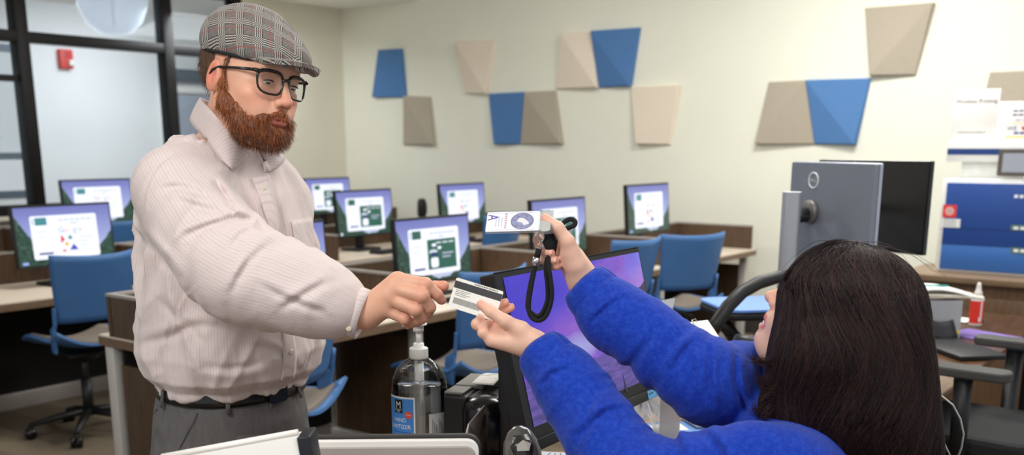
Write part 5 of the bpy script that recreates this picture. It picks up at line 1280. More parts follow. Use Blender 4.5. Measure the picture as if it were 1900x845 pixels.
def creases(p, lines):
    """cloth folds sculpted along creases: a valley with a ridge beside it (lines: points, depth, half-width in mm at the cloth)"""
    h = p[:, 2] - HC; fw = p[:, 1]*cp - h*sp; x = CXC + FOC*p[:, 0]/fw; y = PYC + FOC*(-p[:, 1]*sp - h*cp)/fw
    out = np.zeros(len(p))
    for pts, amp, w in lines:
        c = spline(np.array(pts, float), 4); a = c[:-1]; b_ = c[1:]; ab = b_ - a; l2 = (ab**2).sum(1)
        near = (x > c[:, 0].min() - 5*w) & (x < c[:, 0].max() + 5*w) & (y > c[:, 1].min() - 5*w) & (y < c[:, 1].max() + 5*w)
        if not near.any(): continue
        q = np.stack([x[near], y[near]], 1)
        r = q[:, None, :] - a[None]; t = np.clip((r*ab[None]).sum(2)/l2[None], 0, 1)
        dv = r - t[..., None]*ab[None]; d2 = (dv**2).sum(2); k = d2.argmin(1); ii = np.arange(len(q))
        s = np.sign(ab[k, 0]*r[ii, k, 1] - ab[k, 1]*r[ii, k, 0])*np.sqrt(d2[ii, k])
        tt = (k + t[ii, k])/len(a); taper = np.clip(np.sin(np.pi*np.clip(tt, .02, .98)), 0, 1)**.5
        out[near] += taper*amp*(np.exp(-(s/w)**2) - .8*np.exp(-((s + 1.7*w)/(1.3*w))**2))
    return out
# ------------------------------------------------------------------ skin
def skin_mat(name, base, lip, flush, sss=0.12):
    m, nt, b = new_mat(name); x = NX(nt)
    def at(n):
        a = nt.nodes.new('ShaderNodeAttribute'); a.attribute_name = n; return a.outputs['Fac']
    n1 = x.noise(x.coords('Object'), 45, 4); n2 = x.noise(x.coords('Object'), 380, 2)
    c = x.mix(x.m('MULTIPLY', x.m('SUBTRACT', n1, 0.35), 0.5, clamp=True), srgb(*base), srgb(*[int(v*0.93) for v in base]))
    c = x.mix(at('flush'), c, srgb(*flush)); c = x.mix(at('lip'), c, srgb(*lip))
    nt.links.new(c, b.inputs['Base Color']); b.inputs['Roughness'].default_value = 0.48; b.inputs['Specular IOR Level'].default_value = 0.4
    b.inputs['Subsurface Weight'].default_value = sss; b.inputs['Subsurface Radius'].default_value = (0.010, 0.004, 0.002); b.inputs['Subsurface Scale'].default_value = 0.5
    nt.links.new(x.bump(n2, 0.12, 0.0012), b.inputs['Normal'])
    return m
def head_ops(R, t, female=False, mouth_open=0.0, smile=0.0):
    """head in its own frame: x forward, y left, z up, origin between the eyes' level and the ears"""
    E = []
    def u(pr, k): E.append(('u', moved(pr, R, t), k))
    def s(pr, k): E.append(('s', moved(pr, R, t), k))
    w = 0.93 if female else 1.0
    u(ell((-.008, 0, .034), (.097, .076*w, .088)), 0)
    u(ell((.030, 0, -.02), (.064, .064*w, .085)), .03)
    u(ell((.034, 0, -.070), (.048, .053*w, .042)), .03)
    u(ell((.070, 0, -.098), (.026, .026*w, .020)), .03)
    for y in (-1, 1):
        u(cone((.0, y*.060*w, -.055), (.058, y*.026*w, -.100), .017, .018), .03)      # jaw line
        u(ell((.060, y*.042*w, -.030), (.026, .024, .021)), .02)                       # cheek
        u(ell((.066, y*.030, -.056), (.026, .022, .022)), .02)
    u(cone((.080, -.034*w, .020), (.080, .034*w, .020), .014, .014), .02)
    u(ell((.066, 0, .048), (.033, .056*w, .036)), .02)
    for y in (-1, 1):
        s(ell((.101, y*.032, -.002), (.017, .019, .0115)), .012)
        u(ell((.0785, y*.032, -.001), (.0135, .0150, .0125)), .003)                    # lids over the eyeball
        u(cone((.088, y*.020, .006), (.086, y*.045, .004), .0035, .003), .004)
        u(ell((.082, y*.034, -.0145), (.008, .016, .004)), .006)
    u(cone((.090, 0, .012), (.106, 0, -.022), .0075, .0095), .012)                      # nose
    u(ell((.112, 0, -.034), (.0125, .0115, .0105)), .008)
    for y in (-1, 1):
        u(ell((.101, y*.0125, -.038), (.0115, .0075, .0085)), .005)
        s(ell((.1065, y*.0072, -.0475), (.0065, .0036, .004)), .003)
    u(ell((.088, 0, -.060), (.016, .026, .016)), .012)                                  # mouth mound
    ml = -.070
    lx = -.003 if female else 0.0
    u(ell((.0975 + lx, 0, ml + .0045), (.0085, .0235, .0048)), .005)
    u(ell((.0965 + lx, 0, ml - .0060 - mouth_open*.6), (.0090, .0205, .0058)), .005)
    for y in (-1, 1): u(ell((.0890, y*.0225, ml + smile*.006), (.006, .006, .0045)), .006)
    if mouth_open > 0: s(ell((.100, 0, ml - .001 - mouth_open*.3), (.013, .0185, .0018 + mouth_open*.45)), .0015)
    else: s(ell((.1055, 0, ml - .0003), (.008, .0235, .0012)), .002)
    for y in (-1, 1):
        Re = head_R(0, 0, 0); a = math.radians(12)
        Re = np.array([[math.cos(a), 0, math.sin(a)], [0, 1, 0], [-math.sin(a), 0, math.cos(a)]])
        u(ell((-.012, y*(.079*w), -.006), (.0185, .0075, .0315), Re), .006)
        u(ell((-.004, y*(.074*w), -.010), (.012, .010, .022)), .008)
        s(ell((-.009, y*(.0875*w), -.004), (.0105, .0065, .019), Re), .004)
        u(ell((-.0035, y*.082*w, -.012), (.0035, .0035, .006)), .003)
    return E
def head_attrs(vs, R, t, female=False, flush=1.0):
    q = (vs - t) @ R; x, y, z = q.T
    sm = lambda a, b, v: np.clip((v - a)/(b - a), 0, 1)**2*(3 - 2*np.clip((v - a)/(b - a), 0, 1))
    lipm = sm(.0135, .0095, np.abs(z + .0705)*1.0)*sm(.027, .022, np.abs(y))*sm(.089, .0935, x)
    g = lambda c, r: np.exp(-(((q - np.array(c))/r)**2).sum(1))
    fl = 0.65*g((.112, 0, -.034), (.02, .016, .016)) + 0.55*(g((.065, .045, -.032), (.03, .022, .024)) + g((.065, -.045, -.032), (.03, .022, .024)))
    fl += 0.9*(g((-.014, .085, -.004), (.028, .014, .04)) + g((-.014, -.085, -.004), (.028, .014, .04)))
    return lipm, np.clip(fl*flush, 0, 1)
# ------------------------------------------------------------------ the man
TH = math.radians(55)
HR = head_R(55, 6, 8); HT = V3(-.522, 2.095, 1.664)
BR = head_R(55, 0, 0); BC = V3(-.618, 2.17, 0)
def bl(x, y, z): return BC + BR @ V3(x, y, 0) + V3(0, 0, z)         # body frame: forward, left, height
man = thing('person', 'standing bearded man in plaid flat cap, glasses and pale striped shirt, reaching for the card', 'person', W(BC[0], BC[1], 0))
MB = man.location
m_skin_m = skin_mat('skin_man', (228, 174, 146), (186, 104, 96), (214, 122, 100))
ops = head_ops(HR, HT)
hl = lambda x, y, z: HT + HR @ V3(x, y, z)
neck0 = hl(-.025, 0, -.06); neck1 = bl(-.01, 0, 1.49)
ops += [('u', cone(neck0, neck1, .056, .056), .03)]
core = [(.86, .12, .14, 0, 0), (1.0, .125, .15, 0, 0), (1.2, .125, .14, .0, 0), (1.34, .105, .14, .01, 0), (1.42, .075, .11, 0, 0), (1.47, .05, .07, 0, 0)]
ops += [('u', stack(core, BC[0], BC[1], BR, .86, 1.47, .42), .03)]
for y in (-1, 1):
    ops += chain([bl(-.01, y*.095, .88), bl(.0, y*.10, .48), bl(-.02, y*.105, .09)], [.08, .055, .04], .03)
    ops += chain([bl(-.03, y*.105, .06), bl(.10, y*.115, .045)], [.035, .03], .02)
Sr, Er = np.array(L(316, 337, 2.03)), np.array(L(444, 515, 1.885)); Wr = np.array(L(676, 583, 1.868))
Slf, Elf, Wlf = np.array(L(478, 352, 2.27)), np.array(L(534, 464, 2.325)), np.array(L(504, 655, 2.38))
ops += chain([Sr, Er, Wr], [.045, .042, .029], .02) + chain([bl(0, 0, 1.38), Sr], [.06, .045], .03)
ops += chain([Slf, Elf, Wlf], [.055, .045, .028], .02) + chain([bl(0, 0, 1.38), Slf], [.06, .045], .03)
def hand(wr, fingers, palm_r, kpalm=.014, kf=.004, thumb=None, web=None):
    o = []
    hw = np.array(L(*wr[:3]))
    for f in fingers:
        j = [np.array(L(*q[:3])) for q in f]; r = [q[3] for q in f]
        o.append(('u', cone(hw + (j[0] - hw)*.12, j[0], palm_r, r[0]*1.12), kpalm))
    for f in fingers:
        j = [np.array(L(*q[:3])) for q in f]; r = [q[3] for q in f]
        o += chain(j, r, kf)
        for i in (1,): o.append(('u', ell(j[i], (r[i]*1.09,)*3), .004))
    if thumb:
        j = [np.array(L(*q[:3])) for q in thumb]; r = [q[3] for q in thumb]
        o.append(('u', cone(hw, j[0], palm_r*.85, r[0]), .014)); o += chain(j, r, .006)
    return o
MF = [[(738, 520, 1.852, .01452), (789, 528, 1.838, .01188), (811, 547, 1.845, .01045), (819, 557, 1.850, .00924)],
      [(731, 535, 1.843, .01474), (783, 549, 1.824, .01232), (798, 571, 1.836, .01078), (794, 583, 1.850, .00968)],
      [(723, 553, 1.842, .01408), (771, 575, 1.826, .01166), (783, 591, 1.842, .01034), (775, 598, 1.858, .00924)],
      [(716, 575, 1.846, .01276), (751, 592, 1.838, .01034), (764, 599, 1.850, .00902), (756, 604, 1.864, .00814)]]
MT = [(722, 556, 1.888, .017), (768, 548, 1.888, .01408), (806, 534, 1.874, .01188), (823, 531, 1.866, .01034)]
ops += hand((676, 583, 1.868), MF, .0215, .016, .0035, MT)
LF = [[(505 + 4*i, 705, 2.40 + .018*i, .0115), (508 + 4*i, 742, 2.39 + .018*i, .0095), (505 + 4*i, 768, 2.39 + .018*i, .0085), (502 + 4*i, 784, 2.395 + .018*i, .0078)] for i in range(4)]
ops += hand((504, 655, 2.38), LF, .022, .016, .0035, [(500, 680, 2.375, .015), (502, 712, 2.375, .012), (504, 735, 2.375, .010), (505, 750, 2.38, .009)])
vs, fs = sdf_mesh(ops, (-.95, 1.68, .0), (.0, 2.62, 1.83), .0025, 2)
lp, fl = head_attrs(vs, HR, HT)
for f in MF + [MT]:
    for q in f[:3]:
        c = np.array(L(*q[:3])); fl = np.maximum(fl, .55*np.exp(-((vs - c)**2).sum(1)/.013**2))
    c = np.array(L(*f[3][:3])); fl = np.maximum(fl, .7*np.exp(-((vs - c)**2).sum(1)/.012**2))
body = mesh_np('body', vs, fs, m_skin_m, man, MB, {'lip': lp, 'flush': fl})

# eyes
m_sclera = mat('eye_white', (226, 220, 214), 0.2, noise=0); m_iris = mat('iris_blue_grey', (70, 84, 92), 0.15, noise=0.1, nscale=300); m_pupil = mat('pupil', (8, 8, 8), 0.1, noise=0)
def eyes(R, t, parent, base, look=(1, 0, -.25), open_=.0062, lidmat=None):
    RW4 = Matrix([[*(RW @ R)[i], 0] for i in range(3)] + [[0, 0, 0, 1]])
    for y in (-1, 1):
        c = V3(.0792, y*.032, -.0018); d = np.array(look, float); d /= np.linalg.norm(d)
        bm = BM(); Q = Vector((0, 0, 1)).rotation_difference(Vector(d)).to_matrix().to_4x4()
        lathe(bm, [(0, -.0005), (.0128, -.0005), (.0126, .003), (.0115, .0065), (.0090, .0095), (.0058, .0117)], 28, Q, 0)
        lathe(bm, [(.0058, .0117), (.0026, .0127)], 28, Q, 1); lathe(bm, [(.0026, .0127), (0, .0131)], 28, Q, 2)
        # keep the almond opening between the lids
        for v in bm.verts: v.co.z = v.co.z*.36 - .0022; v.co.x += .0009
        o = obj('eye', bm, [m_sclera, m_iris, m_pupil], parent)
        p = RW @ (t + R @ c) - np.array(base); M = RW4.copy(); M.translation = Vector(p); o.matrix_local = M
eyes(HR, HT, man, MB, (1, -.12, -.30))
# frame for objects built in head coordinates
def head_frame(o, R, t, base):
    M = Matrix([[*(RW @ R)[i], 0] for i in range(3)] + [[0, 0, 0, 1]]); M.translation = Vector(RW @ t - np.array(base)); o.matrix_local = M
I3 = np.eye(3); Z3 = np.zeros(3)

ls = []
for y in (-1, 1):
    ls.append([V3(.0885 + .0055*math.cos((k/8 - .5)*2.2), y*(.0195 + .0255*k/8), -.0005 + .0022*math.sin(k/8*math.pi) - .001*k/8) for k in range(9)])
for y, l_ in zip((-1, 1), ls):
    bm = BM(); tube(bm, [Vector(p_) for p_ in l_], [.0005, .001, .0012, .0012, .0012, .0012, .0012, .001, .0005], 6); o = obj('eyelash_line', bm, mat('lash_brown', (46, 30, 24), .7, noise=0), man); head_frame(o, HR, HT, MB)
# --- beard and side hair: volume plus strands, in head coordinates
hd_ops = head_ops(I3, Z3)
m_beard = None
def hair_mat(name, stops, rough=0.45, spec=.4):
    m, nt, b = new_mat(name); x = NX(nt)
    a = nt.nodes.new('ShaderNodeAttribute'); a.attribute_name = 'tone'
    c = x.ramp(a.outputs['Fac'], [(p, srgb(*q)) for p, q in stops]); nt.links.new(c, b.inputs['Base Color'])
    b.inputs['Roughness'].default_value = rough; b.inputs['Specular IOR Level'].default_value = spec
    return m
m_beard = hair_mat('beard_hair', [(0, (58, 31, 18)), (.35, (122, 66, 34)), (.7, (190, 110, 60)), (1, (230, 172, 116))])
bo = []
for y in (-1, 1):
    bo += [('u', cone((.013, y*.0715, .030), (.010, y*.0735, -.020), .0042, .0062), .012), ('u', cone((.010, y*.0735, -.020), (.014, y*.0695, -.058), .0065, .0105), .012), ('u', cone((.014, y*.068, -.058), (.050, y*.046, -.093), .0115, .018), .015),
           ('u', cone((.050, y*.045, -.093), (.076, y*.016, -.101), .019, .020), .02), ('u', cone((.042, y*.0585, -.058), (.072, y*.038, -.086), .008, .012), .015),
           ('u', cone((.1035, y*.004, -.0565), (.088, y*.033, -.072), .0068, .0075), .006), ('u', cone((.088, y*.033, -.072), (.078, y*.034, -.095), .0085, .012), .012)]
bo += [('u', cone((.022, y*.0655, -.044), (.074, y*.040, -.068), .0085, .0075), .012) for y in (-1, 1)]
bo += [('u', ell((.075, 0, -.097), (.027, .030, .025)), .02), ('u', ell((.0925, 0, -.091), (.009, .017, .008)), .008), ('u', ell((.040, 0, -.106), (.045, .040, .016)), .02)]
bo += [('s', ell((.108, 0, -.0725), (.022, .0245, .0068)), .004)]
def bump_b(p): return -.0015*vnoise(p*220) - .0012*vnoise(p*V3(420, 420, 120), 3)
vs, fs = sdf_mesh(bo + [('d', bump_b, 0)], (-.03, -.11, -.18), (.14, .11, .02), .0022, 1)
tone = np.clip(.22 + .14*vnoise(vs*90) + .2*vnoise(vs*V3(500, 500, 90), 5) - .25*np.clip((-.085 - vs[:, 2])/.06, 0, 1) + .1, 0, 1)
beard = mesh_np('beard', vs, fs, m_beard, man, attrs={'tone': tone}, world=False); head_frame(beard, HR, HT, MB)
rng = np.random.default_rng(3)
def strands_from(vs_, ops_, n, length, bias, K=6, lift=.4, seed=1, rad=.00028, jitter=.25, keep=None):
    r = np.random.default_rng(seed); idx = r.choice(len(vs_), n)
    p = vs_[idx] + r.normal(0, .001, (n, 3))
    if keep is not None: p = p[keep(p)]
    n_ = grad(ops_, p)
    d = bias(p) + lift*n_ + r.normal(0, jitter, p.shape); d /= np.linalg.norm(d, axis=1)[:, None]
    ln = length*(.5 + r.random(len(p)))[:, None]
    paths = [p - n_*.001]
    for k in range(1, K):
        t = k/(K - 1); g = np.array([0, 0, -.55])*t
        dd = d + g; dd /= np.linalg.norm(dd, axis=1)[:, None]
        paths.append(paths[-1] + dd*ln/(K - 1))
    pa = np.stack(paths, 1); rad_ = rad*np.linspace(1, .35, K)
    v, f = tubes_np(pa, rad_[None], 3); tn = np.repeat(np.clip(r.normal(.5, .24, len(p)), 0, 1), K*3)
    return v, f, tn
def tub3(v, f): return v, f
sel = vs[fs.ravel()]
v, f, tn = strands_from(sel, bo, 7500, .0115, lambda p: np.stack([.35 + 0*p[:, 0], np.sign(p[:, 1])*.15*(np.abs(p[:, 1]) > .02), -.9 + 0*p[:, 0]], 1), seed=4, lift=.45)
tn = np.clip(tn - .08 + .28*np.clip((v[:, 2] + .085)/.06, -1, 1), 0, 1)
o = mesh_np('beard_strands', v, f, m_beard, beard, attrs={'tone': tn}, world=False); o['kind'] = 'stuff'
# hair at the temple and nape, under the cap
m_hairm = hair_mat('hair_man', [(0, (52, 34, 24)), (.5, (88, 58, 38)), (1, (134, 92, 60))])
ho = [('u', ell((-.035, 0, .030), (.077, .0775, .080)), 0), ('s', ell((.075, 0, 0), (.085, .12, .12)), .01)]
for y in (-1, 1):
    ho += [('u', cone((.030, y*.066, .05), (.014, y*.0725, .015), .006, .0045), .02), ('s', ell((-.010, y*.085, -.010), (.018, .012, .030)), .006)]
ho += [('s', ell((.0, 0, -.13), (.2, .2, .085)), .01)]
vs, fs = sdf_mesh(ho, (-.14, -.11, -.08), (.06, .11, .14), .003, 1)
tone = np.clip(.4 + .3*vnoise(vs*V3(300, 300, 60)), 0, 1)
hair = mesh_np('hair', vs, fs, m_hairm, man, attrs={'tone': tone}, world=False); head_frame(hair, HR, HT, MB)
v, f, tn = strands_from(vs[(vs[:, 2] < .06) & (vs[:, 0] < .03)], ho, 1800, .014, lambda p: np.array([[-.25, 0, -1.0]]), seed=8, lift=.15, rad=.0003)
o = mesh_np('hair_strands', v, f, m_hairm, hair, attrs={'tone': tn}, world=False); o['kind'] = 'stuff'
# eyebrows
bp = []; rr = np.random.default_rng(11); ps = []
for y in (-1, 1):
    for k in range(150):
        t = rr.random(); base = V3(.0955 - .010*t*t, y*(.014 + .036*t), .0135 + .005*math.sin(t*2.6) + rr.normal(0, .0016))
        d = V3(-.05, y*.8, .35 - .5*t) + rr.normal(0, .15, 3)
        pts = [base, base + d*.0035 + V3(.0006, 0, 0), base + d*.007]
        ps.append(pts)
v, f = tubes_np(np.array(ps), np.array([[.0004, .0004, .0002]]), 3)
o = mesh_np('eyebrows', v, f, m_hairm, man, attrs={'tone': np.repeat(rr.random(len(ps))*.5 + .3, 9)}, world=False); head_frame(o, HR, HT, MB)

# --- flat cap
def plaid():
    m, nt, b = new_mat('glen_plaid'); x = NX(nt)
    co = x.coords('Object', rot=(0, .25, 0)); o = x.xyz(co)
    U = x.m('ADD', o[0], x.m('MULTIPLY', o[1], .9)); Vv = x.m('ADD', o[2], x.m('MULTIPLY', o[1], .6))
    def sq(v, per, duty=.5, off=0.0): return x.m('LESS_THAN', x.m('FRACT', x.m('ADD', x.m('DIVIDE', v, per), off)), duty)
    f1, f2 = sq(U, .0048), sq(Vv, .0048)
    bu, bv = sq(U, .048, .40, .3), sq(Vv, .040, .45, .1)
    n = x.noise(x.coords('Object'), 900, 2); n2 = x.noise(x.coords('Object'), 350, 2)
    grey = x.mix(x.m('MULTIPLY', x.m('SUBTRACT', n, .3), 2.2, clamp=True), srgb(46, 44, 43), srgb(150, 145, 138))
    blk, wht = srgb(28, 26, 27), srgb(182, 176, 166)
    stU = x.mix(f1, blk, wht); stV = x.mix(f2, blk, wht)
    c = x.mix(x.m('MULTIPLY', bu, .8), grey, stU); c = x.mix(x.m('MULTIPLY', bv, .85), c, stV)
    both = x.m('MULTIPLY', bu, bv); chk = x.m('ABSOLUTE', x.m('SUBTRACT', f1, f2)); c = x.mix(both, c, x.mix(chk, blk, wht))
    red = x.m('MAXIMUM', sq(U, .048, .026, .50), sq(Vv, .040, .034, .30)); c = x.mix(x.m('MULTIPLY', red, .75), c, srgb(164, 48, 48))
    c = x.mix(x.m('MULTIPLY', x.m('SUBTRACT', n2, .5), .6, clamp=True), c, srgb(120, 116, 112))
    nt.links.new(c, b.inputs['Base Color']); b.inputs['Roughness'].default_value = .9; b.inputs['Sheen Weight'].default_value = .2
    nt.links.new(x.bump(n, .35, .0015), b.inputs['Normal'])
    return m
m_plaid = plaid()
tilt = np.array([[math.cos(.16), 0, math.sin(.16)], [0, 1, 0], [-math.sin(.16), 0, math.cos(.16)]])
co_ = [('u', ell((-.006, 0, .068), (.104, .0865, .078), tilt), 0), ('u', ell((.066, 0, .052), (.072, .072, .044), tilt), .03), ('u', ell((-.045, 0, .068), (.060, .080, .060), tilt), .02)]
# cut the underside level with the rim
def capcut(p): return p[:, 2]*0
def under(p):
    q = (p - V3(0, 0, .036)); return q[:, 2]*math.cos(.07) - q[:, 0]*-math.sin(.07)
class _H: pass
hp = Prim(lambda p: under(p), (0, 0, 0), 9.)
co_ += [('s', hp, .006)]
def seam(p):
    a = np.arctan2(p[:, 1], p[:, 0] + .0); r = np.hypot(p[:, 1], p[:, 0])
    w = np.min([np.abs(((a - k*math.pi/4) + math.pi) % (2*math.pi) - math.pi) for k in range(-3, 5)], axis=0)*r
    return .0016*np.exp(-(w/.0022)**2) - .0012*vnoise(p*38)
vs, fs = sdf_mesh(co_ + [('d', seam, 0)], (-.15, -.12, .0), (.17, .12, .19), .0025, 2)
cap = mesh_np('flat_cap', vs, fs, m_plaid, man, world=False); head_frame(cap, HR, HT, MB)
bm = BM()
def brim(s, v):
    a = (s - .5)*2; ang = a*.72; r0, r1 = .096, .096 + .060*max(0, math.cos(ang*1.6))**.6
    r = r0 + (r1 - r0)*v - .012*(1 - v)
    x_, y_ = r*math.cos(ang)*1.0 + .004, r*math.sin(ang)*.83
    return (x_, y_, .044 - .10*(x_ - .085)*.35 - 1.9*y_*y_*1.0 - .006*v*v + .002)
sheet(bm, brim, 28, 8, .0075); o = obj('brim', bm, m_plaid, cap)
bm = BM(); lathe(bm, [(0, .001), (.006, 0), (.0055, .003), (0, .0045)], 16, T(.004, 0, .1430)); obj('cap_button', bm, m_plaid, cap)
bm = BM()
ring = [(.101*math.cos(a) - .004, .0835*math.sin(a), .0375 - .07*(.104*math.cos(a))) for a in np.linspace(0, 2*math.pi, 60, endpoint=False)]
tube(bm, ring, .0032, 8, closed=True); obj('cap_lining', bm, mat('lining_black', (24, 24, 28), .8), cap)

# --- glasses
m_acet = mat('acetate_black', (16, 15, 17), .2, noise=0, coat=.5)
gl = thing('tmp', 'x', 'x'); bpy.data.objects.remove(gl)
glasses = bpy.data.objects.new('glasses', None); COL.objects.link(glasses); glasses.parent = man
head_frame(glasses, HR, HT, MB)
def lens_loop(y):
    out = []
    for i in range(48):
        a = 2*math.pi*i/48; c, s_ = math.cos(a), math.sin(a); n_ = 3.0
        px = math.copysign(abs(c)**(2/n_), c)*.0265; pz = math.copysign(abs(s_)**(2/n_), s_)*.0215
        px *= 1.0 + .07*(pz/.0215)
        yy = y*.0345 + px
        out.append((.1035 - 5.2*max(0, abs(yy) - .012)**2 - .06*(pz), yy, -.0035 + pz - .0015*(px*y > 0)*0))
    return out
bm = BM()
for y in (-1, 1):
    lp_ = lens_loop(y); rs = [.0022 + .0011*max(0, (p_[2] + .004)/.022) for p_ in lp_]
    tube(bm, lp_, rs, 10, closed=True)
tube(bm, [(.1025, -.0095, .004), (.1075, 0, .0075), (.1025, .0095, .004)], .0026, 10)
for y in (-1, 1): tube(bm, [(.0915, y*.0595, .013), (.0905, y*.0655, .0135), (.0870, y*.0695, .0135)], [.0038, .0042, .0034], 10)
o = obj('frame', bm, m_acet, glasses)
for y in (-1, 1):
    bm = BM(); tube(bm, [(.087, y*.0695, .0135), (.045, y*.0765, .0125), (.004, y*.0815, .0105), (-.012, y*.083, .004), (-.028, y*.0815, -.014)], [.0030, .0027, .0026, .0026, .002], 8, squash=1.0); obj('temple', bm, m_acet, glasses)
    bm = BM(); lp_ = lens_loop(y); c_ = bm.verts.new(sum((Vector(p_) for p_ in lp_), Vector())/48 + Vector((.0012, 0, 0))); ring = [bm.verts.new(p_) for p_ in lp_]
    for i in range(48): f_ = bm.faces.new((c_, ring[i], ring[(i+1) % 48])); f_.smooth = True
    obj('lens', bm, m_glass, glasses)

# --- shirt
rows = [(1.00, .130, .146, .006, 0), (1.04, .138, .154, .008, 0), (1.062, .158, .174, .010, 0), (1.11, .171, .186, .012, 0), (1.19, .168, .184, .010, 0), (1.30, .156, .176, .008, 0), (1.38, .142, .172, .008, 0), (1.44, .122, .160, .008, 0), (1.485, .100, .140, .008, 0), (1.52, .080, .108, .010, 0), (1.555, .062, .074, .014, 0)]
so = [('u', stack(rows, BC[0], BC[1], BR, 1.03, 1.545, .6), 0)]
arm = spline([(*L(326, 346, 2.035), .079), (*L(378, 430, 1.965), .083), (*L(440, 500, 1.895), .083), (*L(530, 533, 1.882), .071), (*L(590, 553, 1.877), .060), (*L(612, 562, 1.874), .054), (*L(632, 569, 1.872), .044)], 5)
so += chain(arm[:, :3], arm[:, 3], .02); so[1] = ('u', so[1][1], .05)
larm = spline([(*L(478, 352, 2.27), .074), (*L(512, 415, 2.30), .068), (*L(538, 464, 2.325), .062), (*L(520, 560, 2.36), .054), (*L(505, 640, 2.38), .045)], 4)
so += [('u', cone(larm[i, :3], larm[i+1, :3], larm[i, 3], larm[i+1, 3]), .05 if i < 3 else .012) for i in range(len(larm) - 1)]
so += [('u', cone(bl(-.01, -.09, 1.478), bl(.01, .09, 1.478), .040, .040), .05)]
so += [('s', cone(bl(.005, 0, 1.555), hl(-.02, 0, -.05), .054, .062), .004)]
eln = np.array(L(440, 500, 1.895)); arm_dir1 = (arm[10, :3] - arm[0, :3]); arm_dir1 /= np.linalg.norm(arm_dir1); arm_dir2 = (arm[-1, :3] - arm[10, :3]); arm_dir2 /= np.linalg.norm(arm_dir2)
def ridged(q, s=0): return 1 - np.abs(vnoise(q, s))*2
MCR = [([(341, 440), (393, 419), (445, 405), (481, 423)], .0075, 7), ([(429, 463), (445, 438), (481, 421)], .0055, 6), ([(440, 520), (461, 487), (497, 455)], .006, 7),
       ([(397, 333), (421, 369), (433, 400)], .006, 6), ([(349, 276), (300, 301), (270, 353), (266, 405)], .0022, 2.5), ([(427, 548), (445, 515), (462, 490)], .0055, 7),
       ([(522, 573), (565, 547), (605, 524)], .006, 7), ([(479, 527), (544, 560), (600, 580)], .005, 7), ([(330, 372), (370, 385), (420, 400)], .0055, 7), ([(300, 350), (340, 348), (385, 368)], .005, 7),
       ([(371, 521), (337, 553), (324, 592), (302, 670)], .0022, 2.5), ([(260, 640), (324, 622), (362, 606), (427, 610)], .006, 9), ([(496, 668), (436, 684), (371, 680)], .006, 8), ([(300, 560), (330, 590), (380, 640)], .0055, 9),
       ([(445, 333), (469, 397), (477, 430)], .005, 7), ([(505, 340), (520, 400), (535, 450)], .0045, 6), ([(470, 640), (520, 655), (556, 690)], .005, 7), ([(252, 430), (290, 470), (330, 520)], .006, 8), ([(555, 380), (566, 430), (580, 465)], .004, 5)]
def folds(p):
    q = (p - BC) @ BR; x, y, z = q.T
    dA = np.min(np.linalg.norm(p[:, None, :] - arm[None, ::3, :3], axis=2), axis=1) - .09
    wa = np.clip(1 - dA/.03, 0, 1)
    # sleeve: folds slanting across the arm, strongest about the elbow
    e = np.exp(-((p - eln)**2).sum(1)/.14**2)
    s1 = p @ arm_dir1; s2 = p @ arm_dir2; cr = p @ np.cross(arm_dir1, arm_dir2)
    w1 = vnoise(p*9, 2)*.6
    fa = ridged(np.stack([s1*15 + p[:, 2]*9 + w1, s2*5 + w1, cr*5], 1), 1)*.0105 + ridged(np.stack([s2*17 + cr*7 + w1, s1*6, cr*4], 1), 4)*.0170*e + ridged(np.stack([s1*27, s2*11, cr*8], 1), 9)*.0040
    # trunk: long soft drapes, gathering above the belt and from the armpit
    gath = np.clip((1.16 - z)/.1, 0, 1)
    ang = np.arctan2(y, x)
    ft = ridged(np.stack([ang*3.0 + z*5, z*4.0 - ang*1.0, ang*.7], 1), 6)*.0120*(1 - .3*gath) + ridged(np.stack([ang*8 + z*3, z*7, ang], 1), 7)*.0050*gath + ridged(np.stack([ang*5 - z*16, z*6, x*4], 1), 8)*.0078
    cf = np.clip((np.linalg.norm(p - np.array(L(640, 572, 1.87)), axis=1) - .05)/.04, 0, 1)
    return -(fa*wa*cf*.6 + ft*(1 - wa)*.75) + creases(p, MCR)
so_d = so + [('d', folds, 0)]
vs, fs = sdf_mesh(so_d, (-.98, 1.72, 1.0), (-.19, 2.62, 1.62), .0036, 2)
q = (vs - BC) @ BR
dA = np.min(np.linalg.norm(vs[:, None, :] - arm[None, ::2, :3], axis=2), axis=1) - .085
wA = np.clip(1 - (dA - .012)/.02, 0, 1)
kk = np.argmin(np.linalg.norm(vs[:, None, :] - arm[None, :, :3], axis=2), axis=1)
ax = np.gradient(arm[:, :3], axis=0); ax /= np.linalg.norm(ax, axis=1)[:, None]
rv = vs - arm[kk, :3]; rv = rv - ax[kk]*(rv*ax[kk]).sum(1)[:, None]
upv = V3(0, 0, 1) - ax*(ax[:, 2:3]); upv /= np.linalg.norm(upv, axis=1)[:, None]; sdv = np.cross(ax, upv)
angA = np.arctan2((rv*sdv[kk]).sum(1), (rv*upv[kk]).sum(1))
st = np.where(wA > .5, angA*.075, np.arctan2(q[:, 1], q[:, 0])*.19)
m_shirt, nt, b = new_mat('striped_shirt'); x = NX(nt)
a_ = nt.nodes.new('ShaderNodeAttribute'); a_.attribute_name = 'stripe'
fr = x.m('FRACT', x.m('DIVIDE', a_.outputs['Fac'], .0056)); ln = x.m('LESS_THAN', fr, .34)
fr2 = x.m('FRACT', x.m('DIVIDE', a_.outputs['Fac'], .0168)); ln2 = x.m('LESS_THAN', fr2, .12)
c = x.mix(x.m('MULTIPLY', ln, .42), srgb(219, 205, 200), srgb(204, 184, 184)); c = x.mix(x.m('MULTIPLY', ln2, .4), c, srgb(206, 180, 186))
nt.links.new(c, b.inputs['Base Color']); b.inputs['Roughness'].default_value = .8; b.inputs['Sheen Weight'].default_value = .15
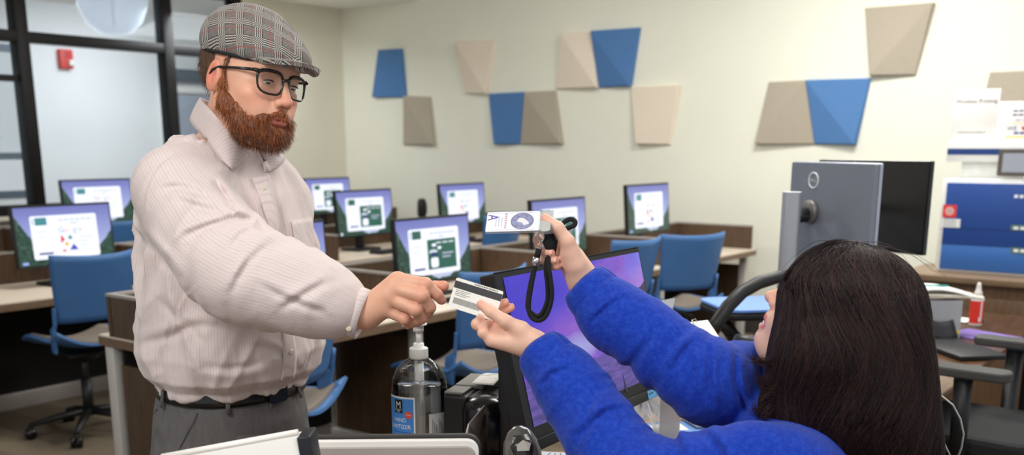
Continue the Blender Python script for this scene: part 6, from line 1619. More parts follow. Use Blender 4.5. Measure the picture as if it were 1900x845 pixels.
nn = x.noise(x.coords('Object'), 55, 3, .6); nt.links.new(x.bump(nn, .25, .004), b.inputs['Normal'])
shirt = mesh_np('shirt', vs, fs, m_shirt, man, MB, {'stripe': st})
def stripe_attr(o, fn):
    me = o.data; n = len(me.vertices); co = np.zeros(n*3, np.float32); me.vertices.foreach_get('co', co); co = co.reshape(-1, 3)
    at = me.attributes.new('stripe', 'FLOAT', 'POINT'); at.data.foreach_set('value', np.array([fn(c) for c in co], np.float32))
def loc(p): return Vector(RW @ np.asarray(p, float)) - MB
# cuff of the reaching sleeve
ca_, cb_ = np.array(L(606, 558, 1.875)), np.array(L(676, 584, 1.868))
axd = cb_ - ca_; cl = np.linalg.norm(axd); axd /= cl
up_ = V3(0, 0, 1) - axd*axd[2]; up_ /= np.linalg.norm(up_); sd_ = np.cross(axd, up_)
def cuff(s, v):
    a = s*2*math.pi; r = (.0475 - .001*v + .0012*math.sin(3*a))
    return loc(ca_ + axd*cl*v + up_*math.cos(a)*r*1.0 + sd_*math.sin(a)*r*.92)
bm = BM(); sheet(bm, cuff, 40, 6, .003); cf = obj('cuff', bm, m_shirt, shirt); stripe_attr(cf, lambda c: c[2]*.9 + c[0]*.3)
bp_ = Vector(L(642, 614, 1.838)); bm = BM(); lathe(bm, [(0, 0), (.0055, 0), (.0055, .0015), (.004, .0022), (0, .0015)], 20); bt = obj('cuff_button', bm, mat('button_pearl', (222, 208, 186), .3, noise=.02), shirt)
bt.location = loc(L(647, 610, 1.8315)); bt.rotation_euler = (math.radians(92), 0, YAW + .15)
# collar
def strip(name, top, bot, parent, m, th=.0026, bulge=.004):
    A = spline([L(*p_) for p_ in top], 6); B_ = spline([L(*p_) for p_ in bot], 6); n = len(A)
    def fn(s, v):
        i = s*(n - 1); a = int(min(i, n - 2)); f_ = i - a
        p0 = A[a]*(1 - f_) + A[a+1]*f_; p1 = B_[a]*(1 - f_) + B_[a+1]*f_
        q = p0*(1 - v) + p1*v; q = q + V3(0, -1, .3)*bulge*math.sin(v*math.pi)
        e_ = sdf_eval(so_d, q[None])[0]
        if v > .15 and e_ < .0055: q = q + grad(so_d, q[None], .004)[0]*(.0055 - e_)
        return loc(q)
    bm = BM(); sheet(bm, fn, n - 1, 5, th); o = obj(name, bm, m, parent); stripe_attr(o, lambda c: c[0]*.62 - c[2]*.75); return o
neck_sdf = [('u', cone(neck0, neck1, .058, .066), 0)]
def snap(px, py, off=.004, o_=None):
    dd = np.arange(1.85, 2.40, .002); pts = np.array([L(px, py, d_) for d_ in dd]); s_ = sdf_eval(o_ or so_d, pts)
    k = np.argmax(s_ < off) if (s_ < off).any() else np.argmin(s_)
    return (px, py, dd[k])
def nsnap(px, py): return snap(px, py, .007, neck_sdf)
strip('collar', [(392, 190, 2.215), (371, 182, 2.15), nsnap(392, 205), nsnap(420, 236), nsnap(445, 262), nsnap(462, 282)],
      [(374, 212, 2.25), (352, 221, 2.15), snap(373, 252), snap(402, 290), snap(429, 315), snap(459, 290)], shirt, m_shirt, .0018, .003)
strip('collar', [nsnap(478, 290), nsnap(486, 276), nsnap(497, 268), (505, 262, 2.13), (500, 250, 2.20), (470, 235, 2.25)],
      [snap(490, 320), snap(508, 315), snap(521, 305), snap(527, 294), (516, 272, 2.22), (480, 250, 2.29)], shirt, m_shirt, .0018, .003)
# front placket and pocket follow the cloth
def front_pts(y, z):
    lo_, hi_ = .02, .30
    P0 = np.array([bl(0, y, z)]); dirx = BR @ V3(1, 0, 0)
    for _ in range(18):
        mid = (lo_ + hi_)/2
        if sdf_eval(so_d, P0 + dirx*mid)[0] < 0: lo_ = mid
        else: hi_ = mid
    return P0[0] + dirx*(lo_ + .0014)
def front_sheet(name, y0, y1, z0, z1, nu, nv, th, parent, m):
    g = [[front_pts(y0 + (y1 - y0)*i/nu, z0 + (z1 - z0)*j/nv) for j in range(nv + 1)] for i in range(nu + 1)]
    ga = np.array(g)
    for _ in range(6): ga[:, 1:-1] = (ga[:, :-2] + 2*ga[:, 1:-1] + ga[:, 2:])/4
    ga[:] = ga + (BR @ V3(.0022, 0, 0)); g = ga
    bm = BM(); sheet(bm, lambda s, v: loc(g[int(round(s*nu))][int(round(v*nv))]), nu, nv, th); o = obj(name, bm, m, parent); stripe_attr(o, lambda c: c[0]*.9); return o
front_sheet('placket', -.017, .017, 1.06, 1.475, 4, 44, .003, shirt, m_shirt)
for z in (1.12, 1.20, 1.285, 1.37, 1.45):
    p_ = front_pts(0, z); bm = BM(); lathe(bm, [(0, 0), (.0055, 0), (.0055, .0015), (.004, .0022), (0, .0015)], 20); o = obj('button', bm, MATS['button_pearl'], shirt)
    o.location = loc(p_ + BR @ V3(.002, 0, 0)); o.rotation_euler = (math.pi/2, 0, YAW + TH)
front_sheet('pocket', .055, .150, 1.275, 1.385, 8, 10, .002, shirt, m_shirt)
bm = BM(); lathe(bm, [(0, .01), (.03, .008), (.05, 0), (.05, -.03), (0, -.03)], 24); o = obj('undershirt', bm, mat('tee_navy', (30, 34, 48), .9), man); o.location = loc(bl(.035, -.0, 1.505)); 
# --- trousers, belt
m_trs = mat('trousers_charcoal', (94, 91, 90), .85, noise=.12, nscale=90, bump=.25, bscale=500, stretch=(1, 1, .25))
tr = [(.80, .142, .168, -.01, 0), (.88, .152, .172, -.008, 0), (.96, .144, .162, -.004, 0), (1.03, .132, .150, .0, 0), (1.06, .130, .147, .0, 0)]
to = [('u', stack(tr, BC[0], BC[1], BR, .82, 1.05, .5), 0)]
for y in (-1, 1):
    leg = [bl(-.005, y*.098, .82), bl(.0, y*.105, .50), bl(-.02, y*.110, .10)]
    to += [('u', cone(leg[0], leg[1], .096, .078), .04), ('u', cone(leg[1], leg[2], .080, .070), .02)]
def tfold(p):
    q = (p - BC) @ BR; a = np.arctan2(q[:, 1], q[:, 0])
    return -ridged(np.stack([q[:, 1]*14 + q[:, 2]*5, q[:, 2]*4, q[:, 0]*10], 1), 12)*.004 - ridged(np.stack([a*4 + q[:, 2]*10, q[:, 2]*12, a], 1), 13)*.0025
vs, fs = sdf_mesh(to + [('d', tfold, 0)], (-.95, 1.85, .03), (-.25, 2.5, 1.08), .006, 2)
trs = mesh_np('trousers', vs, fs, m_trs, man, MB)
def band(z0, z1, off, a0, a1, name, m, parent, th=.003, n=60, tiltv=.0):
    def fn(s, v):
        a = a0 + (a1 - a0)*s; z = z0 + (z1 - z0)*v
        A_ = np.interp(z, [r_[0] for r_ in tr], [r_[1] for r_ in tr]) + off; B_ = np.interp(z, [r_[0] for r_ in tr], [r_[2] for r_ in tr]) + off
        c, s_ = math.cos(a), math.sin(a); k = (abs(c/A_)**2.3 + abs(s_/B_)**2.3)**(-1/2.3)
        return loc(bl(k*c, k*s_, z - tiltv*k*c))
    bm = BM(); sheet(bm, fn, n, 3, th); return obj(name, bm, m, parent)
m_belt = mat('belt_leather', (22, 21, 22), .35, noise=.05, coat=.2)
belt = band(1.012, 1.047, .006, -math.pi, math.pi, 'belt', m_belt, man, .004, 90, .02)
for a in (-2.5, -1.75, -.75, -.12, .5, 1.4, 2.4):
    band(1.0, 1.056, .0105, a - .028, a + .028, 'belt_loop', m_trs, trs, .003, 3, .02)
bm = BM(); prism(bm, rrect(.05, .042, .008), .004); o = obj('buckle', bm, mat('gunmetal', (70, 70, 72), .3, .9), belt)
o.matrix_local = Matrix.Translation(loc(bl(.146, .0, 1.026))) @ Matrix.Rotation(YAW + TH, 4, 'Z') @ Matrix.Rotation(math.pi/2, 4, 'X')
# fly and side seam ridges
def seam_tube(name, pts, r=.0012):
    bm = BM(); tube(bm, [loc(p_) for p_ in pts], r, 6); obj(name, bm, m_trs, trs)
def trpt(a, z, off=.001):
    A_ = np.interp(z, [r_[0] for r_ in tr], [r_[1] for r_ in tr]) + off; B_ = np.interp(z, [r_[0] for r_ in tr], [r_[2] for r_ in tr]) + off
    c, s_ = math.cos(a), math.sin(a); k = (abs(c/A_)**2.3 + abs(s_/B_)**2.3)**(-1/2.3); return bl(k*c, k*s_, z)
seam_tube('pocket_seam', [trpt(-1.15 - .5*t, 1.0 - .15*t, .005) for t in np.linspace(0, 1, 8)]); seam_tube('pocket_seam', [trpt(-2.0 - .25*t, .99 - .05*t, .006) for t in np.linspace(0, 1, 5)], .002)
# shoes
for y in (-1, 1):
    sh = [('u', cone(bl(-.06, y*.108, .045), bl(.05, y*.115, .045), .045, .048), .02), ('u', cone(bl(.05, y*.115, .042), bl(.15, y*.12, .034), .046, .034), .02), ('u', cone(bl(-.03, y*.108, .06), bl(-.02, y*.108, .12), .045, .05), .02)]
    c_ = bl(.05, y*.115, .06)
    sh += [('s', Prim(lambda p: p[:, 2] - .002, (0, 0, 0), 9.), .004)]
    vs, fs = sdf_mesh(sh, c_ - .22, c_ + .22, .006, 2); mesh_np('shoe', vs, fs, mat('shoe_black', (28, 26, 26), .4), man, MB)
# ------------------------------------------------------------------ the woman
WR_ = head_R(-109, -33, 3); NT = np.array(L(1419, 546, 1.672))
WT = NT - WR_ @ V3(.1245, 0, -.036)
WBR = head_R(-108, 0, 0); WC = V3(.475, 1.615, 0)
def wl(x, y, z): return WC + WBR @ V3(x, y, 0) + V3(0, 0, z)
woman = thing('person', 'seated woman with long dark hair in blue fleece, holding up a badge and card', 'person', W(WC[0], WC[1], 0))
FB = woman.location
m_skin_w = skin_mat('skin_woman', (234, 188, 164), (196, 104, 104), (226, 142, 122))
ops = head_ops(WR_, WT, True, .0095, 1.4)
whl = lambda x, y, z: WT + WR_ @ V3(x, y, z)
ops += [('u', cone(whl(-.03, 0, -.06), wl(-.01, 0, 1.13), .050, .056), .03)]
core = [(.60, .10, .14, -.05, 0), (.80, .09, .13, -.03, 0), (1.0, .085, .13, 0, 0), (1.08, .07, .12, 0, 0), (1.13, .05, .07, 0, 0)]
ops += [('u', stack(core, WC[0], WC[1], WBR, .60, 1.13, .4), .03)]
NS, NE, NW = np.array(L(1466, 892, 1.465)), np.array(L(1185, 884, 1.515)), np.array(L(1000, 645, 1.70))
FS, FE, FW = np.array(L(1480, 718, 1.78)), np.array(L(1295, 727, 1.64)), np.array(L(1083, 527, 1.76))
ops += chain([NS, NE, NW], [.045, .038, .024], .02) + chain([wl(0, 0, 1.03), NS], [.06, .045], .03)
ops += chain([FS, FE, FW], [.045, .038, .024], .02) + chain([wl(0, 0, 1.03), FS], [.06, .045], .03)
for y in (-1, 1):
    hip, kn, an = wl(-.06, y*.09, .60), wl(.34, y*.10, .58), wl(.30, y*.10, .10)
    ops += chain([hip, kn, an], [.075, .05, .034], .02) + chain([wl(.27, y*.10, .05), wl(.40, y*.105, .04)], [.03, .026], .02)
# left hand, thumb on the card and fingers behind it
LT = [(966, 613, 1.698, .0150), (938, 597, 1.694, .0112), (911, 579, 1.700, .0098), (893, 566, 1.711, .0084)]
LFI = [[(927, 607, 1.737, .0108), (897, 592, 1.746, .0092), (915, 573, 1.744, .0082), (937, 562, 1.739, .0074)],
       [(920, 615, 1.727, .0110), (890, 599, 1.736, .0093), (913, 586, 1.746, .0082), (948, 571, 1.744, .0074)],
       [(914, 625, 1.712, .0106), (885, 602, 1.716, .0092), (893, 591, 1.736, .0082), (912, 589, 1.746, .0074)],
       [(912, 633, 1.700, .0096), (896, 618, 1.700, .0084), (900, 604, 1.714, .0076), (912, 599, 1.728, .0070)]]
ops += hand((996, 643, 1.70), LFI, .0185, .014, .003, LT)
# right hand, gripping the badge and the strap
RT = [(1069, 492, 1.742, .0165), (1053, 449, 1.734, .0122), (1035, 423, 1.735, .0102), (1012, 406, 1.744, .0086)]
RFI = [[(1043, 443, 1.785, .0112), (1004, 433, 1.785, .0098), (998, 446, 1.764, .0086), (1010, 455, 1.750, .0078)],
       [(1046, 460, 1.785, .0112), (1003, 453, 1.778, .0096), (1004, 467, 1.756, .0086), (1022, 470, 1.742, .0078)],
       [(1050, 477, 1.783, .0108), (1009, 470, 1.774, .0094), (1011, 482, 1.754, .0084), (1029, 484, 1.742, .0076)],
       [(1057, 493, 1.778, .0098), (1018, 486, 1.768, .0084), (1019, 494, 1.754, .0076), (1033, 495, 1.745, .0070)]]
ops += hand((1084, 529, 1.76), RFI, .0185, .014, .003, RT)
ops += [('u', cone(L(1078, 512, 1.752), L(1057, 470, 1.744), .019, .016), .012), ('u', cone(L(1092, 520, 1.762), L(1066, 478, 1.768), .018, .017), .014)]
vs, fs = sdf_mesh(ops, (-.15, 1.36, .0), (.72, 2.0, 1.45), .0024, 2)
lp, fl = head_attrs(vs, WR_, WT, True, .8)
for f in LFI + RFI + [LT, RT]:
    c = np.array(L(*f[3][:3])); fl = np.maximum(fl, .75*np.exp(-((vs - c)**2).sum(1)/.011**2))
    c = np.array(L(*f[1][:3])); fl = np.maximum(fl, .3*np.exp(-((vs - c)**2).sum(1)/.012**2))
mesh_np('body', vs, fs, m_skin_w, woman, FB, {'lip': lp, 'flush': fl})
eyes(WR_, WT, woman, FB, (1, 0, .1))
o = obj('teeth', (lambda bm: (lathe(bm, [(0, -.004), (.017, -.004), (.0175, 0), (.017, .004), (0, .004)], 24, Matrix.Diagonal((.55, 1, 1, 1))), bm)[1])(BM()), mat('teeth', (240, 236, 228), .25, noise=0), woman)
M = Matrix([[*(RW @ WR_)[i], 0] for i in range(3)] + [[0, 0, 0, 1]]); M.translation = Vector(RW @ whl(.0905, 0, -.0735)) - FB; o.matrix_local = M
# nails
m_nail = mat('nail', (238, 176, 160), .2, noise=0, coat=.4)
def nail(parent, base, f, nrm, w=.0058, ln=.0085):
    a, b_ = np.array(L(*f[2][:3])), np.array(L(*f[3][:3])); d = b_ - a; d /= np.linalg.norm(d)
    n_ = np.array(nrm, float); n_ -= d*(n_ @ d); n_ /= np.linalg.norm(n_); s_ = np.cross(n_, d)
    c = b_ + d*f[3][3]*.25 + n_*f[3][3]*.80
    def fn(s, v):
        x_ = (s - .5)*2; y_ = (v - .5)*2; k = math.sqrt(max(0, 1 - .35*y_*y_))
        q = c + s_*w*x_*k + d*ln*.5*y_ - n_*(.0022*x_*x_ + .0008*y_*y_)
        return Vector(RW @ q) - Vector(base)
    bm = BM(); sheet(bm, fn, 8, 6, .0007); obj('fingernail', bm, m_nail, parent)
nail(woman, FB, RFI[1], (.2, -1, .45)); nail(woman, FB, RFI[2], (.2, -1, .45)); nail(woman, FB, RT, (-.3, -.2, 1)); nail(woman, FB, LT, (-.3, -.4, 1)); nail(woman, FB, LFI[0], (-.2, .2, 1)); nail(woman, FB, LFI[1], (-.1, .2, 1))
nail(man, MB, MF[0], (.75, -1, .35)); nail(man, MB, MT, (.1, .2, 1))
# finger ring
rp = [np.array(L(*LFI[2][0][:3])), np.array(L(*LFI[2][1][:3]))]; rc = rp[0]*.22 + rp[1]*.78; rd = rp[1] - rp[0]; rd /= np.linalg.norm(rd)
ru = np.cross(rd, V3(0, 0, 1)); ru /= np.linalg.norm(ru); rw = np.cross(rd, ru)
bm = BM(); tube(bm, [Vector(RW @ (rc + (ru*math.cos(a) + rw*math.sin(a))*.0103)) - FB for a in np.linspace(0, 2*math.pi, 28, endpoint=False)], .0009, 8, closed=True); obj('finger_ring', bm, mat('ring_silver', (220, 220, 222), .2, 1.0, noise=0), woman)

# --- blue fleece
def wlerp(*r): return spline(r, 5)
na = wlerp((*L(1036, 690, 1.672), .046), (*L(1062, 723, 1.650), .054), (*L(1104, 790, 1.60), .056), (*L(1184, 884, 1.52), .063), (*L(1300, 888, 1.49), .063), (*L(1400, 868, 1.465), .063), (*L(1470, 890, 1.47), .064))
fa_ = wlerp((*L(1116, 562, 1.748), .046), (*L(1140, 588, 1.735), .053), (*L(1191, 617, 1.705), .053), (*L(1255, 669, 1.67), .058), (*L(1312, 708, 1.65), .066), (*L(1385, 722, 1.71), .066), (*L(1455, 715, 1.77), .068))
fo = []
trunk = [(.58, .140, .185, -.05, 0), (.70, .135, .178, -.045, 0), (.85, .125, .172, -.03, 0), (.98, .118, .170, -.01, 0), (1.06, .100, .158, 0, 0), (1.11, .080, .125, 0, 0), (1.15, .060, .075, 0, 0)]
fo += [('u', stack(trunk, WC[0], WC[1], WBR, .60, 1.145, .5), .0)]
fo += chain(na[:, :3], na[:, 3], .015) + [('u', cone(NS, wl(0, 0, 1.04), .064, .09), .04)]
fo += [('u', cone(fa_[i, :3], fa_[i+1, :3], fa_[i, 3], fa_[i+1, 3]), .015 if i < 24 else .03) for i in range(len(fa_) - 1)] + [('u', cone(FS, wl(0, 0, 1.05), .070, .10), .04)]
fo += [('s', cone(wl(0, 0, 1.125), wl(.03, 0, 1.25), .052, .07), .006)]
allc = np.concatenate([na, fa_]); nE = np.array(L(1188, 868, 1.52)); fE = np.array(L(1305, 726, 1.65))
WCR = [([(1005, 716), (1024, 694), (1060, 684)], .005, 5), ([(1074, 812), (1118, 770), (1160, 758)], .008, 8), ([(1230, 790), (1252, 810), (1262, 850)], .007, 8), ([(1096, 600), (1124, 573), (1152, 552)], .005, 5), ([(1300, 800), (1330, 830), (1340, 860)], .006, 9),
       ([(1247, 690), (1268, 655), (1290, 632)], .007, 7), ([(1317, 645), (1315, 692), (1320, 752)], .008, 6), ([(1366, 655), (1367, 712), (1386, 765)], .007, 6), ([(1160, 690), (1190, 650), (1215, 612)], .005, 8), ([(1275, 650), (1285, 690), (1275, 730)], .005, 8), ([(1120, 720), (1100, 740), (1085, 775)], .005, 8), ([(1420, 660), (1412, 700), (1425, 740)], .006, 7)]
def ffold(p):
    e = np.exp(-((p - nE)**2).sum(1)/.12**2) + np.exp(-((p - fE)**2).sum(1)/.13**2)
    dn = np.linalg.norm(p[:, None, :] - na[None, :, :3], axis=2); df_ = np.linalg.norm(p[:, None, :] - fa_[None, :, :3], axis=2)
    near = dn.min(1) < df_.min(1)
    t = np.where(near, dn.argmin(1)/len(na), df_.argmin(1)/len(fa_))
    # soft parameter along the sleeve
    def along(dm, arr):
        w = np.exp(-(dm/.05)**2) + 1e-12; return (w*np.arange(dm.shape[1])[None]).sum(1)/w.sum(1)
    t = np.where(near, along(dn, na), along(df_, fa_))
    w1 = vnoise(p*11, 21)*.5
    f1 = ridged(np.stack([t*.42 + p[:, 2]*7 + w1, p[:, 0]*4, p[:, 1]*6], 1), 22)*.0075*np.clip(e + .25, 0, 1)
    f2 = ridged(np.stack([t*.9 + w1 - p[:, 0]*5, p[:, 2]*9, p[:, 1]*8], 1), 23)*.0038*np.clip(e + .4, 0, 1)
    return -(f1*.6 + f2*.7) + creases(p, WCR)
vs, fs = sdf_mesh(fo + [('d', ffold, 0)], (-.02, 1.28, .5), (.80, 2.0, 1.40), .0034, 2)
m_fleece, nt, b = new_mat('blue_fleece'); x = NX(nt)
n1 = x.noise(x.coords('Object'), 260, 3, .7); n2 = x.noise(x.coords('Object'), 30, 3)
c = x.mix(x.m('MULTIPLY', n1, .55), srgb(20, 50, 156), srgb(32, 74, 192)); n3 = x.noise(x.coords('Object'), 110, 4, .7); c = x.mix(x.m('MULTIPLY', x.m('SUBTRACT', n3, .42), 1.6, clamp=True), c, srgb(52, 96, 214)); c = x.mix(x.m('MULTIPLY', n2, .25), c, srgb(18, 40, 130))
nt.links.new(c, b.inputs['Base Color']); b.inputs['Roughness'].default_value = .95; b.inputs['Sheen Weight'].default_value = .12; b.inputs['Sheen Roughness'].default_value = .5; b.inputs['Specular IOR Level'].default_value = .15
nt.links.new(x.bump(n1, .5, .0022), b.inputs['Normal'])
fleece = mesh_np('fleece_top', vs, fs, m_fleece, woman, FB)
def wloc(p): return Vector(RW @ np.asarray(p, float)) - FB
def cuff_part(a, b_, r0, r1):
    a, b_ = np.array(a), np.array(b_); d = b_ - a; l_ = np.linalg.norm(d); d /= l_
    up = V3(0, 0, 1) - d*d[2]; up /= np.linalg.norm(up); sd = np.cross(d, up)
    def fn(s, v):
        an = s*2*math.pi; e_ = .0035*math.sin(v*math.pi)
        r = r0 + (r1 - r0)*v + e_ + .0012*math.sin(5*an + 1) - (.004*max(0, v - .85)/.15)
        return wloc(a + d*l_*v + up*math.cos(an)*r + sd*math.sin(an)*r)
    bm = BM(); sheet(bm, fn, 40, 10, .004); obj('cuff', bm, m_fleece, fleece)
cuff_part(L(1046, 704, 1.664), L(1000, 646, 1.70), .0475, .0420)
cuff_part(L(1130, 577, 1.742), L(1081, 526, 1.762), .0475, .0420)
# trousers and shoes (under the counter)
m_wtr = mat('trousers_black', (34, 34, 38), .85, noise=.1, nscale=90)
wt = [('u', stack([(.50, .13, .17, -.05, 0), (.68, .13, .17, -.05, 0)], WC[0], WC[1], WBR, .53, .66, .4), 0)]
for y in (-1, 1): wt += [('u', cone(wl(-.05, y*.09, .59), wl(.35, y*.10, .58), .092, .068), .03), ('u', cone(wl(.35, y*.10, .58), wl(.30, y*.10, .10), .068, .055), .02)]
vs, fs = sdf_mesh(wt, (-.05, 1.3, .03), (.85, 2.05, .72), .007, 2); mesh_np('trousers', vs, fs, m_wtr, woman, FB)
for y in (-1, 1):
    sh = [('u', cone(wl(.25, y*.10, .05), wl(.40, y*.105, .035), .045, .036), .02), ('s', Prim(lambda p: p[:, 2] - .002, (0, 0, 0), 9.), .004)]
    c_ = wl(.32, y*.1, .06); vs, fs = sdf_mesh(sh, c_ - .2, c_ + .2, .007, 2); mesh_np('shoe', vs, fs, mat('shoe_black', (28, 26, 26), .4), woman, FB)

# --- hair
m_hw = hair_mat('hair_woman', [(0, (22, 14, 14)), (.45, (48, 30, 28)), (.8, (82, 50, 44)), (1, (120, 78, 66))], .5, .35)
hw = [('u', moved(ell((-.016, 0, .034), (.099, .086, .092)), WR_, WT), 0)]
hw += chain([L(1556, 474, 1.60), L(1524, 502, 1.595), L(1503, 545, 1.575), L(1498, 605, 1.56), L(1486, 660, 1.555), L(1474, 715, 1.555), L(1470, 765, 1.555), L(1500, 815, 1.56)], [.020, .024, .026, .027, .030, .036, .040, .045], .035)
mass = spline([(*L(1584, 572, 1.60), .089), (*L(1592, 638, 1.585), .092), (*L(1599, 705, 1.58), .095), (*L(1610, 780, 1.585), .094), (*L(1622, 860, 1.60), .092), (*L(1632, 930, 1.62), .078)], 3)
hw += chain(mass[:, :3], mass[:, 3], .03)
hw += chain([L(1530, 560, 1.56), L(1530, 660, 1.545), L(1545, 760, 1.545), L(1570, 830, 1.56)], [.06, .062, .058, .05], .04)
hw += chain([L(1556, 480, 1.66), L(1530, 510, 1.68), L(1505, 570, 1.69), L(1496, 645, 1.68), L(1472, 715, 1.67), L(1445, 760, 1.66)], [.02, .026, .026, .026, .026, .016], .035)
hw += [('s', moved(ell((.115, -.005, -.035), (.040, .070, .085)), WR_, WT), .01)]
def hdisp(p):
    a = np.arctan2(p[:, 1] - 1.60, p[:, 0] - .50) + .10*np.sin(p[:, 2]*24 + p[:, 0]*9)*np.clip((1.38 - p[:, 2])/.15, 0, 1)
    return .0026*(1 - ridged(np.stack([a*9 + p[:, 2]*2, p[:, 2]*3, a*2], 1), 31)) + .0016*(1 - ridged(np.stack([a*26 + p[:, 2]*3, p[:, 2]*5, a], 1), 32))
vs, fs = sdf_mesh(hw + [('d', hdisp, 0)], (.30, 1.36, .85), (.78, 1.90, 1.46), .0034, 1)
tone = np.clip(.22 + .18*vnoise(np.stack([np.arctan2(vs[:, 1] - 1.6, vs[:, 0] - .5)*40, vs[:, 2]*6, vs[:, 0]*3], 1), 33), 0, 1)
hairw = mesh_np('hair', vs, fs, m_hw, woman, FB, {'tone': tone})
def flow(starts, nstep, step, seed, wave=.0, off=(.0004, .0045)):
    r = np.random.default_rng(seed); p = starts.copy(); N_ = len(p); o_ = r.uniform(*off, N_); ph = r.uniform(0, 6.3, N_); path = []
    crown = np.array(L(1585, 452, 1.62))
    for k in range(nstep):
        d = sdf_eval(hw, p); n_ = grad(hw, p, .003)
        p = p - n_*(d - o_)[:, None]; path.append(p.copy())
        out = p - crown; out[:, 2] = 0; out /= np.maximum(np.linalg.norm(out, axis=1), 1e-6)[:, None]
        g = np.tile(V3(0, 0, -1.0), (N_, 1)) + out*np.exp(-((p - crown)**2).sum(1)/.07**2)[:, None]*1.2 + np.stack([.10*np.sin(ph*.35 + p[:, 2]*26 + p[:, 0]*9), 0*ph, 0*ph], 1)*wave
        t = g - n_*(g*n_).sum(1)[:, None]; ln = np.linalg.norm(t, axis=1); t /= np.maximum(ln, .15)[:, None]
        p = p + t*step
    return np.stack(path, 1)
r = np.random.default_rng(21)
cand = vs[fs[:, 0]]
top = cand[cand[:, 2] > 1.24 + .16*r.random(len(cand))]; mid = cand[(cand[:, 2] > 1.0)]
st_ = np.concatenate([top[r.choice(len(top), 5600)], mid[r.choice(len(mid), 4400)]]) + r.normal(0, .002, (10000, 3))
pa = flow(st_, 20, .017, 22, 5.0)
v, f = tubes_np(pa, (.00046*np.concatenate([np.linspace(.1, 1, 4), np.ones(10), np.linspace(1, .2, 6)]))[None], 3)
tn = np.repeat(np.clip(r.normal(.33, .15, len(pa)) + .16*np.sin(np.arctan2(pa[:, 4, 1] - 1.6, pa[:, 4, 0] - .5)*17), 0, 1), 20*3)
o = mesh_np('hair_strands', v, f, m_hw, hairw, (0, 0, 0), {'tone': tn}); o['kind'] = 'stuff'
o.data.transform(Matrix.Translation(-FB))
# loose wisps at the crown, the face and the front
wp = []
for k in range(46):
    a = np.array(L(1540 + 90*r.random(), 440 + 30*r.random(), 1.6)); a = a - grad(hw, a[None], .003)[0]*sdf_eval(hw, a[None])[0]; dx = r.normal(.03, .05)
    pts = [a + V3(dx*t, r.normal(0, .002), .006*math.sin(t*math.pi)*(.5 + r.random()) - .045*t*t) for t in np.linspace(0, 1, 10)]; wp.append(pts)
for (a, b_, c_, e_) in (((1470, 640), (1440, 668), (1415, 672), (1394, 666)), ((1475, 690), (1440, 720), (1420, 716), (1408, 700)), ((1470, 700), (1430, 745), (1408, 770), (1402, 752)), ((1480, 650), (1452, 690), (1432, 735), (1412, 742)), ((1478, 660), (1446, 700), (1446, 740), (1424, 772)), ((1482, 700), (1452, 730), (1462, 770), (1436, 786)), ((1490, 740), (1462, 762), (1440, 790), (1418, 776)), ((1476, 630), (1458, 668), (1462, 705), (1430, 722))):
    for k in range(60):
        q = [np.array(L(p_[0] + r.normal(0, 6), p_[1] + r.normal(0, 5), 1.542 - .006*i + r.normal(0, .006))) for i, p_ in enumerate((a, b_, c_, e_))]
        wp.append(list(spline(np.array(q), 3)))
v, f = tubes_np(np.array([np.array(p_) for p_ in wp]), (.0005*np.linspace(1, .4, 10))[None], 3)
o = mesh_np('hair_wisps', v, f, m_hw, hairw, (0, 0, 0), {'tone': np.repeat(r.random(len(wp))*.4 + .3, 30)}); o['kind'] = 'stuff'
o.data.transform(Matrix.Translation(-FB))

# her chair
q = W(*wl(-.07, 0, 0))
office_chair('office_chair', 'black office chair the woman in blue sits on', (q.x, q.y, 0), YD + 72, .505, .70, m_seatblk, back=False)

# ------------------------------------------------------------------ what the hands hold
def plate(name, parent_base, pxs, th, m, parent, r=.004):
    A, B_, D = (np.array(L(*p_)) for p_ in pxs); xa = B_ - A; w = np.linalg.norm(xa); xa /= w; ya = A - D; ya -= xa*(ya @ xa); h = np.linalg.norm(ya); ya /= h
    c = A + xa*w/2 - ya*h/2; za = np.cross(xa, ya)
    M = Matrix([[*(RW @ np.array([xa, ya, za]).T)[i], 0] for i in range(3)] + [[0, 0, 0, 1]]); M.translation = Vector(RW @ c) - Vector(parent_base)
    return M, w, h
base = W(*L(884, 600, 1.73))
t = thing('library_card', 'white plastic card with a black magnetic stripe, held out between the two hands', 'card', base)
M, w, h = plate('card', base, [(847.5, 515, 1.772), (934.6, 541.6, 1.728), (831, 569, 1.764)], .0008, None, t)
bm = BM(); prism(bm, rrect(w, h, .0032, 5), .0009, T(0, 0, -.00045)); o = obj('card_body', bm, mat('card_white', (240, 236, 228), .35, noise=.01), t); o.matrix_local = M
bm = BM(); rect(bm, -w/2, h*.165, w/2, h*.40, .0006); s_ = obj('magnetic_stripe', bm, mat('stripe_black', (46, 45, 46), .35, noise=0), t); s_.matrix_local = M
bm = BM(); rr = random.Random(2)
xx = -w*.10
while xx < w*.40:
    k = rr.uniform(.0006, .0018); rect(bm, xx, h*.425, xx + k, h*.475, .0006); xx += k + rr.uniform(.0006, .0014)
xx = -w*.43
while xx < w*.14:
    k = rr.uniform(.0003, .0009); rect(bm, xx, -h*.34, xx + k, -h*.14, .0006, 1); xx += k + .0004
for r_ in range(4):
    for k in range(9 - r_ % 2*2): rect(bm, -w*.43 + k*w*.035, h*(.10 - r_*.055), -w*.43 + k*w*.035 + w*.028, h*(.10 - r_*.055) + h*.022, .0006, 1)
o = obj('card_print', bm, [m_ink, mat('print_mid_grey', (118, 116, 114), .6, noise=0)], t); o.matrix_local = M
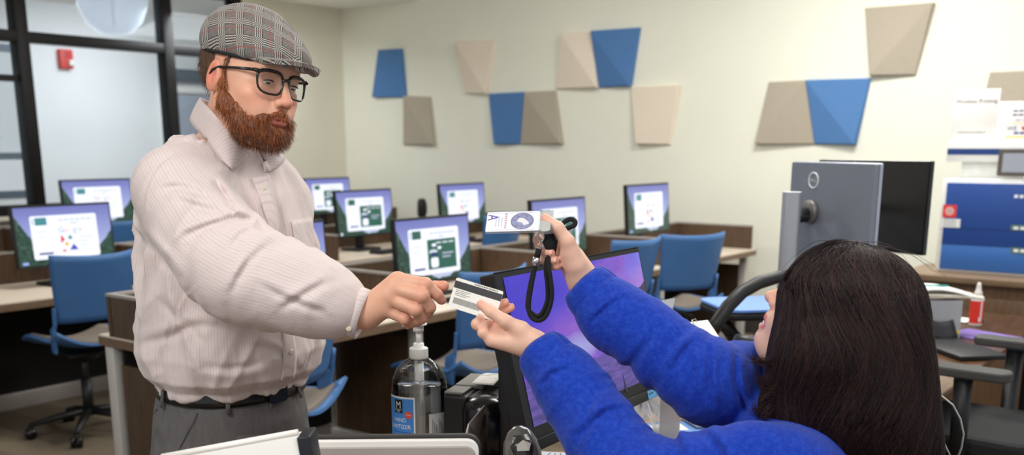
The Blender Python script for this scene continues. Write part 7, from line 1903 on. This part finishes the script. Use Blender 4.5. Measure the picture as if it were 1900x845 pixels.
# badge
base = W(*L(960, 412, 1.76))
t = thing('id_badge', 'white identity badge in a clear sleeve held up by the woman\'s raised hand', 'badge', base)
M, w, h = plate('badge', base, [(905, 395, 1.772), (1003, 392, 1.764), (901, 431, 1.722)], .001, None, t)
bm = BM(); prism(bm, rrect(w, h, .003, 4), .0012, T(0, 0, -.0006)); o = obj('badge_card', bm, mat('badge_white', (246, 242, 244), .3, noise=.01), t); o.matrix_local = M
bm = BM(); Q = RZ(-90)
text(bm, 'A', h*.46, T(-w*.39, h*.22, .0008) @ RZ(-90), 0)
for k in range(3): rect(bm, -w*.33 + k*w*.055, -h*.25, -w*.31 + k*w*.055, h*.30 - k*.002, .0007, 1)
for k in range(7): rect(bm, -w*.155, h*(.34 - k*.115), -w*.12, h*(.34 - k*.115) + h*.075, .0007, 2)
disc(bm, w*.17, 0, w*.215, .0007, 3, None, 36, h*.42)
disc(bm, w*.17, 0, w*.20, .0009, 4, None, 36, h*.39)
poly(bm, [(w*.06, -h*.02, .0011), (w*.12, h*.16, .0011), (w*.20, h*.12, .0011), (w*.27, -h*.02, .0011), (w*.31, -h*.16, .0011), (w*.20, -h*.24, .0011), (w*.17, -h*.10, .0011)], 5)
rect(bm, -w*.46, -h*.44, w*.42, -h*.42, .0007, 1); rect(bm, -w*.46, h*.42, w*.42, h*.44, .0007, 1)
o = obj('badge_print', bm, [mat('badge_violet', (116, 100, 180), .5, noise=0), mat('badge_lilac', (214, 206, 224), .5, noise=0), mat('badge_rose', (206, 160, 180), .5, noise=0), mat('badge_slate', (118, 124, 158), .5, noise=0), mat('badge_photo', (150, 150, 182), .5, noise=.35, nscale=120), mat('badge_pale', (236, 230, 232), .5, noise=0)], t); o.matrix_local = M
bm = BM(); prism(bm, rrect(w*1.06, h*1.12, .004, 4, w*.02), .0026, T(0, 0, -.0013)); prism(bm, rrect(w*.26, h*1.2, .004, 4, w*.62, -h*.06), .0026, T(0, 0, -.0013)); o = obj('clear_sleeve', bm, m_glass, t); o.matrix_local = M
bm = BM(); prism(bm, rrect(w*.20, h*1.02, .006, 4, w*.60, -h*.04), .0016, T(0, 0, -.0008)); o = obj('sleeve_tab', bm, mat('vinyl_tab', (214, 210, 204), .35, noise=.03, alpha=.8), t); o.matrix_local = M
# lanyard
base = W(*L(1000, 520, 1.735))
t = thing('lanyard', 'black cord lanyard with a silver clip hanging in a loop from the raised hand', 'lanyard', base)
lb = lambda p_: Vector(RW @ np.array(p_)) - base
m_cord = mat('cord_black', (20, 20, 22), .8, noise=.15, nscale=900, bump=.5, bscale=900)
def cord(pts, rad, n=5): 
    bm = BM(); tube(bm, [lb(q) for q in spline([L(*p_) for p_ in pts], n)], rad, 12); return bm
obj('cord', cord([(993, 493, 1.735), (986, 530, 1.733), (981, 565, 1.732), (984, 586, 1.731), (996, 595, 1.73), (1010, 590, 1.729), (1020, 570, 1.728), (1024, 545, 1.729), (1021, 515, 1.732), (1017, 488, 1.737), (1020, 460, 1.745)], .0041), m_cord, t)
obj('cord', cord([(992, 495, 1.739), (983, 535, 1.738), (979, 568, 1.738), (985, 580, 1.737), (998, 587, 1.737), (1008, 578, 1.736), (1016, 556, 1.736), (1016, 530, 1.738), (1013, 500, 1.741), (1017, 470, 1.748)], .0041), m_cord, t)
obj('cord', cord([(1020, 478, 1.748), (1014, 450, 1.748), (1018, 425, 1.752), (1026, 412, 1.758), (1040, 422, 1.775), (1046, 413, 1.782), (1058, 407, 1.783), (1067, 411, 1.782), (1066, 418, 1.78), (1056, 423, 1.78), (1042, 427, 1.78)], .0041), m_cord, t)
bm = BM(); tube(bm, [lb(L(1018, 428, 1.750)), lb(L(1021, 450, 1.746)), lb(L(1023, 472, 1.750))], [.008, .0135, .008], 14); obj('strap_bundle', bm, m_cord, t)
bm = BM(); tube(bm, [lb(L(996, 478, 1.735)), lb(L(992.5, 493, 1.735))], .0062, 16); obj('ferrule', bm, m_steel, t)
bm = BM(); tube(bm, [lb(L(1000, 462, 1.735)), lb(L(996, 479, 1.735))], .0052, 12); obj('cord_end', bm, m_cord, t)
bm = BM(); ring = [lb(L(1003 + 6*math.cos(a), 440 + 9*math.sin(a), 1.738)) for a in np.linspace(0, 2*math.pi, 20, endpoint=False)]; tube(bm, ring, .0013, 8, closed=True)
obj('swivel_ring', bm, m_steel, t)
bm = BM(); tube(bm, [lb(L(*p_)) for p_ in ((1003, 449, 1.738), (998, 456, 1.737), (1003, 460, 1.737), (1007, 454, 1.738), (1005, 464, 1.736))], .0013, 8); tube(bm, [lb(L(1004, 431, 1.739)), lb(L(1008, 424, 1.742))], .0016, 8); obj('swivel_clip', bm, m_steel, t)
